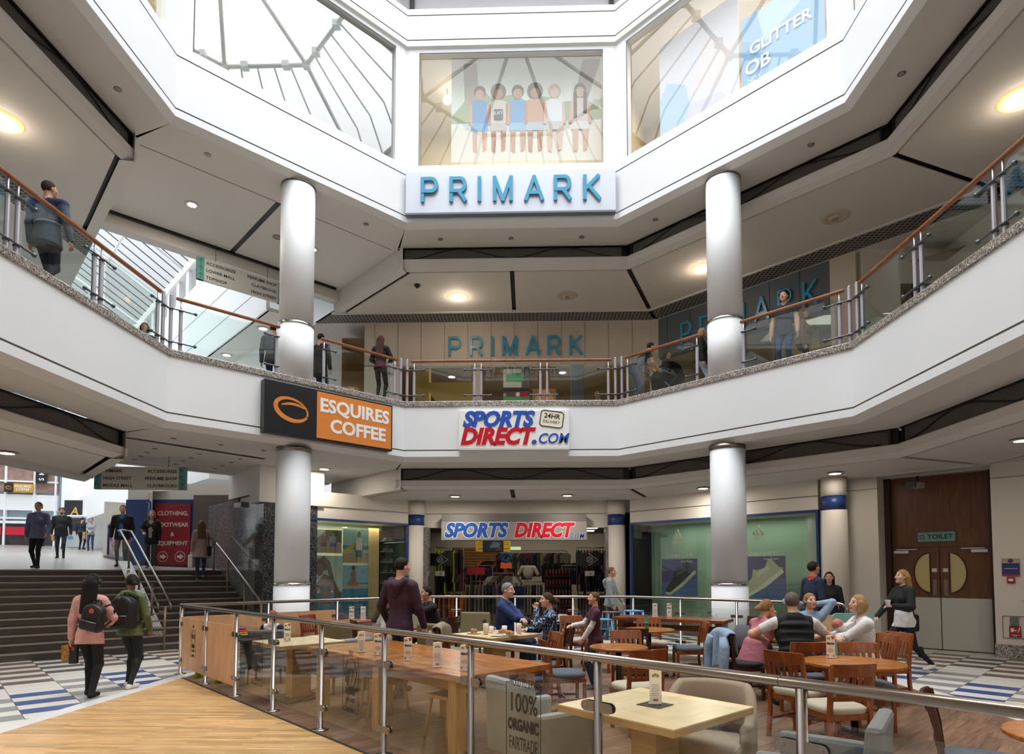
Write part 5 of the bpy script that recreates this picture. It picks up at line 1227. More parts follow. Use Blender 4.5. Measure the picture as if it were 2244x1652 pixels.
for k, c in enumerate(('3f7fc0', 'e8d23c', 'e0762c', 'd8402c', '6a3fa0')): MB().lathe([(.085-.012*abs(k-1.5), .03*k), (.09-.012*abs(k-1.5), .03*k+.015), (.08-.014*abs(k-1)-.01*k*(k > 3), .03*k+.03)], seg=16).build('band', mat('toy_'+c, c, .8), t)
t2 = thing('side_shelf', 'low dark shelf behind the third glass panel holding a toy', 'shelf', (-4.15, 8.92, .006), -R45); MB().box(-.25, .35, -.12, .12, .66, .69).build('top', dark, t2); MB().box(-.03, .03, -.03, .03, 0, .66).build('leg', dark, t2)
# ------------------------------------------------------------ people: one smooth surface each, grown from a posed skeleton
class Sk:
    def __init__(s): s.p = []
    def cap(s, a, b, ra, rb, reg, k=.02, flat=None):
        s.p.append(('c', np.array(a, float), np.array(b, float), ra, rb, reg, k, flat)); return s
    def con(s, a, b, ra, rb, reg, k=.02, flat=None):
        s.p.append(('k', np.array(a, float), np.array(b, float), ra, rb, reg, k, flat)); return s
    def ell(s, c, r, reg, k=.02, R=None):
        s.p.append(('e', np.array(c, float), np.array(r, float), R, 0, reg, k, None)); return s
    def box(s, c, r, reg, k=.01, R=None, rnd=.02):
        s.p.append(('b', np.array(c, float), np.array(r, float), R, rnd, reg, k, None)); return s
def _d(p, P):
    if p[0] == 'c':
        _, a, b, ra, rb, _, _, fl = p; X = P-a; ab = b-a
        if fl is not None:
            n, f = fl; n = np.array(n, float); X = X+(f-1)*(X@n)[..., None]*n; ab = ab+(f-1)*(ab@n)*n
        t = np.clip((X@ab)/max(ab@ab, 1e-9), 0, 1); return np.sqrt(((X-t[..., None]*ab)**2).sum(-1))-(ra+(rb-ra)*t)
    if p[0] == 'k':
        q = _d(('c',)+p[1:], P); u = (p[2]-p[1])/np.linalg.norm(p[2]-p[1]); return np.maximum(q, (P-p[2])@u)
    X = P-p[1]
    if p[3] is not None: X = X@p[3]
    if p[0] == 'e':
        q0 = X/p[2]; k0 = np.sqrt((q0**2).sum(-1)); k1 = np.sqrt(((q0/p[2])**2).sum(-1))+1e-9; return k0*(k0-1)/k1
    q0 = np.abs(X)-(p[2]-p[4]); return np.sqrt((np.maximum(q0, 0)**2).sum(-1))+np.minimum(q0.max(-1), 0)-p[4]
def _bb(p):
    if p[0] in 'ck': return np.minimum(p[1]-p[3], p[2]-p[4]), np.maximum(p[1]+p[3], p[2]+p[4])
    r = p[2] if p[3] is None else np.full(3, np.linalg.norm(p[2])); return p[1]-r, p[1]+r
def polygonize(prims, h, cut=None):
    lo = np.min([_bb(p)[0] for p in prims], 0)-.04; hi = np.max([_bb(p)[1] for p in prims], 0)+.04
    n = np.ceil((hi-lo)/h).astype(int)+1; D_ = np.full(n, .5, np.float32)
    for p in prims:
        a, b = _bb(p); pad = .05+p[6]
        i0 = np.maximum(((a-pad-lo)/h).astype(int), 0); i1 = np.minimum(((b+pad-lo)/h).astype(int)+2, n)
        if (i1 <= i0).any(): continue
        ax = [lo[k]+h*np.arange(i0[k], i1[k]) for k in range(3)]; G = np.stack(np.meshgrid(*ax, indexing='ij'), -1)
        d = _d(p, G).astype(np.float32); sl = tuple(slice(i0[k], i1[k]) for k in range(3)); o = D_[sl]; k = p[6]
        hh = np.clip(.5+.5*(o-d)/k, 0, 1); D_[sl] = o*(1-hh)+d*hh-k*hh*(1-hh)
    if cut is not None:
        ax = [lo[k]+h*np.arange(n[k]) for k in range(3)]; D_ = np.maximum(D_, cut(np.stack(np.meshgrid(*ax, indexing='ij'), -1)).astype(np.float32))
    D_[0] = D_[-1] = .5; D_[:, 0] = D_[:, -1] = .5; D_[:, :, 0] = D_[:, :, -1] = .5
    I = D_ < 0; c = n-1
    cnt = np.zeros(c, int)
    for x in (0, 1):
        for y in (0, 1):
            for z in (0, 1): cnt += I[x:x+c[0], y:y+c[1], z:z+c[2]]
    act = (cnt > 0) & (cnt < 8); idx = np.full(c, -1); idx[act] = np.arange(act.sum()); A = np.argwhere(act)
    acc = np.zeros((len(A), 3)); w = np.zeros(len(A))
    for ax_ in range(3):
        o1, o2 = [k for k in range(3) if k != ax_]
        for u in (0, 1):
            for v in (0, 1):
                a = A.copy(); a[:, o1] += u; a[:, o2] += v; b = a.copy(); b[:, ax_] += 1
                da = D_[tuple(a.T)]; db = D_[tuple(b.T)]; m = (da < 0) != (db < 0); t = np.where(m, da/(da-db+1e-12), 0)
                pt = a.astype(float); pt[:, ax_] += t; acc[m] += pt[m]; w[m] += 1
    V = lo+h*acc/w[:, None]; F = []
    for ax_ in range(3):
        o1, o2 = (ax_+1) % 3, (ax_+2) % 3
        sl0 = [slice(1, c[k]) for k in range(3)]; sl0[ax_] = slice(0, c[ax_]); sl1 = list(sl0); sl1[ax_] = slice(1, c[ax_]+1)
        a, b = I[tuple(sl0)], I[tuple(sl1)]; E = np.argwhere(a != b)
        if not len(E): continue
        ins = a[tuple(E.T)]; off = np.ones(3, int); off[ax_] = 0; E = E+off
        q = []
        for u, v in ((0, 0), (1, 0), (1, 1), (0, 1)):
            e = E.copy(); e[:, o1] -= u; e[:, o2] -= v; q.append(idx[tuple(e.T)])
        Q = np.stack(q, 1); Q[~ins] = Q[~ins][:, ::-1]; F.append(Q)
    return V, np.concatenate(F)
def mesh_np(name, V, F, mats, mi=None):
    me = bpy.data.meshes.new(name); me.vertices.add(len(V)); me.vertices.foreach_set('co', V.astype(np.float32).ravel())
    me.loops.add(F.size); me.loops.foreach_set('vertex_index', F.astype(np.int32).ravel())
    me.polygons.add(len(F)); me.polygons.foreach_set('loop_start', np.arange(0, F.size, 4, dtype=np.int32)); me.polygons.foreach_set('loop_total', np.full(len(F), 4, dtype=np.int32))
    for m in mats: me.materials.append(m)
    if mi is not None: me.polygons.foreach_set('material_index', mi.astype(np.int32))
    me.polygons.foreach_set('use_smooth', np.ones(len(F), bool)); me.update(calc_edges=True); me.validate(); return me
def rotx(a): c, s = math.cos(a), math.sin(a); return np.array([[1, 0, 0], [0, c, -s], [0, s, c]])
def rotz(a): c, s = math.cos(a), math.sin(a); return np.array([[c, -s, 0], [s, c, 0], [0, 0, 1]])
def roty(a): c, s = math.cos(a), math.sin(a); return np.array([[c, 0, s], [0, 1, 0], [-s, 0, c]])
def ik(a, t, l1, l2, hint):
    d = t-a; L = np.linalg.norm(d); 
    if L > (l1+l2)*.995: t = a+d/L*(l1+l2)*.995; d = t-a; L = np.linalg.norm(d)
    u = d/L; x = (l1*l1-l2*l2+L*L)/(2*L); y = math.sqrt(max(l1*l1-x*x, 0)); hnt = np.array(hint, float); hnt = hnt-(hnt@u)*u; hnt /= (np.linalg.norm(hnt)+1e-9)
    return a+u*x+hnt*y, t
SKIN = mat('skin', 'c79478', .55, noise=.05, nscale=10); SKIN_D = mat('skin_brown', '8a5a42', .55); SKIN_P = mat('skin_pale', 'd6a58c', .55)
LIP = mat('lips', 'a35a52', .5); EYE = mat('eyes', '2e2420', .3); BROW = mat('brows', '5a4636', .7)
def cloth(name, col, b=.35): return mat('cloth_'+name, col, .85, noise=.18, nscale=14, bump=b, bscale=28)
def person(label, x, y, z, face, h=1.7, sex='m', sit=None, lean=0, twist=0, side=0, head=(0, 0), hL=None, hR=None, fL=None, fR=None, eL=None, eR=None, bulk=1.0, sleeve=1.0, cols=None, hem=-.06, loose=0., leg=0., hair='short', hairc='2c211b', skin=None, sreg='top', freg=None, vox=.010, force=None, extra=None, curl=(.5, .5), beard=None, stand_h=.93, foot_len=.0):
    """x,y,z ground point; face = direction looked along; hands/feet targets in body coordinates (right, forward, up) for a 1.75 m body"""
    s = h/1.75; rz = math.atan2(-face[0], face[1]); fem = sex == 'f'; skin = skin or SKIN
    cols = cols or {}; regs = ['skin', 'top', 'pants', 'shoe', 'a', 'b', 'c', 'lip', 'eye', 'brow']
    default = {'skin': skin, 'top': cloth('navy', '26304a'), 'pants': cloth('jeans', '232a3a'), 'shoe': black, 'a': black, 'b': signwhite, 'c': black, 'lip': LIP, 'eye': EYE, 'brow': BROW}
    M = [cols.get(r, default[r]) for r in regs]
    K = Sk(); ph = sit if sit is not None else stand_h
    P = np.array([0, 0, ph]); Rl = rotz(twist*.4) @ roty(side) @ rotx(-lean); Rc = Rl @ rotz(twist*.6)
    ch = P+Rl @ np.array([0, .005, .33]); nk = P+Rl @ np.array([0, -.01, .525]); sw = (.165 if fem else .19)*(1+(bulk-1)*.6)
    B = bulk
    bw = .155 if fem else .15
    K.ell(P+np.array([0, -.01, -.01]), (bw*1.08*B, .115*B, .125), 'pants', .03)
    for sg in (-1, 1): K.ell(P+np.array([sg*.075, -.055, -.045]), (.09*B, .09*B, .095), 'pants', .03)
    t0 = 'top'
    K.cap(P+Rl @ np.array([0, 0, .06]), P+Rl @ np.array([0, .0, .24]), (.115 if fem else .132)*B+loose*.7, (.118 if fem else .138)*B+loose*.7, t0, .04, (Rl @ np.array([0, 1, 0]), 1.28))
    K.ell(ch, ((.145 if fem else .17)*B+loose*.8, .108*B+loose*.6, .17), t0, .05, Rc)
    if fem:
        for sg in (-1, 1): K.ell(ch+Rc @ np.array([sg*.068, .085*B, -.0]), (.068*B, .06*B, .07), t0, .04)
    if bulk > 1.12: K.ell(P+Rl @ np.array([0, .07*B, .12]), (.13*B, .10*B, .14), t0, .05)
    sh = {sg: nk+Rc @ np.array([sg*sw, .0, -.065]) for sg in (-1, 1)}
    K.cap(sh[-1]*.93+sh[1]*.07, sh[1]*.93+sh[-1]*.07, .062+loose*.3, .062+loose*.3, t0, .05)
    for sg in (-1, 1): K.cap(nk+Rl @ np.array([0, -.01, .0]), nk+(sh[sg]-nk)*.75+np.array([0, 0, .02]), .05, .048, t0, .04)
    if hem < 0 and True:
        K.con(P+Rl @ np.array([0, 0, .10]), P+np.array([0, -.02, hem]), .128*B+loose*.8, (bw+.018)*B+loose*.5, t0, .015, ((0, 1, 0), 1.08))
    Rh = Rl @ rotz(head[0]) @ rotx(head[1]); hd = nk+Rl @ np.array([0, .005, .06])+Rh @ np.array([0, .025, .115])
    if lean > .35 or sit is not None: # look roughly level unless told otherwise
        Rh = rotz(twist+head[0]) @ rotx(head[1]-lean*.25); hd = nk+Rl @ np.array([0, .02, .06])+Rh @ np.array([0, .025, .115])
    n0 = len(K.p)
    K.cap(nk+Rl @ np.array([0, -.01, -.03]), hd+Rh @ np.array([0, -.03, -.05]), .056 if not fem else .048, .05 if not fem else .044, 'skin', .02)
    H = lambda a, b, c: hd+Rh @ np.array([a, b, c])
    K.ell(H(0, -.008, .03), (.074, .093, .092), 'skin', .02, Rh); K.ell(H(0, .03, -.035), (.058, .062, .078), 'skin', .03, Rh)
    K.cap(H(0, .088, .02), H(0, .106, -.018), .009, .014, 'skin', .012); K.ell(H(0, .068, -.088), (.026, .024, .02), 'skin', .02, Rh)
    for sg in (-1, 1): K.ell(H(sg*.076, -.008, -.002), (.011, .021, .03), 'skin', .008, Rh); K.ell(H(sg*.045, .06, -.015), (.022, .02, .02), 'skin', .02, Rh)
    n1 = len(K.p)
    # arms
    for sg, tgt, el, cu in ((-1, hL, eL, curl[0]), (1, hR, eR, curl[1])):
        a = sh[sg]
        if tgt is None: tgt = (sg*(sw+.07), .04, ph-.10) if sit is None else (sg*.16, .30, ph+.08)
        tgt = np.array(tgt, float); el = el if el is not None else (sg*.5, -.6, -.3)
        e, wr = ik(a, tgt, .285, .255, el); th = .012 if sleeve > 0 else 0
        K.cap(a, e, .056*(B*.5+.5)+th*.6+loose*.3, .043+th*.6+loose*.3, sreg if sleeve > .3 else 'skin', .02)
        if .3 < sleeve < .9:
            cutp = a+(e-a)*min(1, sleeve); K.p[-1] = ('k', a, cutp, .062+loose*.3, .056+loose*.3, sreg, .012, None); K.cap(cutp-(e-a)*.05, e, .045*B+(.008 if freg else 0), .040*B+(.008 if freg else 0), freg or 'skin', .015)
        K.cap(e, wr, .042+th*.7+loose*.3, .030+th*.7+loose*.2, sreg if sleeve >= .9 else (freg or 'skin'), .015)
        f = wr-e; f /= np.linalg.norm(f); n = np.cross(f, np.array([0, 0, 1.])); n = n if np.linalg.norm(n) > .2 else np.array([1., 0, 0])
        n /= np.linalg.norm(n); u = np.cross(n, f)  # n = across the fingers, u = back of the hand
        if abs(f[2]) > .8: n = np.array([0, 1., 0])-f*f[1]; n /= np.linalg.norm(n); u = np.cross(n, f)*(1 if sg < 0 else -1)
        pc = wr+f*.05; K.cap(wr, wr+f*.075, .028, .034, 'skin', .01, (u, 1.7))
        for q, (o, ln) in enumerate(((-.031, .062), (-.0105, .074), (.0105, .070), (.031, .055))):
            b0 = wr+f*.085+n*o; bend = cu*1.1; d1 = f*math.cos(bend*.6)-u*math.sin(bend*.6)*(-1 if False else 1); d2 = f*math.cos(bend*1.7)-u*math.sin(bend*1.7)
            K.cap(b0, b0+d1*ln*.55, .0095, .009, 'skin', .004); K.cap(b0+d1*ln*.55, b0+d1*ln*.55+d2*ln*.5, .009, .0075, 'skin', .004)
        tb = wr+f*.03+n*(.028*(1 if sg < 0 else -1)); td = f*.75+n*(.55*(1 if sg < 0 else -1))-u*.3; td /= np.linalg.norm(td); K.cap(tb, tb+td*.065, .012, .0095, 'skin', .006)
    # legs
    for sg, tgt in ((-1, fL), (1, fR)):
        hp = P+np.array([sg*.088, 0, -.05])
        if tgt is None: tgt = (sg*.095, 0, .075) if sit is None else (sg*.11, .46, .075)
        tgt = np.array(tgt, float); kn, an = ik(hp, tgt, .43, .42, (sg*.06, 1, .15))
        K.cap(hp, kn, .083*(B*.7+.3)+leg*.5, .054*(B*.5+.5)+leg, 'pants', .03); K.cap(kn, an, .052*(B*.5+.5)+leg, .037+leg*1.1, 'pants', .02)
        cf = kn+(an-kn)*.3; K.ell(cf+np.array([0, -.018, 0]), (.046, .05, .10), 'pants', .02)
        fd = np.array([sg*.12, 1., 0]); fd /= np.linalg.norm(fd); tilt = max(0, an[2]-.085); dz = -.045-min(.10, tilt*.6)
        K.cap(an+np.array([0, -.02, -.035]), an+fd*.15+np.array([0, 0, dz]), .038, .031, 'shoe', .02); K.cap(an+np.array([0, -.045, -.045]), an+np.array([0, 0, -.02]), .033, .036, 'shoe', .02)
    J = dict(P=P, ch=ch, nk=nk, hd=hd, sh=sh, Rl=Rl, Rc=Rc, Rh=Rh, H=H, K=K, sw=sw, ph=ph)
    if extra: extra(J)
    V, F = polygonize(K.p, vox/s)
    C = V[F].mean(1); best = np.full(len(C), 9.); reg = np.zeros(len(C), int)
    who = np.zeros(len(C), int)
    for ip, p in enumerate(K.p):
        d = _d(p, C); m = d < best; best[m] = d[m]; reg[m] = regs.index(p[5]); who[m] = ip
    if force is None and hem < 0: force = ('top', hem+.012)
    if force: m = (reg == 2) & (C[:, 2] > ph+force[1]) & (C[:, 1] < (.10 if sit is not None else 1)); reg[m] = regs.index(force[0])
    L_ = (C-hd) @ Rh; hm = (reg == 0) & (who >= n0) & (who < n1) & (np.linalg.norm(L_, axis=1) < .16) & (L_[:, 1] > .035)
    X, Z = np.abs(L_[:, 0]), L_[:, 2]
    reg[hm & (np.abs(X-.032) < .013) & (np.abs(Z-.018) < .008)] = 8; reg[hm & (np.abs(X-.033) < .019) & (np.abs(Z-.040) < .0045)] = 9; reg[hm & (X < .024) & (np.abs(Z+.056) < .0075)] = 7
    if beard: 
        reg[hm & (Z < -.045) & (reg == 0)] = 9
    me = mesh_np('person', V*s, F, M, reg); o = bpy.data.objects.new('person', me); S.collection.objects.link(o)
    o.location = (x, y, z); o.rotation_euler = (0, 0, rz); tag(o, label, 'person')
    if hair != 'none':
        G = Sk(); hk = .012
        G.ell(H(0, -.014, .034), (.083, .100, .098), 'a', hk, Rh)
        low = -.035
        if hair in ('long', 'bob', 'pony', 'longfront'): G.ell(H(0, -.035, .0), (.084, .08, .095), 'a', .02, Rh)
        if hair == 'bob':
            low = -.3; G.ell(H(0, -.03, -.03), (.098, .09, .10), 'a', .03, Rh)
            for sg in (-1, 1): G.cap(H(sg*.075, .015, .02), H(sg*.08, .01, -.09), .03, .028, 'a', .02)
        if hair in ('long', 'longfront'):
            low = -.6; dn = np.array([0, -.09, -.02]); b_ = nk+Rl @ np.array([0, -.10, -.22])
            for q in (-.055, 0, .055): G.cap(H(q, -.06, 0), b_+Rl @ np.array([q*1.3, 0, -.02*abs(q)]), .05, .035, 'a', .03)
            if hair == 'longfront':
                for sg in (-1, 1): G.cap(H(sg*.07, .0, .0), nk+Rl @ np.array([sg*.09, .07, -.10]), .03, .022, 'a', .02)
        if hair == 'pony': G.cap(H(0, -.10, .03), H(0, -.16, -.03), .034, .04, 'a', .02); G.cap(H(0, -.155, -.02), H(0, -.145, -.17), .042, .014, 'a', .02)
        if hair == 'bun': G.ell(H(0, -.07, .12), (.045, .045, .04), 'a', .02, Rh)
        if hair == 'curly': 
            rr = random.Random(3)
            for q in range(26): a_ = rr.uniform(0, 2*PI); b_ = rr.uniform(-.4, 1.2); G.ell(H(.085*math.cos(a_)*math.cos(b_), -.02+.095*math.sin(a_)*math.cos(b_), .035+.09*math.sin(b_)), (.03, .03, .03), 'a', .012)
            low = -.12
        def cut(Pg):
            L2 = (Pg-hd) @ Rh; f1 = L2[..., 1]*.80-np.maximum(L2[..., 2], -.05)*.60-(-.004 if hair == 'short' else .006); f2 = np.where(L2[..., 1] > .0, low*0-.0-L2[..., 2]*1-.0, low-L2[..., 2])
            f3 = np.where(L2[..., 1] > -.02, -(L2[..., 2]+.01)-.0, low-L2[..., 2]) if hair in ('short', 'curly') else low-L2[..., 2]
            r = np.maximum(f1, f3) if hair != 'bob' and hair != 'longfront' else np.maximum(np.where(np.abs(L2[..., 0]) > .055, -1, f1), f3)
            return r
        V2, F2 = polygonize(G.p, max(.008, vox*.9)/s, cut)
        if len(F2):
            me = mesh_np('hair', V2*s, F2, [mat('hair_'+hairc, hairc, .65, spec=.25, noise=.35, nscale=12, stretch=(6, 6, 1), bump=.4, bscale=40)]); ho = bpy.data.objects.new('hair', me); S.collection.objects.link(ho); ho.parent = o
    return o, J, s
NAVY = cloth('navy2', '1c2740'); BLK = cloth('black', '121214'); JEAN = cloth('denim', '2b3a55'); GREY = cloth('grey', '5a5d60'); WHT = cloth('white', 'd9d5d2'); PINK = cloth('pink', 'cf9a92'); GRN = cloth('olive', '5e6b45'); PURP = cloth('purple', '3d2438'); LDEN = cloth('light_denim', '8ea6bd'); KNIT = cloth('knit', 'b9b3aa', .8); ROSE = cloth('rose', 'b8707a'); BLU = cloth('blue', '1e3466'); MAR = cloth('maroon', '4d2338')
patt = speck('blouse_pattern', ['16203a', '1d2a4d', '7f97b8', '23335c', '141a2e', 'a8b8cc'], 55, .7, .2)
wshoe = mat('shoe_white', 'd8d4cf', .5); FZ = .006
# --- two girls walking towards the stairs
def a1(J):
    pass
g1, J1, s1 = person('girl in a pink sweatshirt with long dark hair and headphones walking away', -5.86, 8.15, 0, (-.2, 1), 1.60, 'f', cols=dict(top=PINK, pants=BLK, shoe=BLK), hem=-.16, loose=.03, leg=.006, hair='long', hairc='17110f', hL=(-.27, .02, .80), hR=(.17, .22, 1.05), eR=(.7, -.6, -.3), fL=(-.07, .16, .08), fR=(.08, -.08, .075), skin=SKIN, vox=.009)
hp = MB(); hp.tube([(.093*math.cos(a), 0, .105*math.sin(a)) for a in [PI*k/14 for k in range(15)]], .010, 8)
for sg in (-1, 1): hp.lathe([(.0, -.012), (.036, -.012), (.038, .0), (.034, .014), (0, .014)], (sg*.095, 0, 0), 16, axis='x')
def onperson(o, s, J, name, mb, m, at, R=None, label=None, cat=None, group=None):
    """a separate thing carried by a person, placed in body coordinates"""
    c, sn = math.cos(o.rotation_euler.z), math.sin(o.rotation_euler.z); at = np.array(at)*s
    t = thing(name, label, cat, (o.location.x+c*at[0]-sn*at[1], o.location.y+sn*at[0]+c*at[1], o.location.z+at[2]), o.rotation_euler.z, group)
    return t
t = onperson(g1, s1, J1, 'headphones', hp, dark, J1['hd']+np.array([0, -.005, .035]), label='dark headphones on the girl in the pink sweatshirt', cat='headphones'); hp.build('band', dark, t)
def backpack(o, s, J, at, w, h, d, label, kind):
    t = onperson(o, s, J, 'backpack', None, None, at, label=label, cat='backpack', group='black backpacks')
    m = MB(); n = 10; P_ = []
    prof = [(-w/2, 0), (w/2, 0), (w/2, h*.72)]+[(w/2*math.cos(a), h*.72+h*.28*math.sin(a)) for a in [PI*k/10 for k in range(1, 10)]]+[(-w/2, h*.72)]
    m.plate(prof, -d, 0); m.build('body', mat('bag_black', '141518', .55, bump=.2, bscale=40), t, bevel=.035)
    m = MB(); m.plate([(-w*.42, .03), (w*.42, .03), (w*.42, h*.42), (-w*.42, h*.42)], -d-.035, -d+.01); m.build('front_pocket', MATS['bag_black'], t, bevel=.02)
    MB().tube([(-w*.38, -d-.037, h*.40), (w*.38, -d-.037, h*.40)], .005, 6).build('zip', steel, t)
    MB().tube([(-.04, -.02, h), (-.03, -.03, h+.05), (.03, -.03, h+.05), (.04, -.02, h)], .008, 6).build('top_handle', MATS['bag_black'], t)
    for sg in (-1, 1): MB().tube([(sg*w*.3, .0, h*.95), (sg*w*.34, .10, h*1.0), (sg*w*.36, .20, h*.8), (sg*w*.38, .17, h*.35), (sg*w*.34, .02, h*.1)], .014, 6).build('strap', MATS['bag_black'], t)
    if kind == 1:
        m = MB(); m.lathe([(.033, -.004), (.033, 0)], (0, -d-.001, h*.78), 20, axis='y'); m.build('badge', mat('badge_red', 'c04a3a', .5), t)
    else:
        MB().lathe([(.012, -.01), (.012, 0)], (0, -d-.001, h*.93), 12, axis='y').build('ring', steel, t)
    return t
bp1 = backpack(g1, s1, J1, (.12, -.165, .98), .27, .36, .13, 'black rounded backpack with a red badge on the girl in pink', 1); bp1.rotation_euler = (.1, .25, g1.rotation_euler.z-.15)
tb = onperson(g1, s1, J1, 'snack_bag', None, None, (-.29, .04, .50), label='yellow and dark snack packet held by the girl in pink', cat='packet')
m = MB(); m.add([(-.10, 0, .22), (.0, -.03, .24), (.02, 0, .02), (-.08, -.02, .0), (-.09, .04, .22), (.0, .04, .24), (.02, .05, .02), (-.08, .04, .0)], [(0, 3, 2, 1), (4, 5, 6, 7), (0, 1, 5, 4), (1, 2, 6, 5), (2, 3, 7, 6), (3, 0, 4, 7)]); m.build('yellow_part', mat('snack_yellow', 'b0862c', .5, noise=.6, nscale=30, col2='7a3a1c'), tb)
MB().box(.01, .10, -.02, .04, -.02, .23).build('dark_part', mat('snack_dark', '1c1618', .5), tb); MB().box(.04, .07, -.023, -.02, .16, .20).build('logo', red, tb)
g2, J2, s2 = person('girl in an olive green hoodie with a large black backpack walking beside the pink one', -5.72, 8.78, 0, (.05, 1), 1.62, 'f', head=(.95, .05), cols=dict(top=GRN, pants=cloth('dark_speckle', '202124'), shoe=wshoe), hem=-.12, loose=.03, hair='pony', hairc='171210', skin=SKIN_D, hL=(-.20, .14, .88), hR=(.2, .16, .9), fL=(-.09, .10, .075), fR=(.10, -.12, .085), vox=.009,
    extra=lambda J: J['K'].cap(J['nk']+np.array([-.07, -.07, .0]), J['nk']+np.array([.07, -.07, .0]), .055, .055, 'top', .04))
backpack(g2, s2, J2, (.05, -.145, .93), .32, .46, .17, 'large black backpack on the girl in the olive hoodie', 2)
# --- cafe people
def hood(J):
    n = J['nk']
    for sg in (-1, 1): J['K'].cap(n+np.array([sg*.05, .06, -.03]), n+np.array([sg*.10, -.05, .0]), .035, .05, 'top', .015); J['K'].cap(n+np.array([sg*.10, -.05, .0]), n+np.array([sg*.03, -.14, -.07]), .05, .055, 'top', .015)
    J['K'].cap(n+np.array([0, -.12, -.06]), n+np.array([0, -.13, -.17]), .085, .05, 'top', .02)
person('young man in a purple hoodie walking away between the cafe tables', -1.72, 8.30, FZ, (.45, 1), 1.84, head=(-.35, 0), cols=dict(top=PURP, pants=JEAN, a=PURP), loose=.025, hem=-.10, hair='short', hairc='1f1714', skin=SKIN_P, hL=(-.30, .14, .92), hR=(.27, .18, .78), fL=(-.09, .22, .075), fR=(.09, -.2, .09), vox=.009, extra=hood)
person('long-haired woman in a pale grey knitted jumper seated with her back to us', -2.58, 10.3, FZ, (.9, .45), 1.66, 'f', sit=.56, lean=.35, cols=dict(top=KNIT, pants=JEAN), loose=.02, hair='long', hairc='4a3224', vox=.01)
person('heavily built man in black with hands clasped at his mouth, seated', -1.66, 10.95, FZ, (-.9, -.42), 1.78, sit=.57, lean=.22, bulk=1.22, cols=dict(top=BLK, pants=BLK), hair='short', hairc='1b1613', skin=SKIN, hL=(-.03, .30, 1.10), hR=(.03, .30, 1.10), eL=(-1, .1, -.8), eR=(1, .1, -.8), curl=(1.2, 1.2), vox=.008, head=(0, .05), loose=.01)
chair(-1.55, 11.0, D(-115), 'dark chair under the man in black', 'd', 'k')
person('grey-haired man in a navy blue jacket seated with his arms crossed', -.40, 10.15, FZ, (1, -.25), 1.84, sit=.58, lean=.05, bulk=1.12, cols=dict(top=BLU, pants=NAVY), loose=.03, hem=-.12, hair='short', hairc='8f8a84', skin=SKIN_P, head=(-.15, -.02), hL=(.20, .36, .86), hR=(-.02, .38, .82), eL=(-1, .3, -.5), eR=(1, .3, -.5), curl=(.6, .6), vox=.008, extra=lambda J: J['K'].cap(J['nk']+np.array([-.05, -.03, .0]), J['nk']+np.array([.05, -.03, .0]), .055, .055, 'top', .03))
person('woman with a brown ponytail in a blue patterned blouse, hand raised to her mouth', .34, 9.5, FZ, (-1, -.22), 1.68, 'f', sit=.57, lean=.05, cols=dict(top=patt, pants=NAVY), loose=.02, hem=-.14, hair='pony', hairc='4b3526', skin=SKIN_P, hL=(-.02, .24, 1.12), hR=(.12, .36, .80), eL=(-.5, .3, -1), vox=.008, curl=(1.3, .6))
boy, Jb, sb = person('boy in a maroon T-shirt over white sleeves standing between the chairs', .94, 8.88, FZ, (-1, -.12), 1.36, cols=dict(top=MAR, pants=JEAN, shoe=dark, a=WHT), hem=-.14, loose=.015, hair='short', hairc='6f4c30', skin=SKIN_P, hL=(-.10, .26, .86), hR=(.1, .38, 1.14), sleeve=.55, bulk=.92, vox=.0075, head=(.05, .08), fL=(-.09, .05, .075), fR=(.09, -.05, .075), freg='a')
person('woman in a loose pink blouse with a blond ponytail leaning on one hand', 3.0, 8.33, FZ, (1, .30), 1.66, 'f', sit=.56, lean=.30, cols=dict(top=ROSE, pants=BLK, shoe=SKIN_P), loose=.035, hem=-.12, hair='pony', hairc='9a6f42', skin=SKIN_P, hL=(-.12, .42, .84), hR=(.04, .33, 1.08), eR=(.6, .2, -1), fL=(-.12, .30, .075), fR=(.1, .2, .075), curl=(.6, 1.3), vox=.008, extra=lambda J: J['K'].con(J['P']+np.array([0, -.02, .16]), J['P']+np.array([0, -.05, -.07]), .14, .20, 'top', .03))
vest = cloth('vest', '14151a', .2)
def vst(J):
    for k in range(5): J['K'].ell(J['P']+J['Rl'] @ np.array([0, -.01, .05+.095*k]), (.19+.004*k, .15, .058), 'top', .012, J['Rl'])
    J['K'].cap(J['nk']+np.array([-.055, -.03, .0]), J['nk']+np.array([.055, -.03, .0]), .06, .06, 'top', .02)
person('man in a black padded vest over a white T-shirt seated with his back to us', 3.16, 7.42, FZ, (.12, 1), 1.78, sit=.57, lean=.20, bulk=1.2, cols=dict(top=vest, pants=NAVY, a=WHT), hair='short', hairc='6d625c', skin=SKIN_P, sleeve=.6, sreg='a', loose=.02, hL=(-.30, .38, .82), hR=(.26, .40, .80), eL=(-1, -.3, -.2), eR=(1, -.3, -.2), vox=.008, head=(-.25, .08), extra=vst)
person('blond woman in a light denim jacket with both hands behind her head', 4.14, 9.22, FZ, (-.12, -1), 1.68, 'f', sit=.57, lean=-.05, cols=dict(top=LDEN, pants=JEAN), loose=.02, hem=-.1, hair='pony', hairc='a37a4b', skin=SKIN_P, hL=(-.09, -.10, 1.22), hR=(.09, -.10, 1.22), eL=(-1, .25, .15), eR=(1, .25, .15), vox=.0075, head=(.25, .05))
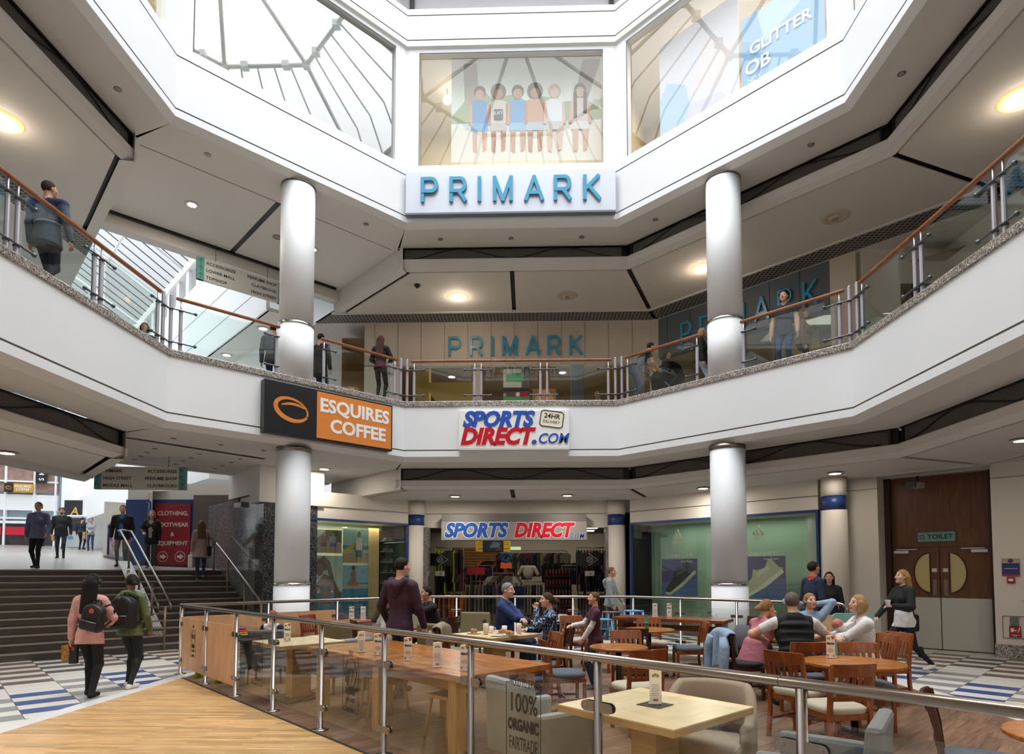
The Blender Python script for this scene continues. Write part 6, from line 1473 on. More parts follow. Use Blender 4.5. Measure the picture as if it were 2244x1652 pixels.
person('woman with short blond hair in a white blouse cradling a baby', 4.22, 7.92, FZ, (-1, .12), 1.70, 'f', sit=.58, lean=.08, bulk=1.2, cols=dict(top=WHT, pants=WHT), loose=.03, hem=-.14, hair='bob', hairc='b08d5f', skin=SKIN_P, hL=(.14, .30, .88), hR=(-.10, .34, .86), eL=(-1, .3, -.5), eR=(1, .3, -.6), vox=.008, head=(.2, .12))
def baby():
    K = Sk(); K.ell((0, 0, .0), (.062, .068, .066), 'skin', .01); K.cap((0, .0, -.05), (0, .16, -.10), .05, .07, 'a', .03); K.cap((0, .16, -.10), (.02, .30, -.11), .06, .05, 'a', .03); K.ell((0, -.0, .0), (.02, .075, .02), 'skin', .01)
    for sg in (-1, 1): K.cap((sg*.05, .10, -.06), (sg*.07, .17, -.03), .024, .018, 'a', .015); K.ell((sg*.07, .185, -.025), (.018, .02, .016), 'skin', .01); K.ell((sg*.062, 0, 0), (.008, .014, .018), 'skin', .006); K.cap((sg*.03, .30, -.10), (sg*.04, .37, -.08), .03, .024, 'a', .015)
    V, F = polygonize(K.p, .007); C = V[F].mean(1); best = np.full(len(C), 9.); reg = np.zeros(len(C), int)
    for p in K.p: d = _d(p, C); m = d < best; best[m] = d[m]; reg[m] = 0 if p[5] == 'skin' else 1
    o = bpy.data.objects.new('baby', mesh_np('baby', V, F, [mat('baby_skin', 'b5705f', .6), WHT], reg)); S.collection.objects.link(o); o.location = (3.92, 7.98, 1.0); o.rotation_euler = (.3, 0, -1.9)
    tag(o, 'newborn baby asleep in the arms of the woman in the white blouse', 'baby')
baby()
person('red-haired child with navy sleeves seated in the grey armchair behind the glass', -3.93, 9.42, FZ, (.1, 1), 1.25, sit=.66, cols=dict(top=WHT, pants=cloth('green_trousers', '3f4a42'), shoe=wshoe, a=NAVY), hair='short', hairc='a05a2c', skin=SKIN_P, vox=.009, bulk=.95, loose=.01, fL=(-.1, .44, .2), fR=(.1, .44, .2),
    extra=lambda J: [J['K'].cap(J['sh'][sg], J['sh'][sg]+np.array([sg*.05, .0, -.14]), .072, .064, 'a', .02) for sg in (-1, 1)])
chair(-2.66, 10.27, D(117), 'dark chair under the woman in the grey knitted jumper', 'd', 'k')
# --- people beyond the far barrier
person('man in a pale grey hoodie walking behind the boy, outside the far barrier', 2.04, 15.3, 0, (1, -.35), 1.78, cols=dict(top=cloth('pale_grey', '8f9494'), pants=BLK, shoe=BLK), loose=.03, hem=-.12, hair='short', hairc='7a5a48', skin=SKIN, hL=(-.25, .22, .92), hR=(.25, .10, .85), fL=(-.09, .25, .08), fR=(.09, -.25, .1), extra=hood)
person('man in a dark jacket with a red collar walking right by the shoe posters', 5.3, 11.75, 0, (1, .25), 1.86, lean=.12, cols=dict(top=NAVY, pants=BLK, shoe=BLK, a=mat('cloth_red', 'c23a35', .8)), loose=.02, hair='short', hairc='2b2019', head=(.1, .35), fL=(-.09, .25, .08), fR=(.09, -.25, .1), extra=lambda J: J['K'].cap(J['nk']+np.array([-.05, -.02, .015]), J['nk']+np.array([.05, -.02, .015]), .052, .052, 'a', .01))
person('woman with long dark hair in black standing by the blue-topped column', 6.05, 12.6, 0, (-.5, -1), 1.66, 'f', cols=dict(top=BLK, pants=BLK, shoe=BLK), hair='long', hairc='2a1d18', loose=.03, hem=-.2)
ww, Jw, sw_ = person('blond woman in a black jacket and white top striding past the toilets', 6.22, 10.45, 0, (-1, -.1), 1.72, 'f', cols=dict(top=BLK, pants=BLK, shoe=wshoe, a=WHT), loose=.03, hem=.02, hair='long', hairc='a5804f', skin=SKIN_P, head=(-.1, .1), hL=(-.18, .30, 1.12), hR=(.22, .32, .92), eL=(-.6, -.5, -.8), fL=(-.07, -.42, .15), fR=(.08, .30, .08), stand_h=.90, force=('a', -.125), extra=lambda J: J['K'].con(J['P']+np.array([0, 0, .06]), J['P']+np.array([0, -.01, -.13]),   .148, .168, 'a', .01, ((0, 1, 0), 1.12)))
t = onperson(ww, sw_, Jw, 'paper_cup', None, None, (-.18, .40, 1.12), label='white cup held by the woman striding past the toilets', cat='cup'); MB().lathe([(0, 0), (.03, 0), (.042, .10), (.044, .105), (0, .106)], seg=16).build('cup', paper, t)
t = onperson(ww, sw_, Jw, 'handbag', None, None, (.20, -.24, .66), label='dark bag hanging behind the woman striding past the toilets', cat='bag'); MB().box(-.06, .06, -.16, .16, 0, .30).build('body', BLK, t, bevel=.04); MB().tube([(0, -.1, .28), (0, -.02, .62), (0, .1, .28)], .01, 6).build('strap', BLK, t)
# --- stairs and hall
pc, Jp, sp_ = person('woman in a dusty pink flared coat climbing the stairs', *UV(-.42, 5.05), 1.43, (-.6, 1), 1.60, 'f', cols=dict(top=cloth('dusty_pink', '9d8480'), pants=JEAN, shoe=cloth('tan', '8a7560')), hair='long', hairc='6e5038', loose=.02, hem=-.1, hR=(.34, .22, 1.05), hL=(-.24, 0, .78), fL=(-.08, -.14, .02), fR=(.08, .12, .16), extra=lambda J: J['K'].con(J['P']+np.array([0, 0, .12]), J['P']+np.array([0, -.02, -.26]), .13, .25, 'top', .03, ((0, 1, 0), 1.12)))
t = onperson(pc, sp_, Jp, 'carrier_bag', None, None, (-.27, 0, .38), label='white carrier bag held by the woman in the dusty pink coat', cat='bag'); MB().box(-.05, .05, -.13, .13, 0, .34).build('body', paper, t, bevel=.02); MB().tube([(0, -.06, .33), (0, 0, .42), (0, .06, .33)], .006, 6).build('handle', paper, t)
t = onperson(pc, sp_, Jp, 'shoulder_bag', None, None, (.21, -.06, .72), label='dark shoulder bag on the woman in the dusty pink coat', cat='bag'); MB().box(-.05, .05, -.12, .12, 0, .26).build('body', BLK, t, bevel=.03); MB().tube([(0, -.08, .25), (-.04, 0, .66), (0, .08, .25)], .01, 6).build('strap', BLK, t)
person('woman in a dark coat with a pale patterned scarf above the stairs', *UV(-1.2, 6.75), 1.77, (.35, -1), 1.60, 'f', cols=dict(top=BLK, pants=cloth('slate', '3a4048'), shoe=wshoe, a=cloth('scarf', 'a09488')), hair='bob', hairc='8f7050', loose=.04, hem=-.2, leg=.015, skin=SKIN_P, hR=(.16, .28, 1.06), extra=lambda J: J['K'].cap(J['nk']+np.array([0, .07, -.06]), J['P']+np.array([0, .115, .02]), .06, .055, 'a', .02))
person('man in an open black jacket over a bright blue shirt above the stairs', *UV(-1.75, 7.5), 1.81, (.4, -1), 1.72, cols=dict(top=BLK, pants=cloth('stone', '6a665c'), shoe=BLK, a=cloth('bright_blue', '2a5fb0')), hair='short', hairc='3b2c24', loose=.04, hem=-.14, bulk=1.05, extra=lambda J: J['K'].cap(J['nk']+np.array([0, .075, -.05]), J['P']+np.array([0, .125, -.02]), .05, .06, 'a', .015))
person('woman in a lilac zip hoodie and black leggings walking to us at the left edge', *UV(-3.75, 6.35), 1.745, (.35, -1), 1.62, 'f', cols=dict(top=cloth('lilac', '66688c'), pants=BLK, shoe=cloth('dark_shoe', '2a2024')), hair='pony', hairc='4a3428', bulk=1.15, loose=.02, hem=-.12, skin=SKIN, fL=(-.08, .16, .08), fR=(.09, -.14, .1), hL=(-.27, .2, .92))
md, Jd, sd_ = person('man with a beard in a dark jacket and jeans walking to us on the hall ramp', -16.05, 20.75, zr(13.4)+.0, (.6, -1), 1.74, cols=dict(top=cloth('charcoal', '1d1e20'), pants=cloth('dark_jeans', '232830'), shoe=BLK), hair='curly', hairc='5a4434', bulk=1.15, loose=.03, hem=-.14, beard=True, vox=.011, fL=(-.1, .14, .08), fR=(.1, -.12, .08))
t = onperson(md, sd_, Jd, 'blue_packet', None, None, (-.28, .12, .72), label='light blue packet in the hand of the bearded man', cat='packet'); MB().box(-.07, .07, -.03, .03, -.06, .06).build('pack', mat('packet_blue', '6fb0e0', .4), t, bevel=.01)
gg, Jg, sg_ = person('girl in a grey hoodie and blue jeans far down the hall', -21.7, 30.0, zr(24.2), (.5, -1), 1.62, 'f', cols=dict(top=cloth('light_grey', 'a3a3a6'), pants=cloth('blue_jeans', '2c3f63'), shoe=cloth('pink_shoe', '9a4a58')), hair='pony', hairc='3d2a20', vox=.014, hL=(-.02, .25, 1.02), hR=(.03, .25, 1.02))
t = onperson(gg, sg_, Jg, 'shopping_bag', None, None, (.28, .05, .62), label='brown paper bag on the arm of the girl in the grey hoodie', cat='bag'); MB().box(-.06, .06, -.15, .15, 0, .34).build('body', mat('kraft', 'b08a5a', .8), t, bevel=.03)
person('person in a pale top, dark sleeves and white shoes far down the hall', -25.0, 31.0, zr(27.3), (.45, -1), 1.68, 'f', cols=dict(top=cloth('pale_grey', '8f9494'), pants=JEAN, shoe=wshoe), hair='bun', hairc='241a16', vox=.014)
fp, Jf, sf_ = person('person in black carrying a tan bag far down the hall', -24.2, 31.2, zr(27.0), (-.4, 1), 1.66, 'f', cols=dict(top=BLK, pants=BLK, shoe=BLK), hair='long', hairc='201814', vox=.014, loose=.02)
t = onperson(fp, sf_, Jf, 'tan_bag', None, None, (-.3, 0, .42), label='tan bag carried by the person in black far down the hall', cat='bag'); MB().box(-.05, .05, -.13, .13, 0, .32).build('body', mat('kraft', 'b08a5a'), t, bevel=.03)
person('person in dark clothes far down the hall, right of the bearded man', -22.9, 31.0, zr(26.0), (-.2, 1), 1.66, cols=dict(top=cloth('dark_blue', '1d2130'), pants=BLK, shoe=BLK), hair='short', hairc='4a3a30', vox=.014, bulk=1.2)
# --- upper floor
Z = Z1
person('man in a blue and grey striped jacket walking behind the left balcony railing', -7.30, 8.95, Z, (-.1, 1), 1.80, cols=dict(top=cloth('teal_grey', '4b5966'), pants=cloth('navy_trousers', '1f2636'), shoe=BLK, a=cloth('stripe', '9aa4ae'), b=cloth('navy_top', '1d2a52')), hair='short', hairc='3a2c24', bulk=1.12, loose=.03, hem=-.16, fL=(-.1, .2, .08), fR=(.1, -.25, .14), hR=(.34, .0, .82), vox=.009, head=(-.5, .1),
    extra=lambda J: [J['K'].cap(J['P']+np.array([-.03, 0, .17]), J['P']+np.array([.03, 0, .17]), .205, .205, 'a', .004, ((0, 1, 0), 1.3)) if False else J['K'].ell(J['P']+np.array([0, 0, .17]), (.185, .15, .032), 'a', .01), J['K'].cap(J['sh'][-1]+np.array([0, 0, .01]), J['sh'][1]+np.array([0, 0, .01]), .08, .08, 'b', .03)])
person('man in a charcoal jacket behind the railing left of the left upper column', -6.07, 14.3, Z, (-.2, 1), 1.76, cols=dict(top=cloth('charcoal2', '343a42'), pants=NAVY, shoe=BLK), hair='short', hairc='2a201a', loose=.03, bulk=1.1, hem=-.1)
person('person in a dark coat just right of the left upper column', -5.12, 14.85, Z, (.3, 1), 1.74, cols=dict(top=cloth('dark_olive', '23231c'), pants=NAVY, shoe=BLK), hair='short', hairc='241c18', loose=.04, hem=-.25)
wb, Jwb, swb = person('woman with long auburn hair in a black jacket standing at the upper railing', -3.6, 14.75, Z+.0, (.15, 1), 1.64, 'f', cols=dict(top=BLK, pants=cloth('dark_leggings', '1d1d20'), shoe=BLK, a=cloth('burgundy', '5a1d28')), hair='long', hairc='4f2620', loose=.03, hem=.02, force=('a', -.065), hL=(-.12, .24, 1.05), hR=(.12, .26, 1.05), eL=(-.8, -.3, -.5), eR=(.8, -.3, -.5), vox=.009, extra=lambda J: J['K'].con(J['P']+np.array([0, 0, .02]), J['P']+np.array([0, -.01, -.07]), .155, .178, 'a', .01, ((0, 1, 0), 1.1)))
t = onperson(wb, swb, Jwb, 'handbag', None, None, (.24, .06, .72), label='pale bag hanging from the arm of the woman with auburn hair', cat='bag'); MB().box(-.05, .05, -.12, .12, 0, .26).build('body', mat('pale_bag', '9a9490', .6), t, bevel=.03)
person('man in a dark cap bending over a pram on the upper floor', 2.62, 15.15, Z, (1, .15), 1.74, lean=.75, cols=dict(top=BLK, pants=JEAN, shoe=BLK), hair='short', hairc='16161a', sleeve=.5, hL=(-.12, .62, .88), hR=(.12, .60, .85), vox=.01)
t = thing('pram', 'black pram beside the bending man on the upper floor', 'pram', (3.45, 15.35, Z), .1)
m = MB(); m.add([(-.3, -.2, .45), (.35, -.2, .45), (.45, -.22, .75), (-.35, -.22, .8), (-.3, .2, .45), (.35, .2, .45), (.45, .22, .75), (-.35, .22, .8)], [(0, 1, 2, 3), (7, 6, 5, 4), (0, 4, 5, 1), (1, 5, 6, 2), (3, 7, 4, 0)]); m.build('seat_shell', BLK, t, bevel=.03)
m = MB(); m.add([(.05+.32*math.cos(a), sg*.23, .78+.30*math.sin(a)) for sg in (-1, 1) for a in [PI*k/8 for k in range(9)]], [(k, k+1, 10+k, 9+k) for k in range(8)]); m.build('hood', BLK, t)
for sx in (-.3, .32):
    for sy in (-.24, .24): MB().lathe([(.09, -.015), (.11, -.01), (.11, .01), (.09, .015)], (sx, sy, .11), 20, axis='y').build('wheel', dark, t)
for sy in (-.24, .24): MB().tube([(-.3, sy, .11), (.2, sy, .7), (-.55, sy, 1.0)], .012, 6).tube([(.32, sy, .11), (-.1, sy, .55)], .012, 6).build('frame_tube', gunmetal, t)
MB().tube([(-.55, -.24, 1.0), (-.6, 0, 1.02), (-.55, .24, 1.0)], .016, 8).build('handle', BLK, t)
person('woman with dark hair in navy walking behind the pram upstairs', 3.62, 16.0, Z, (1, -.2), 1.66, 'f', cols=dict(top=NAVY, pants=BLK, shoe=BLK), hair='long', hairc='3a2620', loose=.03)
person('blond woman half hidden by the right upper column', 4.12, 14.5, Z, (1, -.4), 1.64, 'f', cols=dict(top=BLK, pants=cloth('pale_blue', '8f9aac'), shoe=BLK), hair='bob', hairc='a88a60', loose=.03)
person('man in a dark T-shirt and blue jeans behind the railing right of the right column', 5.42, 12.95, Z, (-.6, -.8), 1.80, cols=dict(top=cloth('dark_tee', '2c3038', .2), pants=cloth('mid_jeans', '2d4468'), shoe=BLK), hair='curly', hairc='1f1618', sleeve=.5, loose=.02, hem=-.12, skin=SKIN_P)
person('woman in a tan top walking right of the man in the dark T-shirt', 6.05, 13.5, Z, (1, -.5), 1.66, 'f', cols=dict(top=cloth('tan_top', '8c6f58'), pants=cloth('slate', '3a4048'), shoe=BLK), hair='long', hairc='8a6a48', loose=.02)
person('person in black seen only as a dark head low behind the left railing', -9.0, 14.0, Z, (.4, -1), 1.70, cols=dict(top=BLK, pants=BLK, shoe=BLK), hair='bob', hairc='16120f', vox=.012)
# denim jacket over the chair back
def drape(name, m, loc, rz, w, front, back, seed, sleeves=True):
    """a cloth folded over the top rail of a chair, with hanging sleeves"""
    rr = random.Random(seed); ph_ = [rr.uniform(0, 6.3) for _ in range(8)]; V = []; F = []; nx, ny = 22, 26
    for j in range(ny+1):
        t_ = j/ny*(front+back+.08)
        if t_ < front: y0, z0 = .185, .88-(front-t_)
        elif t_ < front+.08: a = (t_-front)/.08*PI; y0, z0 = .25-.065*math.cos(a), .88+.045*math.sin(a)
        else: y0, z0 = .315, .88-(t_-front-.08)
        for i in range(nx+1):
            u = i/nx*2-1; drop = max(0, .88-z0)
            wv = math.sin(7*u+ph_[0]+2*z0)*.018*min(1, drop*5)+math.sin(15*u+ph_[1]+9*z0)*.008*min(1, drop*4); sgn = -1 if y0 < .25 else 1
            x_ = u*w*(1-.12*drop+.05*math.sin(9*z0+ph_[2]))+.01*math.sin(11*z0+ph_[3]); V.append((x_, y0+wv+sgn*drop*.05, z0-.05*u*u-.02*math.sin(4*u+ph_[4])*min(1, drop*4)))
    for j in range(ny):
        for i in range(nx): a = j*(nx+1)+i; F.append((a, a+1, a+nx+2, a+nx+1))
    mb = MB(); mb.add(V, F, 0, True)
    if sleeves:
        for sg in (-1, 1):
            P_ = [(sg*w*.75, .33, .80), (sg*w*.98, .345, .66), (sg*(w+.0), .35, .50), (sg*w*.92, .36, .34), (sg*w*.9, .355, .22)]
            mb.tube(P_, [.05, .058, .05, .05, .042], 12)
    o = mb.build(name, m, None, loc, rz); sd = o.modifiers.new('s', 'SOLIDIFY'); sd.thickness = .012; sd.offset = 0; return o
o = drape('denim_jacket', cloth('light_denim', '8ea6bd'), (2.80, 8.25, .006), D(98), .24, .22, .48, 5)
tag(o, 'light denim jacket hung over the chair back of the woman in pink', 'jacket')
o = drape('beige_coat', cloth('beige_coat', '8f8170'), (-1.02, 8.95, .006), D(80), .23, .2, .5, 9)
tag(o, 'beige coat hung over a chair left of the table with cups', 'coat')
chair(-1.02, 8.95, D(80), 'slat-back chair under the beige coat left of the table with cups', 'o', 'b')
# ------------------------------------------------------------ posters, shop stock, planter
def ellp(cx, cz, rx, rz, n=16, a0=0): return [(cx+rx*math.cos(2*PI*i/n+a0), cz+rz*math.sin(2*PI*i/n+a0)) for i in range(n)]
def poster(parent, x0, x1, z0, z1, y, shapes, bgc, name='poster_sheet', emit=0):
    """one printed sheet: flat shapes in 0..1 coordinates on a background"""
    cols = [bgc]+sorted({c for c, _ in shapes}); mb = MB(); mb.box(x0, x1, y, y+.006, z0, z1, 0)
    w, h = x1-x0, z1-z0
    for k, (c, pts) in enumerate(shapes):
        yy = y-.0006*(k+1); P_ = [(x0+w*min(1, max(0, a)), yy, z0+h*min(1, max(0, b))) for a, b in pts]; mb.add(P_, [list(range(len(P_)))], cols.index(c))
    return mb.build(name, [mat('print_'+c, c, .5, emit=emit) for c in cols], parent)
def fig(x, z, h, skin, top, bot, hair, pose=0):
    """simple printed standing figure, feet at z"""
    k = h; S_ = []
    S_ += [(skin, [(x-.10*k, z+.02*k), (x-.03*k, z), (x-.02*k, z+.45*k), (x-.11*k, z+.45*k)]), (skin, [(x+.03*k, z+.02*k), (x+.10*k, z), (x+.11*k, z+.45*k), (x+.02*k, z+.45*k)])]
    S_ += [(skin, [(x-.17*k, z+.42*k), (x-.13*k, z+.42*k), (x-.10*k, z+.78*k), (x-.14*k, z+.78*k)]), (skin, [(x+.13*k, z+.42*k), (x+.17*k, z+.42*k), (x+.14*k, z+.78*k), (x+.10*k, z+.78*k)])]
    S_ += [(bot, [(x-.12*k, z+.28*k), (x+.12*k, z+.28*k), (x+.11*k, z+.52*k), (x-.11*k, z+.52*k)]), (top, [(x-.11*k, z+.48*k), (x+.11*k, z+.48*k), (x+.14*k, z+.80*k), (x+.05*k, z+.83*k), (x-.05*k, z+.83*k), (x-.14*k, z+.80*k)])]
    S_ += [(hair, ellp(x, z+.93*k, .065*k, .075*k)), (skin, ellp(x, z+.905*k, .05*k, .065*k))]
    return S_
t = thing('window_poster', 'beach poster of a girl in red and a boy in blue shorts', 'poster', (*L2W(rW, -.665, .5, 0)[:2], 2.505), R45, 'beach posters in the holiday shop window')
poster(t, -.49, .49, -.32, .32, 0, [('7d7458', [(0, .55), (.25, .62), (.5, .95), (.55, .3), (0, .2)]), ('4b4a35', [(.5, .55), (.5, 1), (1, 1), (1, .45)]), ('a08d75', [(0, 0), (1, 0), (1, .45), (0, .3)])]+fig(.45, .06, .78, 'a0684a', 'a02c36', '3a3234', 'c9a060')+fig(.72, .04, .84, 'a0684a', '8d93a6', '2a4f9a', '3a2c24'), 'b9c4b4')
t = thing('window_poster', 'poster of a surfer in a white T-shirt with a yellow board', 'poster', (*L2W(rW, .265, .5, 0)[:2], 2.40), R45, 'beach posters in the holiday shop window')
poster(t, -.41, .41, -.48, .48, 0, [('3f7c93', [(0, .40), (1, .40), (1, .52), (0, .52)]), ('a28a78', [(0, 0), (1, 0), (1, .3), (0, .3)]), ('d09a30', [(.02, .30), (.1, .22), (.42, .45), (.52, .60), (.4, .58), (.12, .42)])]+fig(.62, -.12, 1.05, '9a6548', 'c9c9c5', '2f5560', '3a2c24'), '8fb6b4')
t = thing('window_poster', 'large poster of a long-haired woman in a bikini top', 'poster', (*L2W(rW, -.65, .5, 0)[:2], 1.335), R45, 'beach posters in the holiday shop window')
poster(t, -.5, .5, -.775, .775, 0, [('3f6f86', [(0, .0), (1, 0), (1, .36), (0, .34)]), ('6b4a3c', [(.1, .38), (.0, .30), (.05, .22), (.34, .42), (.42, .15), (.7, .15), (.66, .42), (.95, .2), (1, .27), (.72, .62), (.45, .68)]), ('4d3a30', [(.2, .7), (.25, .92), (.45, 1.0), (.62, .9), (.75, .6), (.8, .42), (.66, .55), (.55, .75)]), ('7d5a48', ellp(.33, .76, .11, .12)), ('23262c', [(.36, .40), (.4, .5), (.5, .46), (.66, .46), (.68, .38), (.5, .36)]), ('6d5646', [(.3, .95), (.5, .97), (.66, .8), (.72, .6), (.6, .68), (.5, .86)])], 'a3b5ae')
t = thing('window_poster', 'poster of a woman sitting on the sand under a blue sky', 'poster', (*L2W(rW, .265, .5, 0)[:2], 1.535), R45, 'beach posters in the holiday shop window')
poster(t, -.4, .4, -.32, .32, 0, [('a3927c', [(0, 0), (1, .04), (1, .16), (0, .1)]), ('3d6076', [(.6, .16), (1, .16), (1, .24), (.6, .2)]), ('8a6252', [(.2, .1), (.6, .1), (.62, .2), (.52, .35), (.5, .75), (.4, .78), (.28, .6), (.36, .45), (.2, .25)]), ('5d3f34', ellp(.42, .88, .07, .1))], '6f97b0')
t = thing('window_poster', 'teal HOLIDAY SHOP poster at the bottom of the window left of the sports shop', 'poster', (*L2W(rW, .265, .5, 0)[:2], .795), R45, 'beach posters in the holiday shop window')
poster(t, -.4, .4, -.40, .40, 0, [('2f6f96', [(0, .7), (1, .72), (1, 1), (0, 1)])], '27628a'); text('HOLIDAY', .17, mat('print_pale', '9fc3d0', .5), t, (0, -.008, .08), ext=.0005, sx=.9); text('SHOP', .17, MATS['print_pale'], t, (0, -.008, -.11), ext=.0005)
shoe_rack = thing('shoe_rack', 'tall rack of dark shoes at the right edge of the holiday shop window', 'shelf', (*L2W(rW, 1.37, .62, 0)[:2], .3), R45)
MB().box(-.2, .2, .1, .13, 0, 2.6).build('back_panel', shopd, shoe_rack); MB().box(-.62, -.28, .0, .04, 0, 2.65).build('wood_panel', wood('pale_panel', 'a88a5c', 'bf9f70', .6, 3, (6, 6, 1)), shoe_rack)
for k in range(8): MB().box(-.2, .2, -.12, .1, .1+.31*k, .115+.31*k).build('shelf', mat('glass_shelf', '7a7f78', .3), shoe_rack)
def shoe(loc, rz, c, label, grp, k=1):
    m = MB(); P_ = [(-.14, 0), (.13, 0), (.145, .02), (.13, .045), (.03, .075), (-.02, .10), (-.13, .105), (-.145, .03)]
    m.plate([(a*k, b*k) for a, b in P_], -.04*k, .04*k); o = m.build('shoe', mat('shoe_'+c, c, .6), None, loc, rz, bevel=.012); return tag(o, label, 'shoe', grp)
rr = random.Random(9)
for k in range(8):
    for x in (-.1, .1):
        l = L2W(rW, 1.37+x, .62, 0); shoe((l.x, l.y, .417+.31*k), R45+PI/2, ('2a2c2e', '4a2a2e', '3a3f38', '55504a')[rr.randrange(4)], 'small dark shoe on the rack at the edge of the holiday shop window', 'shoes on the window rack', .8)
# shoe brand panels
for x0, x1, zp, sgn, lb in ((-1.88, -.76, (1.0, 2.03), 1, 'left'), (.35, 1.63, (1.0, 2.06), 0, 'right')):
    c = (x0+x1)/2; w = x1-x0
    t = thing('window_poster', '%s adidas ENDLESS COMFORT poster with a %s trainer in the green shop window' % (lb, 'dark' if sgn else 'pale'), 'poster', (*L2W(rE, c, .5, 0)[:2], 0), -R45, 'trainer posters in the green shop window')
    z0, z1 = zp; lc = '3a3a3c' if sgn else 'b9b59a'; lc2 = '55565a' if sgn else 'cfcbb4'
    up = [(.10, .10), (.22, .04), (.93, .62), (.95, .72), (.86, .76), (.74, .92), (.66, .94), (.60, .74), (.44, .66), (.36, .70), (.33, .48), (.12, .2)]
    sole = [(.10, .10), (.12, .03), (.24, .01), (.6, .26), (.97, .62), (.93, .70), (.60, .38), (.26, .10)]
    poster(t, -w/2, w/2, z0, z1, 0, [('5a5a96', [(0, 0), (1, 0), (1, .5), (0, .35)]), ('4d6aa0', [(0, 0), (1, 0), (1, .22), (0, .15)]), (lc, up), (lc2, [(.42, .5), (.7, .7), (.66, .78), (.44, .6)]), ('b3b3a4' if sgn else 'd8d4c0', sole)], '54487a')
    lm = mat('logo_cream', 'd9d4b4', .5); zt = 2.46
    m = MB()
    for q, (a, hh) in enumerate(((-.16, .10), (-.06, .19), (.05, .28))): m.plate([(a-.02, zt+.14), (a+.09, zt+.14), (a+.09+.0-.02*0+.0, zt+.14+.03), (a-.02+.0-.08+.09*hh/.28*.4, zt+.14+hh)][:3]+[(a-.05+.02, zt+.14+hh)], -.004, 0) if False else m.plate([(a, zt+.13), (a+.085, zt+.13), (a+.085-hh*.55, zt+.13+hh), (a-.0-hh*.30, zt+.13+hh*.78)], -.004, 0)
    m.build('logo_bars', lm, t); text('adidas', .17, lm, t, (0, -.004, zt+.06), ext=.0005, bold=.002)
    text('ENDLESS', .15, mat('print_faint', 'b0c0a8', .5), t, (0, -.004, 2.29), ext=.0005, space=1.45); text('COMFORT', .145, mat('print_faint2', 'd0d6bc', .5), t, (0, -.004, 2.11), ext=.0005, bold=.004, space=1.3); text('cloudfoam', .09, MATS['print_faint2'], t, (w*.22, -.008, z1-.07), ext=.0005)
# level 2 window posters
t = thing('window_poster', 'big poster of six children sitting on a beach behind the middle upper window', 'poster', (*onside(0, .5, .62, 0)[:2], 13.5), 0)
SK = ('d9a890', 'b98468', 'cf9c80', 'c08a6a', 'e0b8a4', 'd8a890')
sh_ = [('e8ebe0', [(0, .55), (1, .55), (1, 1), (0, 1)]), ('a9b58c', [(0, .45), (.1, .62), (.2, .72), (.28, .62), (.4, .66), (.5, .6), (.62, .64), (.74, .58), (.9, .6), (1, .5), (1, .4), (0, .38)]), ('b5a596', [(.09, .55), (.19, .55), (.17, .98), (.08, .98)]), ('b0a090', [(.82, .58), (.9, .56), (1.0, 1.0), (.88, 1.0)]), ('efe6da', [(0, 0), (1, 0), (1, .38), (0, .34)])]
tops = ('5f9ccf', 'd9cfc4', '6fa3d8', 'd09c82', 'e6e6ea', 'd8c8c4'); hrs = ('6d5648', '7d5f4a', '5a463a', '6b4d3c', 'c9a884', '5d4438')
for q, x in enumerate((.19, .315, .445, .56, .69, .86)):
    sk, tp, hr_ = SK[q], tops[q], hrs[q]; z = .40 if q != 5 else .42
    sh_ += [(sk, [(x-.045, .10), (x-.02, .08), (x-.012, .36), (x-.05, .38)]), (sk, [(x+.02, .09), (x+.045, .11), (x+.055, .36), (x+.012, .38)])]
    sh_ += [(('7fb0dc', 'c9c0b8', '9cc0e0', 'b9c4cf', 'd0c4bc', 'e0d8d4')[q], [(x-.06, .30), (x+.06, .30), (x+.055, .42), (x-.055, .42)]), (tp, [(x-.055, .38), (x+.055, .38), (x+.06, .58), (x+.02, .61), (x-.02, .61), (x-.06, .58)])]
    sh_ += [(sk, [(x-.075, .36), (x-.05, .36), (x-.05, .57), (x-.065, .57)]), (sk, [(x+.05, .36), (x+.075, .36), (x+.065, .57), (x+.05, .57)])]
    r = .052 if q in (1, 3) else .04
    sh_ += [(hr_, ellp(x, .69, r, r*1.6)), (sk, ellp(x, .665, .03, .052))]
    if q == 5: sh_ += [(hr_, [(x-.045, .40), (x-.02, .42), (x-.022, .68), (x-.045, .66)]), (hr_, [(x+.045, .45), (x+.02, .45), (x+.022, .68), (x+.045, .66)])]
sh_ += [('4d4f55', [(.285, .41), (.345, .41), (.345, .51), (.285, .51)])]
poster(t, -1.55, 2.3, -1.33, 1.36, 0, sh_, 'e6eef0'); text('JUST', .12, signwhite, t, (-.34, -.04, -.07), ext=.0005)
for x in (-1.55, .37): MB().box(x+1.9 if x > 0 else x, (x+1.93 if x > 0 else x+3.85), -.02, .02, 1.36, 1.40).build('top_rail', alu, t)
t = thing('wall_lamp', 'round lit globe lamp behind the middle upper window', 'lamp', (-2.2, 16.2, 14.55)); MB().ball((0, 0, 0), .12).build('globe', lampm, t); MB().tube([(0, 0, .1), (0, 0, .3)], .02, 6).build('stem', alu, t)
t = thing('window_poster', 'pale blue poster with GLITTER lettering behind the right upper window', 'poster', (*onside(1, .5, .52, 0)[:2], 12.9), -R45)
poster(t, .4, 2.1, -.9, .7, 0, [('7fb0e0', [(0, 0), (.35, .1), (.3, .5), (0, .7)]), ('c2dcf4', [(.3, .5), (1, .9), (1, 1), (.2, 1)])], '98c0ea')
text('GLITTER', .34, signwhite, t, (1.22, -.02, -.1), ext=.0005, bold=.008, sx=1.0); text('OB', .40, signwhite, t, (.75, -.02, -.5), ext=.0005, bold=.008); text('NEW', .13, signwhite, t, (.68, -.02, -.76), ext=.0005)
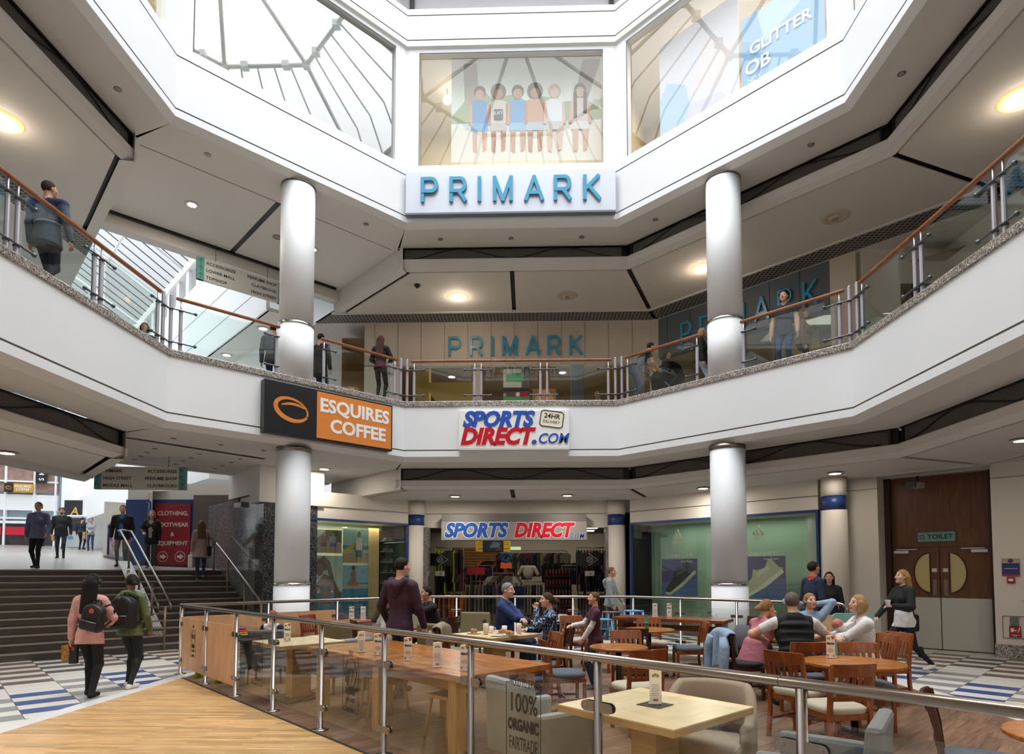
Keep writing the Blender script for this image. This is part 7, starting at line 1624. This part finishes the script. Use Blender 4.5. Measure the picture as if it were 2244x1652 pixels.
t = thing('window_poster', 'large very pale pink and blue poster behind the right upper window', 'poster', (*onside(1, .5, .60, 0)[:2], 12.9), -R45)
poster(t, -1.7, .3, -1.2, 1.5, 0, [('b4d2f0', [(0, 0), (.45, .05), (.35, .5), (.1, .62), (0, .5)]), ('f0e0e4', [(.4, .4), (.8, .3), (1, .6), (.6, .8)]), ('dcd4ea', [(.3, .1), (.9, .08), (.8, .25), (.4, .3)])], 'e6e2ec')
# ---- sports shop: lights, racks, garments
shop_tube = mat('shop_tube', 'fff6e0', .5, emit=5, ecol='fff2d8')
for col_, x0, x1 in (('left', -2.75, -2.75), ('centre left', -.62, -.80), ('centre right', .28, .75), ('right', 2.35, 2.5)):
    for k in range(5):
        y = 19.6+k*1.7; x = x0+(x1-x0)*k/4
        tag(MB().box(x-.30, x+.30, y-.14, y+.14, 3.41, 3.44).build('ceiling_panel_light', shop_tube, None), 'flat lit panel in the sports shop ceiling, %s row, number %d from the door' % (col_, k+1), 'ceiling light', 'ceiling lights inside the sports shop')
area('shop_strip_light', (0, 22, 3.38), (0, 0, 0), 5, 5, 16, (1, .86, .66)); area('shop_strip_light', (0, 27, 3.38), (0, 0, 0), 8, 4, 10, (1, .86, .66))
def shirt_mesh(kind):
    m = MB(); n = 0
    if kind == 'shirt': P_ = [(-.22, -.62), (.22, -.62), (.21, -.2), (.33, -.34), (.40, -.26), (.24, -.03), (.08, .0), (-.08, .0), (-.24, -.03), (-.40, -.26), (-.33, -.34), (-.21, -.2)]
    elif kind == 'trousers': P_ = [(-.19, -.95), (-.05, -.95), (0, -.35), (.05, -.95), (.19, -.95), (.17, -.02), (-.17, -.02)]
    else: P_ = [(-.2, -.75), (.2, -.75), (.24, -.1), (.1, 0), (-.1, 0), (-.24, -.1)]
    m.plate(P_, -.025, .025); m.tube([(0, 0, .0), (0, 0, .06), (.02, 0, .08), (0, 0, .1)], .006, 5); return m
GCOL = {'black': '1a1a1c', 'charcoal': '3a3b3e', 'grey': '77736c', 'navy': '1f2c4c', 'blue': '2a62a8', 'maroon': '5d2430', 'lime': 'a8b82c', 'khaki': '857a62', 'white': 'c9c5bc', 'orange': 'c8642a'}
gm_cache = {}; gcount = {}
def garment(kind, col_, x, y, z, rz, where):
    key = kind+col_
    if key not in gm_cache:
        gm_cache[key] = shirt_mesh(kind).build(kind, mat('cloth_g_'+col_, GCOL[col_], .85), None, bevel=.012); o = gm_cache[key]
    else: o = gm_cache[key].copy(); S.collection.objects.link(o)
    o.location = (x, y, z); o.rotation_euler = (0, 0, rz)
    tag(o, '%s %s hanging %s in the sports shop' % (col_, {'shirt': 'sports top', 'trousers': 'pair of track trousers', 'jacket': 'sports jacket'}[kind], where), 'garment', 'garments hanging %s' % where)
def rack(x, y, w, z, label, rz=0):
    t = thing('clothes_rack', label, 'rack', (x, y, 0), rz, 'steel clothes racks in the sports shop')
    MB().tube([(-w/2, 0, z), (w/2, 0, z)], .015, 8).build('rail', steel, t)
    for sx in (-1, 1): MB().tube([(sx*w/2, 0, 0), (sx*w/2, 0, z)], .015, 8).build('upright', steel, t)
    MB().box(-w/2, w/2, -.2, .2, .02, .04).build('base', steel, t)
    return t
rg = random.Random(21)
def fill(x, y, w, z, kinds, cols, n, where, rz=1.35):
    for k in range(n): garment(rg.choice(kinds), rg.choice(cols), x-w/2+.06+(w-.12)*k/max(1, n-1), y, z-.09, rz+rg.uniform(-.15, .15), where)
rack(-1.55, 20.0, 1.0, 1.36, 'steel rack of grey track trousers left of the middle of the sports shop'); fill(-1.55, 20.0, 1.0, 1.36, ['trousers'], ['grey', 'khaki', 'charcoal'], 9, 'on the front left rack')
rack(-.85, 20.6, .7, 1.62, 'steel rack of tops in the middle of the sports shop'); fill(-.85, 20.6, .7, 1.62, ['shirt'], ['grey', 'charcoal', 'white'], 7, 'on the middle rack', 0.2)
rack(-.55, 19.9, .5, 1.30, 'low steel rack of blue jackets in the sports shop'); fill(-.42, 19.9, .4, 1.30, ['jacket'], ['blue', 'navy'], 4, 'on the low blue rack', .4)
rack(.15, 20.1, .6, 1.36, 'steel rack of khaki trousers right of the blue jackets'); fill(.15, 20.1, .6, 1.36, ['trousers'], ['khaki', 'grey', 'black'], 6, 'on the khaki rack')
rack(-2.55, 19.9, .9, 2.45, 'high rack of jackets at the left of the sports shop entrance'); fill(-2.55, 19.9, .9, 2.45, ['jacket'], ['black', 'lime', 'maroon', 'charcoal'], 9, 'on the high left rack'); fill(-2.55, 19.95, .9, 1.75, ['jacket', 'shirt'], ['black', 'lime', 'maroon', 'navy', 'blue'], 9, 'below the high left rack'); fill(-2.5, 19.8, .9, 1.05, ['jacket'], ['black', 'charcoal', 'navy', 'orange'], 10, 'on the lowest left row')
rack(2.0, 19.9, .9, 2.45, 'high rack of dark jackets at the right of the sports shop entrance'); fill(2.0, 19.9, .9, 2.45, ['jacket'], ['black', 'charcoal', 'black', 'maroon'], 9, 'on the high right rack'); fill(2.0, 19.95, .9, 1.75, ['jacket', 'shirt'], ['black', 'charcoal', 'maroon', 'navy'], 9, 'below the high right rack'); fill(2.0, 19.8, .9, 1.05, ['jacket'], ['black', 'charcoal', 'orange', 'maroon'], 10, 'on the lowest right row')
fill(-.2, 24.5, 3.4, 2.2, ['shirt', 'jacket'], ['maroon', 'black', 'khaki', 'navy', 'orange', 'white'], 14, 'on the back wall', .2); fill(1.3, 23.5, 1.4, 2.1, ['jacket'], ['black', 'charcoal'], 7, 'on the right back rack', .8)
rack(-2.0, 22.3, 1.4, 1.9, 'long rack of dark tops at the left middle of the sports shop'); fill(-2.0, 22.3, 1.4, 1.9, ['shirt', 'jacket'], ['black', 'charcoal', 'navy', 'grey', 'orange'], 16, 'on the long left rack', .9)
rack(1.9, 22.3, 1.4, 1.9, 'long rack of dark jackets at the right middle of the sports shop'); fill(1.9, 22.3, 1.4, 1.9, ['shirt', 'jacket'], ['black', 'charcoal', 'maroon', 'navy'], 16, 'on the long right rack', .9)
rack(.2, 24.0, 2.6, 2.5, 'high rack of mixed tops deep in the sports shop'); fill(.2, 24.0, 2.6, 2.5, ['shirt', 'jacket'], ['black', 'charcoal', 'maroon', 'navy', 'khaki', 'grey'], 20, 'on the high rear rack', .6)
t = thing('display_shelf', 'dark shelf unit stacked with small red-topped bottles in the sports shop', 'shelf', (.95, 19.9, 0)); MB().box(-.42, .42, .0, .3, 0, 1.75).build('carcass', shopd, t)
for k in range(5): MB().box(-.42, .42, -.2, .02, .25+.32*k, .27+.32*k).build('shelf', dark, t)
bott = None
for k in range(5):
    for i in range(8):
        if bott is None:
            bott = MB().lathe([(.028, 0), (.03, .15), (.012, .19), (.012, .21)], seg=10).build('drink_bottle', mat('drink_red', '7d3a30', .3)); b_ = bott
        else: b_ = bott.copy(); S.collection.objects.link(b_)
        b_.location = (.95-.36+.103*i, 19.8, .272+.32*k); tag(b_, 'small dark red bottle on the shelf unit in the sports shop', 'bottle', 'bottles on the sports shop shelf unit')
t = thing('box_stack', 'two white boxes stacked beside the shelf unit in the sports shop', 'box', (1.52, 19.9, 0)); bpy.data.objects.remove(t)
for k, w_ in enumerate(('lower', 'upper')): tag(MB().box(-.14, .14, -.15, .15, 0, .5).build('shoe_box', mat('box_cream', 'b0a48e', .6), None, (1.52, 19.9, .5+.51*k if False else .0+.51*k+.25), bevel=.005), '%s of two cream boxes stacked right of the bottle shelf' % w_, 'box')
tag(MB().box(-.15, .15, -.16, .16, 0, .25).build('plinth', shopd, None, (1.52, 19.9, 0)), 'dark plinth under the cream boxes in the sports shop', 'plinth')
# torso mannequin, banners, screen
K = Sk(); K.ell((0, 0, .3), (.19, .11, .24), 'top', .04); K.cap((-.2, 0, .48), (.2, 0, .48), .07, .07, 'top', .05)
for sg in (-1, 1): K.cap((sg*.22, 0, .46), (sg*.34, 0, .24), .07, .06, 'top', .03)
V, F = polygonize(K.p, .015); t = thing('mannequin_torso', 'white shirt on a headless torso high in the middle of the sports shop', 'mannequin', (-.01, 22.0, 1.35)); o = bpy.data.objects.new('torso', mesh_np('torso', V, F, [mat('cloth_g_white', 'c9c5bc')])); S.collection.objects.link(o); o.parent = t
MB().tube([(0, 0, -1.35), (0, 0, .2)], .03, 8).build('stand', steel, t)
for x, w_ in ((-1.68, 'left'), (-.78, 'right')):
    t = thing('hanging_banner', 'yellow warning banner %s of the screen in the sports shop' % w_, 'banner', (x, 21.5, 2.62)); MB().box(-.16, .16, -.005, .005, -.24, .24).build('sheet', mat('banner_yellow', 'c9a22a', .5, emit=.25), t); MB().tube([(-.08, -.008, 0), (.08, -.008, 0), (0, -.008, .13)], .008, 5, closed=True).build('triangle', ink, t); MB().box(-.1, .1, -.008, -.006, -.15, -.13).build('text_line', ink, t)
t = thing('screen', 'dark television screen between the yellow banners in the sports shop', 'screen', (-1.23, 21.5, 2.6)); MB().box(-.36, .36, -.02, .06, -.24, .24).build('frame', black, t); poster(t, -.33, .33, -.21, .21, -.03, [('4f5f63', [(.3, .3), (.5, .8), (.9, .7), (.8, .3)]), ('5d3a30', [(.6, .1), (.95, .1), (.9, .35)])], '20282c', 'picture', .4)
t = thing('exit_sign', 'green and white exit sign deep in the sports shop', 'sign', (-.5, 23, 2.55)); MB().box(-.22, .22, -.02, .02, -.06, .06).build('panel', mat('exit_green', 'b9d8a8', .4, emit=.8), t)
for x, w_ in ((-2.84, 'left'), (1.92, 'right')):
    t = thing('brand_panel', 'black panel with a white arrow logo over the %s clothes racks' % w_, 'sign', (x, 19.6, 2.06)); MB().box(-.42, .42, -.01, .01, -.2, .2).build('panel', signblk, t)
    MB().tube([(.02+.09*math.cos(a*PI/10), -.014, .085*math.sin(a*PI/10)) for a in range(20)], .010, 5, closed=True).tube([(-.02, -.014, .19), (.28, -.014, 0), (-.02, -.014, -.19)], .010, 5).build('logo', signwhite, t); text('JD', .1, signwhite, t, (.02, -.014, 0), ext=.001, shear=.2)
    t = thing('price_card', 'white price card with a pound four under the %s arrow logo panel' % w_, 'sign', (x+.02, 19.62, 1.62)); MB().box(-.15, .15, -.005, .005, -.08, .08).build('card', paper, t); text('4', .13, ink, t, (.02, -.008, -.02), ext=.001)
for x, z, c, lb in ((-.8, 2.18, 'blue', 'blue hood-shaped display hanging in the sports shop'), (-.8, 1.92, 'orange', 'orange swoosh sign hanging in the sports shop')):
    t = thing('hanging_sign', lb, 'sign', (x, 22.1, z))
    if c == 'blue': MB().tube([(.17*math.cos(a*PI/10), 0, .14*math.sin(a*PI/10)) for a in range(20)], .06, 8, closed=True).build('hood', mat('cloth_g_blue', GCOL['blue'], .5), t)
    else: MB().plate([(-.2, -.12), (.2, -.12), (.2, .05), (.12, .13), (-.12, .13), (-.2, .05)], -.02, .02).build('panel', mat('orange_sign', 'd0561e', .5, emit=.3), t)
t = thing('promo_sign', 'red promotional sign on the left rack in the sports shop', 'sign', (-1.75, 20.6, 1.7)); MB().box(-.3, .3, -.01, .01, -.12, .12).build('panel', red, t); MB().tube([(0, 0, -.9), (0, 0, -.1)], .01, 6).build('stem', steel, t)
# slatted back walls
mb = MB(); mb.box(-3.2, -1.2, 26.0, 26.1, 1.6, 2.7, 0)
for k in range(9): mb.box(-3.2, -1.2, 25.99, 26.0, 1.62+.12*k, 1.64+.12*k, 1)
struct(mb, 'wall_slats', [wood('slat_wall', '9a6a34', 'b3803f', .5, 3, (1, 1, 6)), dark])
# ---- upper shop: mannequins, pool poster, spots
def mannequin(x, y, label, top, cap_=False):
    K = Sk(); 
    for sg in (-1, 1): K.cap((sg*.09, 0, .9), (sg*.1, 0, .08), .08, .05, 'pants', .03); K.cap((sg*.19, 0, 1.42), (sg*.26, .03, 1.12), .06, .045, 'top', .03); K.cap((sg*.26, .03, 1.12), (sg*.22, .1, .9), .04, .03, 'skin', .02)
    K.ell((0, 0, 1.2), (.17, .11, .30), 'top', .04); K.cap((-.16, 0, 1.42), (.16, 0, 1.42), .07, .07, 'top', .05); K.cap((0, 0, 1.45), (0, 0, 1.56), .05, .045, 'skin', .02); K.ell((0, .01, 1.66), (.075, .095, .115), 'skin', .02); K.ell((0, .10, 1.64), (.015, .02, .025), 'skin', .01)
    V, F = polygonize(K.p, .014); C = V[F].mean(1); best = np.full(len(C), 9.); reg = np.zeros(len(C), int); R_ = ['skin', 'top', 'pants']
    for p in K.p: d = _d(p, C); m = d < best; best[m] = d[m]; reg[m] = R_.index(p[5])
    t = thing('mannequin', label, 'mannequin', (x, y, Z1), -PI/2+.3); o = bpy.data.objects.new('body', mesh_np('body', V, F, [mat('mannequin_skin', 'b98a68', .4), top, dark], reg)); S.collection.objects.link(o); o.parent = t
    if cap_: MB().ball((0, -.0, 1.70), .105, 14, 0, (1, 1.1, .8)).box(-.07, .07, .08, .2, 1.70, 1.715).build('cap', dark, t)
    MB().box(-.35, .35, -.3, .3, -.0, .02).build('base', dark, t)
mannequin(1.62, 19.9, 'mannequin in a dark top and cap behind the middle balcony glass', cloth('mann_dark', '33383a'), True); mannequin(2.26, 20.0, 'mannequin in a pale T-shirt behind the middle balcony glass', cloth('mann_pale', 'c0ad9a'))
t = thing('window_poster', 'poster with coloured pool balls on green cloth behind the middle balcony', 'poster', (-.38, 19.5, 7.62))
poster(t, -.42, .42, -.62, .62, 0, [('4f9a4a', [(0, 0), (1, 0), (1, .2), (0, .22)]), ('cfc6ba', [(0, .45), (.7, .45), (.7, .95), (0, .95)]), ('3a2a24', [(0, .36), (1, .36), (1, .46), (0, .46)]), ('3f9a5a', [(.1, .62), (.75, .6), (.78, .84), (.12, .82)]), ('c89a8a', ellp(.06, .27, .06, .045)), ('b03a4a', ellp(.45, .29, .07, .05)), ('e8e0d0', ellp(.56, .28, .08, .06)), ('b02a3a', ellp(.82, .27, .13, .09))], '5d5450', emit=.15)
t = thing('window_poster', 'poster of a laughing blond woman behind the middle balcony', 'poster', (.52, 19.6, 7.05))
poster(t, -.38, .38, -.5, .5, 0, [('d8a05a', ellp(.5, .55, .42, .42)), ('d09070', ellp(.5, .5, .24, .30)), ('f0e8e0', [(.42, .34), (.58, .34), (.55, .29), (.45, .29)])], 'b07a4a', emit=.1)
for (x, y), w_ in zip(((-2.95, 23.4), (-3.1, 26.5), (1.3, 23.0), (2.1, 21.6)), ('front left', 'back left', 'front right', 'by the spot track')):
    downlight(x, y, 9.195, .17, True, 'lit downlight in the warm upper shop ceiling, '+w_, 'lit downlights in the upper shop')
# planter with twigs at the right edge
l = L2W(T, 1.98, -.98, 0); t = thing('planter', 'dark box planter with bare twigs at the right edge by the white pier', 'planter', (l.x, l.y, 0), -R45)
MB().box(-.32, .32, -.3, .3, 0, .36).build('box', mat('planter_dark', '2f2a28', .5), t, bevel=.015); MB().box(-.27, .27, -.25, .25, .33, .37).build('soil', mat('soil', '1d1713', .9), t)
rt = random.Random(2)
for k in range(14):
    a = rt.uniform(2.2, 4.2); r = rt.uniform(.2, .55); p0 = (rt.uniform(-.1, .1), rt.uniform(-.1, .1), .36); h = rt.uniform(.6, 1.1)
    MB().tube([p0, (p0[0]+r*.4*math.cos(a), p0[1]+r*.4*math.sin(a), .36+h*.6), (p0[0]+r*math.cos(a), p0[1]+r*math.sin(a), .36+h)], [.006, .005, .003], 5).build('twig', mat('twig', '3a2d24', .8), t)
# green ice-cream board by the cafe exit
t = thing('sandwich_board', 'mint green rounded advertising board beside the woman in the white blouse', 'board', (4.95, 9.6, 0), -.1)
P_ = [(-.30, 0), (.30, 0), (.30, .95)]+[(.22+.08*math.cos(a), .95+.08*math.sin(a)) for a in (.4, .8, 1.2, PI/2)]+[(-.22+.08*math.cos(a), .95+.08*math.sin(a)) for a in (PI/2, 2.0, 2.4, 2.8)]+[(-.30, .95)]
MB().plate(P_, -.02, .02).build('board', mat('mint', '7fb3a4', .5), t); text('yogurt', .14, signwhite, t, (.08, -.024, .82), ext=.001, bold=.003); m = MB(); m.plate(ellp(.02, .42, .09, .09), -.026, -.02); m.build('berry', mat('berry', '5a1d2a', .5), t); MB().plate([(-.12, .1), (.16, .1), (.16, .36), (-.12, .36)], -.025, -.02).build('cup_print', mat('print_cup', 'c9d0cc', .5), t)
# grey pushchair behind the woman in pink
t = thing('pushchair', 'grey pushchair hood behind the woman in pink', 'pram', (3.3, 9.3, .006), .9)
m = MB(); m.add([(.22*math.cos(a), sg*.2, .60+.26*math.sin(a)) for sg in (-1, 1) for a in [PI*k/10 for k in range(11)]], [(k, k+1, 12+k, 11+k) for k in range(10)], 0, True); m.build('hood', mat('cloth_pushchair', '4a4a4e', .8), t)
MB().box(-.3, .3, -.22, .22, .40, .60).build('seat_shell', BLK, t, bevel=.04); MB().tube([(.26, -.22, .5), (.5, 0, 1.0), (.26, .22, .5)], .014, 8).build('handle', mat('handle_brown', '6d4630', .5), t)
for sx in (-.28, .28):
    for sy in (-.22, .22): MB().lathe([(.09, -.015), (.11, -.01), (.11, .01), (.09, .015)], (sx, sy, .11), 18, axis='y').build('wheel', dark, t); MB().tube([(sx, sy, .11), (sx*.6, sy, .42)], .012, 6).build('strut', gunmetal, t)
# small litter and bag
t = thing('holdall', 'navy bag with a green strap on the floor behind the long table', 'bag', (.05, 8.35, .006), .4); MB().box(-.25, .25, -.14, .14, 0, .24).build('body', NAVY, t, bevel=.07); MB().tube([(-.05, -.15, .06), (.12, -.17, .14), (.24, -.12, .05)], .012, 6).build('strap', grn, t)
